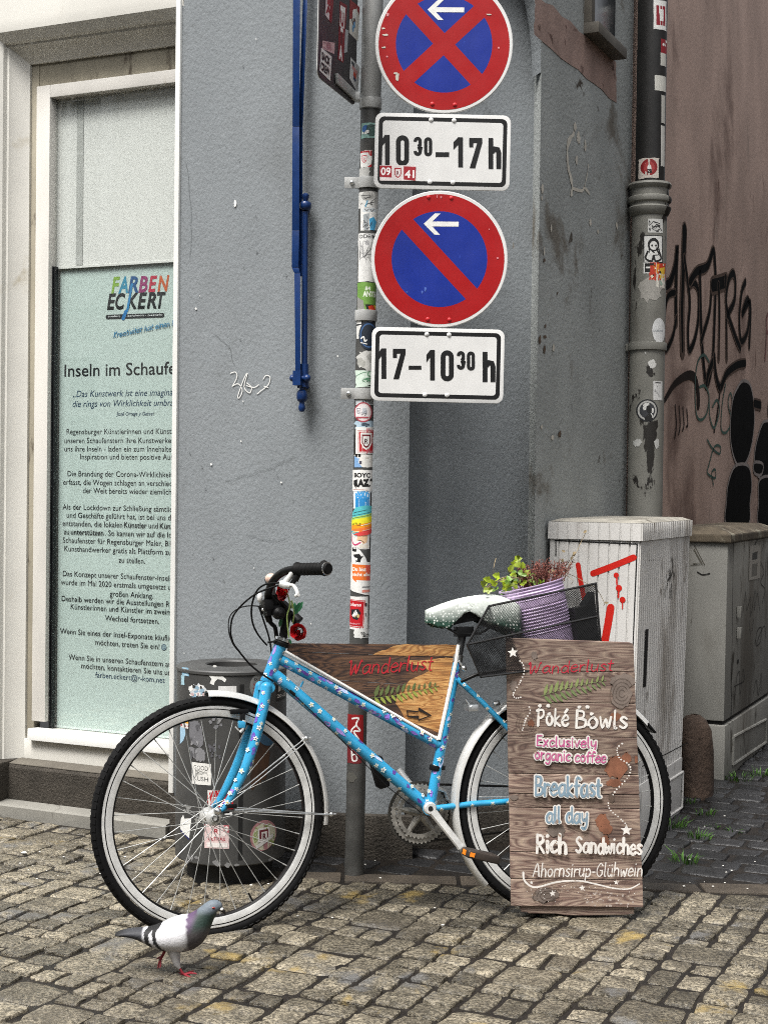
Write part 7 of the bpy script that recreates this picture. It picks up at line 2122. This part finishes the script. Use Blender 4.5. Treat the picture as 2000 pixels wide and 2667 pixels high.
mb.add([Fc + p + CAX * (H1 + .001) for p in cc] + [Fc + ctr + (p - ctr) * .86 + CAX * (H1 + .012) for p in cc], [(i, (i + 1) % 4, (i + 1) % 4 + 4, i + 4) for i in range(4)] + [(4, 5, 6, 7)])
mb.build('lid', m_cabtop, cb, smooth=0)
PS = Plane(Fc, FB, CAX); PLg = Plane(Fc, AL, CAX)
m_seam = M('seam_shadow_gap', '#0b0b0b', .8)
ik = Ink()
f5 = lambda x, y: PS.hit(*c5(x, y))
ik.line([f5(96, 238), f5(572, 259), f5(548, 850)], .0042, m_seam, smooth=False, round_=False); ik.line([f5(104, 238), f5(104, 330)], .0042, m_seam, round_=False)
ik.build('door_gap', lambda a, b, h: PS.at(a, b, h), cb, off=.0007)
m_redp = M('red_spray_paint', '#c81e10', .5, var=.08)
ik = Ink(eps=.0001)
wpx = 5.1 / FOC / 2.2125
for q, w in (([(318, 428), (440, 382), (552, 336)], 37), ([(232, 378), (248, 480), (272, 592)], 30), ([(420, 625), (404, 720), (384, 830)], 46), ([(455, 450), (455, 492)], 9), ([(466, 520), (464, 566)], 11), ([(488, 585), (488, 632)], 7)):
    ik.line([f5(x, y) for x, y in q], w * wpx, m_redp)
for (x, y, r) in ((452, 438, 16), (467, 512, 19), (488, 580, 18)): p = f5(x, y); ik.ell(p[0], p[1], r * wpx, r * wpx, m_redp, 16)
ik.build('graffiti', lambda a, b, h: PS.at(a, b, h), cb, off=.0008)
ik = Ink()
f5l = lambda x, y: PLg.hit(*c5(x, y))
ik.poly([f5l(x, y) for x, y in ((618, 752), (636, 748), (622, 1080), (606, 1084))], m_dark)
ik.line([f5l(600, 1540), f5l(865, 1402)], .004, m_seam, round_=False)
ik.build('vent_slot', lambda a, b, h: PLg.at(a, b, h), cb, off=.0008)
ik = Ink(); m_grime = M('grey_marker', '#4f4d49', .7, var=.3)
for q in ([(640, 200), (680, 192), (708, 205)], [(642, 222), (670, 205), (705, 222)], [(640, 190), (640, 226)], [(672, 190), (668, 226)], [(705, 190), (700, 226)]): ik.line([f5l(x, y) for x, y in q], .004, m_grime)
for _ in range(16):
    x, y = rnd(725, 795), rnd(400, 530); ik.line([f5l(x, y), f5l(x + rnd(-6, 6), y + rnd(20, 60))], .005, m_grime)
ik.line([f5l(770, 340), f5l(772, 420), f5l(745, 470)], .01, m_grime)
for x in range(640, 700, 12): p = f5l(x, 352 - (x - 640) * .02); ik.ell(p[0], p[1], .004, .002, m_grime, 8)
ik.build('marker_scribble', lambda a, b, h: PLg.at(a, b, h), cb, off=.0009)
mb = MB()
P_ = [f5l(x, y) for x, y in ((640, 1690), (828, 1570), (822, 1775), (640, 1900))]
for i in range(4): mb.tube([PLg.at(*P_[i], .005), PLg.at(*P_[(i + 1) % 4], .005)], .005, 8)
mb.build('base_moulding', m_cab, cb)

G2 = G(1881, 2028)
C2X = (UZ + FB * .006).normalized()
cb2 = thing('junction_cabinet', 'weathered brown grey junction cabinet with black tags standing furthest along the alley', 'cabinet', tuple(G2))
LX2, LY2, H2 = 1.1, .30, 1.075
def ob4(g_): return [FB * g_ - AL * g_, FB * g_ + AL * (LX2 + g_), -FB * (LY2 + g_) + AL * (LX2 + g_), -FB * (LY2 + g_) - AL * g_]
mb = MB(); extr(mb, G2, ob4(.008), -.05, .235, C2X); mb.build('base', m_cab2, cb2, bevel=.008)
mb = MB(); extr(mb, G2, ob4(-.012), .2355, .252, C2X); mb.build('gap', m_dark, cb2)
mb = MB(); extr(mb, G2, ob4(0), .2525, H2 - .03, C2X); mb.build('body', m_cab2, cb2, bevel=.008)
mb = MB()
a_, b_ = ob4(.016), ob4(-.06)
mb.add([G2 + p + C2X * (H2 - .032) for p in a_] + [G2 + p + C2X * (H2 + .004) for p in a_] + [G2 + p + C2X * (H2 + .034) for p in b_], [(i, (i + 1) % 4, (i + 1) % 4 + 4, i + 4) for i in range(4)] + [(4 + i, 4 + (i + 1) % 4, 8 + (i + 1) % 4, 8 + i) for i in range(4)] + [(8, 9, 10, 11), (3, 2, 1, 0)])
mb.build('lid', m_cabtop2, cb2, smooth=0, bevel=.006)
PL2 = Plane(G2, AL, C2X); PS2 = Plane(G2, FB, C2X)
g5 = lambda x, y: PL2.hit(*c5(x, y)); h5 = lambda x, y: PS2.hit(*c5(x, y))
ik = Ink(); m_tag = M('black_tag', '#191816', .6, var=.2)
s_w = 6.6 / FOC / 2.2125 * 6
for q in ([(1225, 250), (1240, 195), (1262, 215), (1245, 270), (1285, 200), (1300, 240), (1290, 300)], [(1180, 650), (1195, 530), (1200, 640), (1225, 560), (1222, 680), (1250, 520), (1245, 640), (1262, 540), (1275, 640)], [(1280, 360), (1300, 420), (1280, 480), (1305, 520), (1290, 600)], [(1250, 830), (1262, 760), (1285, 740), (1280, 820), (1255, 840), (1300, 730), (1310, 800)],
          [(1130, 1150), (1145, 1020), (1160, 1000), (1158, 1120)], [(1128, 1080), (1185, 1050)], [(1165, 1120), (1180, 980), (1188, 1040)], [(1240, 1120), (1255, 1040), (1268, 1130), (1285, 1000), (1282, 1120)], [(1215, 700), (1222, 780)], [(1240, 690), (1232, 760)]):
    ik.line([g5(x, y) for x, y in q], s_w, m_tag)
p = g5(1150, 935); ik.ell(p[0], p[1], .02, .01, m_tag, 10)
ik.poly([g5(x, y) for x, y in ((1217, 268), (1280, 262), (1276, 455), (1212, 468))], 'b0aca2')
ik.poly([g5(x, y) for x, y in ((1232, 310), (1262, 300), (1260, 345), (1230, 352))], '4a4a46'); ik.poly([g5(x, y) for x, y in ((1230, 375), (1262, 368), (1258, 440), (1226, 448))], '7a7870')
ik.build('graffiti', lambda a, b, h: PL2.at(a, b, h), cb2, off=.002)
ik = Ink(); ik.line([h5(900, 290), h5(945, 372), h5(898, 372)], .006, '5d5a50', smooth=False); ik.line([h5(900, 262), h5(962, 380), h5(880, 380)], .003, '5d5a50', smooth=False)
ik.line([h5(920, 420), h5(950, 435), h5(990, 428)], .005, m_tag)
ik.build('warning_mark', lambda a, b, h: PS2.at(a, b, h), cb2, off=.002)
ik = Ink(); ik.line([g5(1125, 190), g5(1112, 1280)], .005, m_seam, round_=False); ik.build('door_gap', lambda a, b, h: PL2.at(a, b, h), cb2, off=.001)
mb = MB()
for y in (650, 770): 
    a, b = g5(1145, y); mb.box(PL2.at(a, b, .012), .03, .05, .02, (AL, C2X, FB))
mb.build('lock', m_cab2, cb2, bevel=.003)
P_ = [g5(x, y) for x, y in ((1110, 1370), (1300, 1270), (1300, 1400), (1108, 1530))]
mb = MB()
for i in range(4): mb.tube([PL2.at(*P_[i], .010), PL2.at(*P_[(i + 1) % 4], .010)], .008, 8)
mb.build('base_moulding', m_cab2, cb2)

# ------------------------------------------------------------------ guard stone between the cabinets
gs = G(1792, 2076)
mb = MB()
prof = [(.0, .335), (.03, .33), (.055, .31), (.070, .27), (.078, .18), (.088, .05), (.094, -.05)]
k = 20; vs = []
for r, h in prof:
    for j in range(k):
        a = 2 * math.pi * j / k
        rr = r * (1 + .10 * math.sin(3 * a + h * 9) + rnd(-.05, .05))
        vs.append(gs + AL * .06 + V((math.cos(a) * rr, math.sin(a) * rr, h + rnd(-.006, .006))))
mb.add(vs, [(i * k + j, i * k + (j + 1) % k, (i + 1) * k + (j + 1) % k, (i + 1) * k + j) for i in range(len(prof) - 1) for j in range(k)])
tag(mb.build('guard_stone', M('reddish_granite', '#57473c', .85, var=.3, vs=9, bump=.9, bs=40, bd=.012, grain=(150, .5)), None, base=gs, smooth=60), 'rough reddish guard stone between the two cabinets', 'guard stone')

# ------------------------------------------------------------------ pigeon
c6p = cv(280, 2300, 3.95)
PGY = G(*c6p(800, 935)).y
def pg(x, y, d=0.0):
    p = W(*c6p(x, y), PGY)
    # the bird is turned a little towards the street: depth grows to the tail
    return p + V((0, d, 0))
ps1 = 1 / 3.95 / FOC * PGY
pgn = thing('pigeon', 'grey and white pigeon walking past the front wheel', 'pigeon', tuple(pg(800, 935)))
sec = [(88, 524, 10, 60), (130, 518, 24, 82), (220, 512, 42, 92), (320, 520, 62, 96), (410, 535, 88, 108), (500, 548, 122, 135), (600, 545, 152, 160), (700, 530, 178, 178), (790, 512, 186, 182), (865, 478, 178, 172), (925, 430, 152, 148), (972, 375, 122, 118), (1012, 325, 100, 96), (1048, 282, 86, 84), (1082, 252, 78, 76), (1115, 240, 68, 66), (1146, 243, 52, 50), (1166, 252, 32, 32), (1176, 258, 12, 12)]
cs = smooth_pts([V((a, b, 0)) for a, b, _, _ in sec], 9); rs_ = smooth_pts([V((c, d, 0)) for _, _, c, d in sec], 9)
cbel = lin('7f7d80')
WL = [(330, 560), (365, 590), (430, 625), (480, 655), (600, 692), (690, 710), (780, 675), (840, 610), (870, 480)]
k = 40; n = len(cs); vs = []; vc = []
def seg_d(p, pl):
    best = 1e9
    for a, b in zip(pl, pl[1:]):
        a, b = V(a), V(b); t = max(0, min(1, (p - a).dot(b - a) / (b - a).length_squared)); best = min(best, (p - a.lerp(b, t)).length)
    return best
def mixl(a, b, t): t = max(0, min(1, t)); return [x + (y - x) * t for x, y in zip(a, b)]
cw, cg, cd_, cblk, cneck, cgrn, cbre, chd = [lin(h) for h in ('d4d4d7', '98989a', '35363b', '0d0d0f', '55405e', '1e332c', '454142', '667079')]
def pcol(x, y, side, i):
    p = V((x, y))
    if x < 420 or (x < 480 and y > 600):
        c = mixl(cblk, cd_, (x - 110) / 120)
        if x < 200 and y > 535 : c = mixl(c, cg, .4)
        if x > 360: c = mixl(c, cw, (x - 365) / 25) if y < 600 else c
    else: c = cw
    wl = [(365, 590), (430, 625), (480, 655), (600, 692), (690, 710), (780, 675), (840, 610), (870, 480), (1300, 480)]
    for (xa, ya), (xb, yb) in zip(wl, wl[1:]):
        if xa <= x < xb:
            e_ = y - (ya + (yb - ya) * (x - xa) / (xb - xa))
            if x < 870:
                c = mixl(c, cbel, (e_ + 6) / 12)
                if abs(e_) < 5: c = mixl(c, cd_, .45)
                elif e_ < 0: c = mixl(c, cg, max(0, 1 + e_ / 130) * .35)  # wing edge line and greying above it: shading painted into the plumage
    if 365 < x < 640:
        d1 = seg_d(p, [(548, 400), (492, 470), (510, 570), (560, 640), (600, 680)]); d2 = seg_d(p, [(470, 430), (412, 490), (428, 580), (462, 645)])
        if d1 < 20: c = cblk
        if d2 < 24: c = cblk
    bl = x - (822 + max(0, y - 330) * .09) + 7 * math.sin(y * .13) + 5 * math.sin(y * .31 + x * .1)
    if bl > -14:
        t = (x - 830) / 200
        nk = mixl(cneck, cgrn, (x - 885 - (y - 330) * -.35) / 60)
        nk = mixl(nk, cbre, (y - 400) / 90)
        nk = mixl(nk, chd, (1.0 - (y - 255) / 60)) if x > 930 else nk
        c = mixl(c, nk, (bl + 14) / 28)
    return c
for i in range(n):
    t = (cs[min(i + 1, n - 1)] - cs[max(i - 1, 0)]).normalized()
    q = V((-t.y, t.x))
    for j in range(k):
        a = 2 * math.pi * j / k
        ca, sa = math.cos(a), math.sin(a)
        px_, py_ = cs[i].x + q.x * rs_[i].x * ca, cs[i].y + q.y * rs_[i].x * ca
        # folded wings stand out a little from the flank
        wy = 9e9
        for (xa, ya), (xb, yb) in zip(WL, WL[1:]):
            if xa <= px_ < xb: wy = ya + (yb - ya) * (px_ - xa) / (xb - xa)
        wing = 1.0
        if 330 < px_ < 850: wing += .075 * max(0, min(1, (wy - py_ + 4) / 10)) * max(0, min(1, (850 - px_) / 60)) * max(0, min(1, (py_ - 380) / 60))
        dd_ = rs_[i].y * sa * wing
        vs.append(pg(px_, py_, -dd_ * ps1)); vc.append(pcol(px_, py_, sa, i))
mb = MB(); mb.add(vs, [(i * k + j, i * k + (j + 1) % k, (i + 1) * k + (j + 1) % k, (i + 1) * k + j) for i in range(n - 1) for j in range(k)] + [tuple(range(k)), tuple(range((n - 1) * k + k - 1, (n - 1) * k - 1, -1))])
m_fe = bpy.data.materials.new('feathers'); m_fe.use_nodes = True
nt = m_fe.node_tree; b_ = nt.nodes['Principled BSDF']; va = nt.nodes.new('ShaderNodeVertexColor'); va.layer_name = 'plumage'
tcn = nt.nodes.new('ShaderNodeTexCoord'); nz = nt.nodes.new('ShaderNodeTexNoise'); nz.inputs['Scale'].default_value = 160; nz.inputs['Detail'].default_value = 3
mrn = nt.nodes.new('ShaderNodeMapRange'); mrn.inputs[3].default_value = .8; mrn.inputs[4].default_value = 1.1
mxn = nt.nodes.new('ShaderNodeMix'); mxn.data_type = 'RGBA'; mxn.blend_type = 'MULTIPLY'; mxn.inputs[0].default_value = 1
nt.links.new(tcn.outputs['Object'], nz.inputs['Vector']); nt.links.new(nz.outputs[0], mrn.inputs[0]); nt.links.new(va.outputs[0], mxn.inputs[6]); nt.links.new(mrn.outputs[0], mxn.inputs[7]); nt.links.new(mxn.outputs[2], b_.inputs['Base Color'])
b_.inputs['Roughness'].default_value = .65
bpn = nt.nodes.new('ShaderNodeBump'); bpn.inputs['Strength'].default_value = .5; bpn.inputs['Distance'].default_value = .002; nt.links.new(nz.outputs[0], bpn.inputs['Height']); nt.links.new(bpn.outputs[0], b_.inputs['Normal'])
bo = mb.build('body', m_fe, pgn, smooth=80, fix=False)
at_ = bo.data.color_attributes.new('plumage', 'FLOAT_COLOR', 'POINT')
for i, c in enumerate(vc): at_.data[i].color = (*c, 1)
bm = bmesh.new(); bm.from_mesh(bo.data); bmesh.ops.recalc_face_normals(bm, faces=bm.faces); bm.to_mesh(bo.data); bm.free()
mb = MB(); mb.tube([pg(1158, 262), pg(1185, 275), pg(1205, 300), pg(1217, 328)], [30 * ps1, 24 * ps1, 15 * ps1, 4 * ps1], 12); mb.build('beak', M('beak_horn', '#1d1a1a', .4), pgn)
mb = MB(); mb.ball(pg(1176, 264, -.003), 24 * ps1, 24 * ps1, 17 * ps1); mb.build('cere', ink('e4e2de', .6), pgn)
for sg in (-1, 1):
    mb = MB(); mb.ball(pg(1098, 238, sg * 67 * ps1), 18 * ps1, 10 * ps1, 13 * ps1, 14, 10); e_ = mb.build('eye', ink('9a3428', .3), pgn)
    mb = MB(); mb.ball(pg(1099, 238, sg * 74 * ps1), 8 * ps1, 6 * ps1, 8 * ps1); mb.build('pupil', m_dark, e_)
m_leg = M('pigeon_leg', '#8c2430', .55, var=.25, vs=90)
m_thigh = M('thigh_feathers', '#a9a7a7', .8, var=.15, vs=60)
mb = MB(); mb.tube(smooth_pts([pg(690, 660, -.012), pg(705, 740, -.012), pg(725, 820, -.012), pg(748, 862, -.012)], 3), [76 * ps1, 70 * ps1, 62 * ps1, 54 * ps1, 46 * ps1, 40 * ps1, 36 * ps1, 30 * ps1, 24 * ps1, 20 * ps1][:10], 14); mb.build('thigh', m_thigh, pgn)
mb = MB()
mb.tube([pg(748, 855, -.012), pg(775, 900, -.012), pg(800, 925, -.012)], [14 * ps1, 12 * ps1, 13 * ps1], 10)
for q in ([(800, 925, -.012), (860, 905, -.016), (915, 905, -.018), (930, 915, -.018)], [(800, 925, -.012), (850, 932, -.022), (885, 938, -.028)], [(800, 925, -.012), (850, 915, .002), (890, 912, .008)], [(800, 925, -.012), (765, 925, -.006), (738, 918, -.002)]):
    mb.tube([pg(*p) for p in q], [12 * ps1, 11 * ps1, 8 * ps1, 4 * ps1][:len(q)] if len(q) == 4 else [12 * ps1, 10 * ps1, 5 * ps1], 8)
mb.build('leg', m_leg, pgn)
mb = MB(); mb.tube([pg(600, 650, .012), pg(560, 700, .014)], [50 * ps1, 24 * ps1], 10); mb.build('thigh', m_thigh, pgn)
mb = MB()
mb.tube([pg(575, 680, .014), pg(578, 730, .014), pg(545, 790, .014), pg(530, 830, .014)], [18 * ps1, 16 * ps1, 15 * ps1, 13 * ps1], 10)
for q in ([(540, 800, .014), (520, 860, .012), (515, 895, .012)], [(560, 770, .014), (520, 790, .02), (490, 815, .024)], [(540, 800, .014), (548, 850, .005), (540, 875, .0)]):
    mb.tube([pg(*p) for p in q], [12 * ps1, 9 * ps1, 4 * ps1], 8)
mb.build('leg', m_leg, pgn)

# ------------------------------------------------------------------ weeds between the alley stones
m_grass = M('grass_blade', '#37591b', .5, var=.4, vs=30, island=.5)
for x, y, h, w, nb, lb in ((768, 1890, .085, .10, 70, 'tall grass tuft right beside the rear tyre'), (925, 1950, .07, .08, 55, 'grass tuft in the alley stones below the others, near the kerb'), (840, 2085, .075, .09, 60, 'grass tuft closest to the street, at the end of the kerb'),
                      (965, 1815, .05, .08, 40, 'low grass tuft between alley setts in front of the guard stone'), (1125, 1915, .04, .06, 26, 'tiny weed alone on the dark alley setts at the right'), (1150, 1610, .06, .12, 70, 'grass clump at the foot of the far cabinet corner'),
                      (1280, 1590, .06, .12, 60, 'grass clump along the base of the far cabinet at the photo edge'), (862, 1745, .045, .06, 26, 'small weed at the foot of the guard stone'), (1000, 1890, .04, .05, 20, 'sparse blades between two dark setts in the middle of the alley')):
    c = G(*c5(x, y))
    mb = MB()
    for _ in range(nb):
        a = rnd(0, 6.3); r = w * .5 * math.sqrt(random.random()); p = c + V((math.cos(a) * r, math.sin(a) * r, -.012))
        hh = h * rnd(.3, .85); le = V((math.cos(a), math.sin(a), 0)) * hh * rnd(.2, .9) ; sd = V((-math.sin(a + rnd(-1, 1)), math.cos(a), 0)) * rnd(.0012, .003)
        m1 = p + UZ * hh * .6 + le * .35; tp = p + UZ * hh * rnd(.6, 1) + le
        mb.add([p - sd, p + sd, m1 + sd * .8, m1 - sd * .8, tp], [(0, 1, 2, 3), (3, 2, 4)])
    tag(mb.build('grass_tuft', m_grass, None, base=c, smooth=0, fix=False), lb, 'weed', 'weeds growing between the alley setts')
# scattered crumbs of paper and grit
mb = MB()
for (x, y) in [(64, 2221)] + [(rnd(20, 420), rnd(2190, 2300)) for _ in range(14)] + [(rnd(1500, 1990), rnd(2120, 2330)) for _ in range(22)] + [(rnd(500, 1300), rnd(2240, 2420)) for _ in range(16)]:
    c = G(x, y, .004); r = rnd(.002, .0055) * (2.2 if x == 64 else 1); mb.ball(c, r, r * rnd(.5, 1), r * .5, 6, 4)
o = mb.build('litter_crumbs', ink('d8d6ce', .8), smooth=0); o['kind'] = 'stuff'
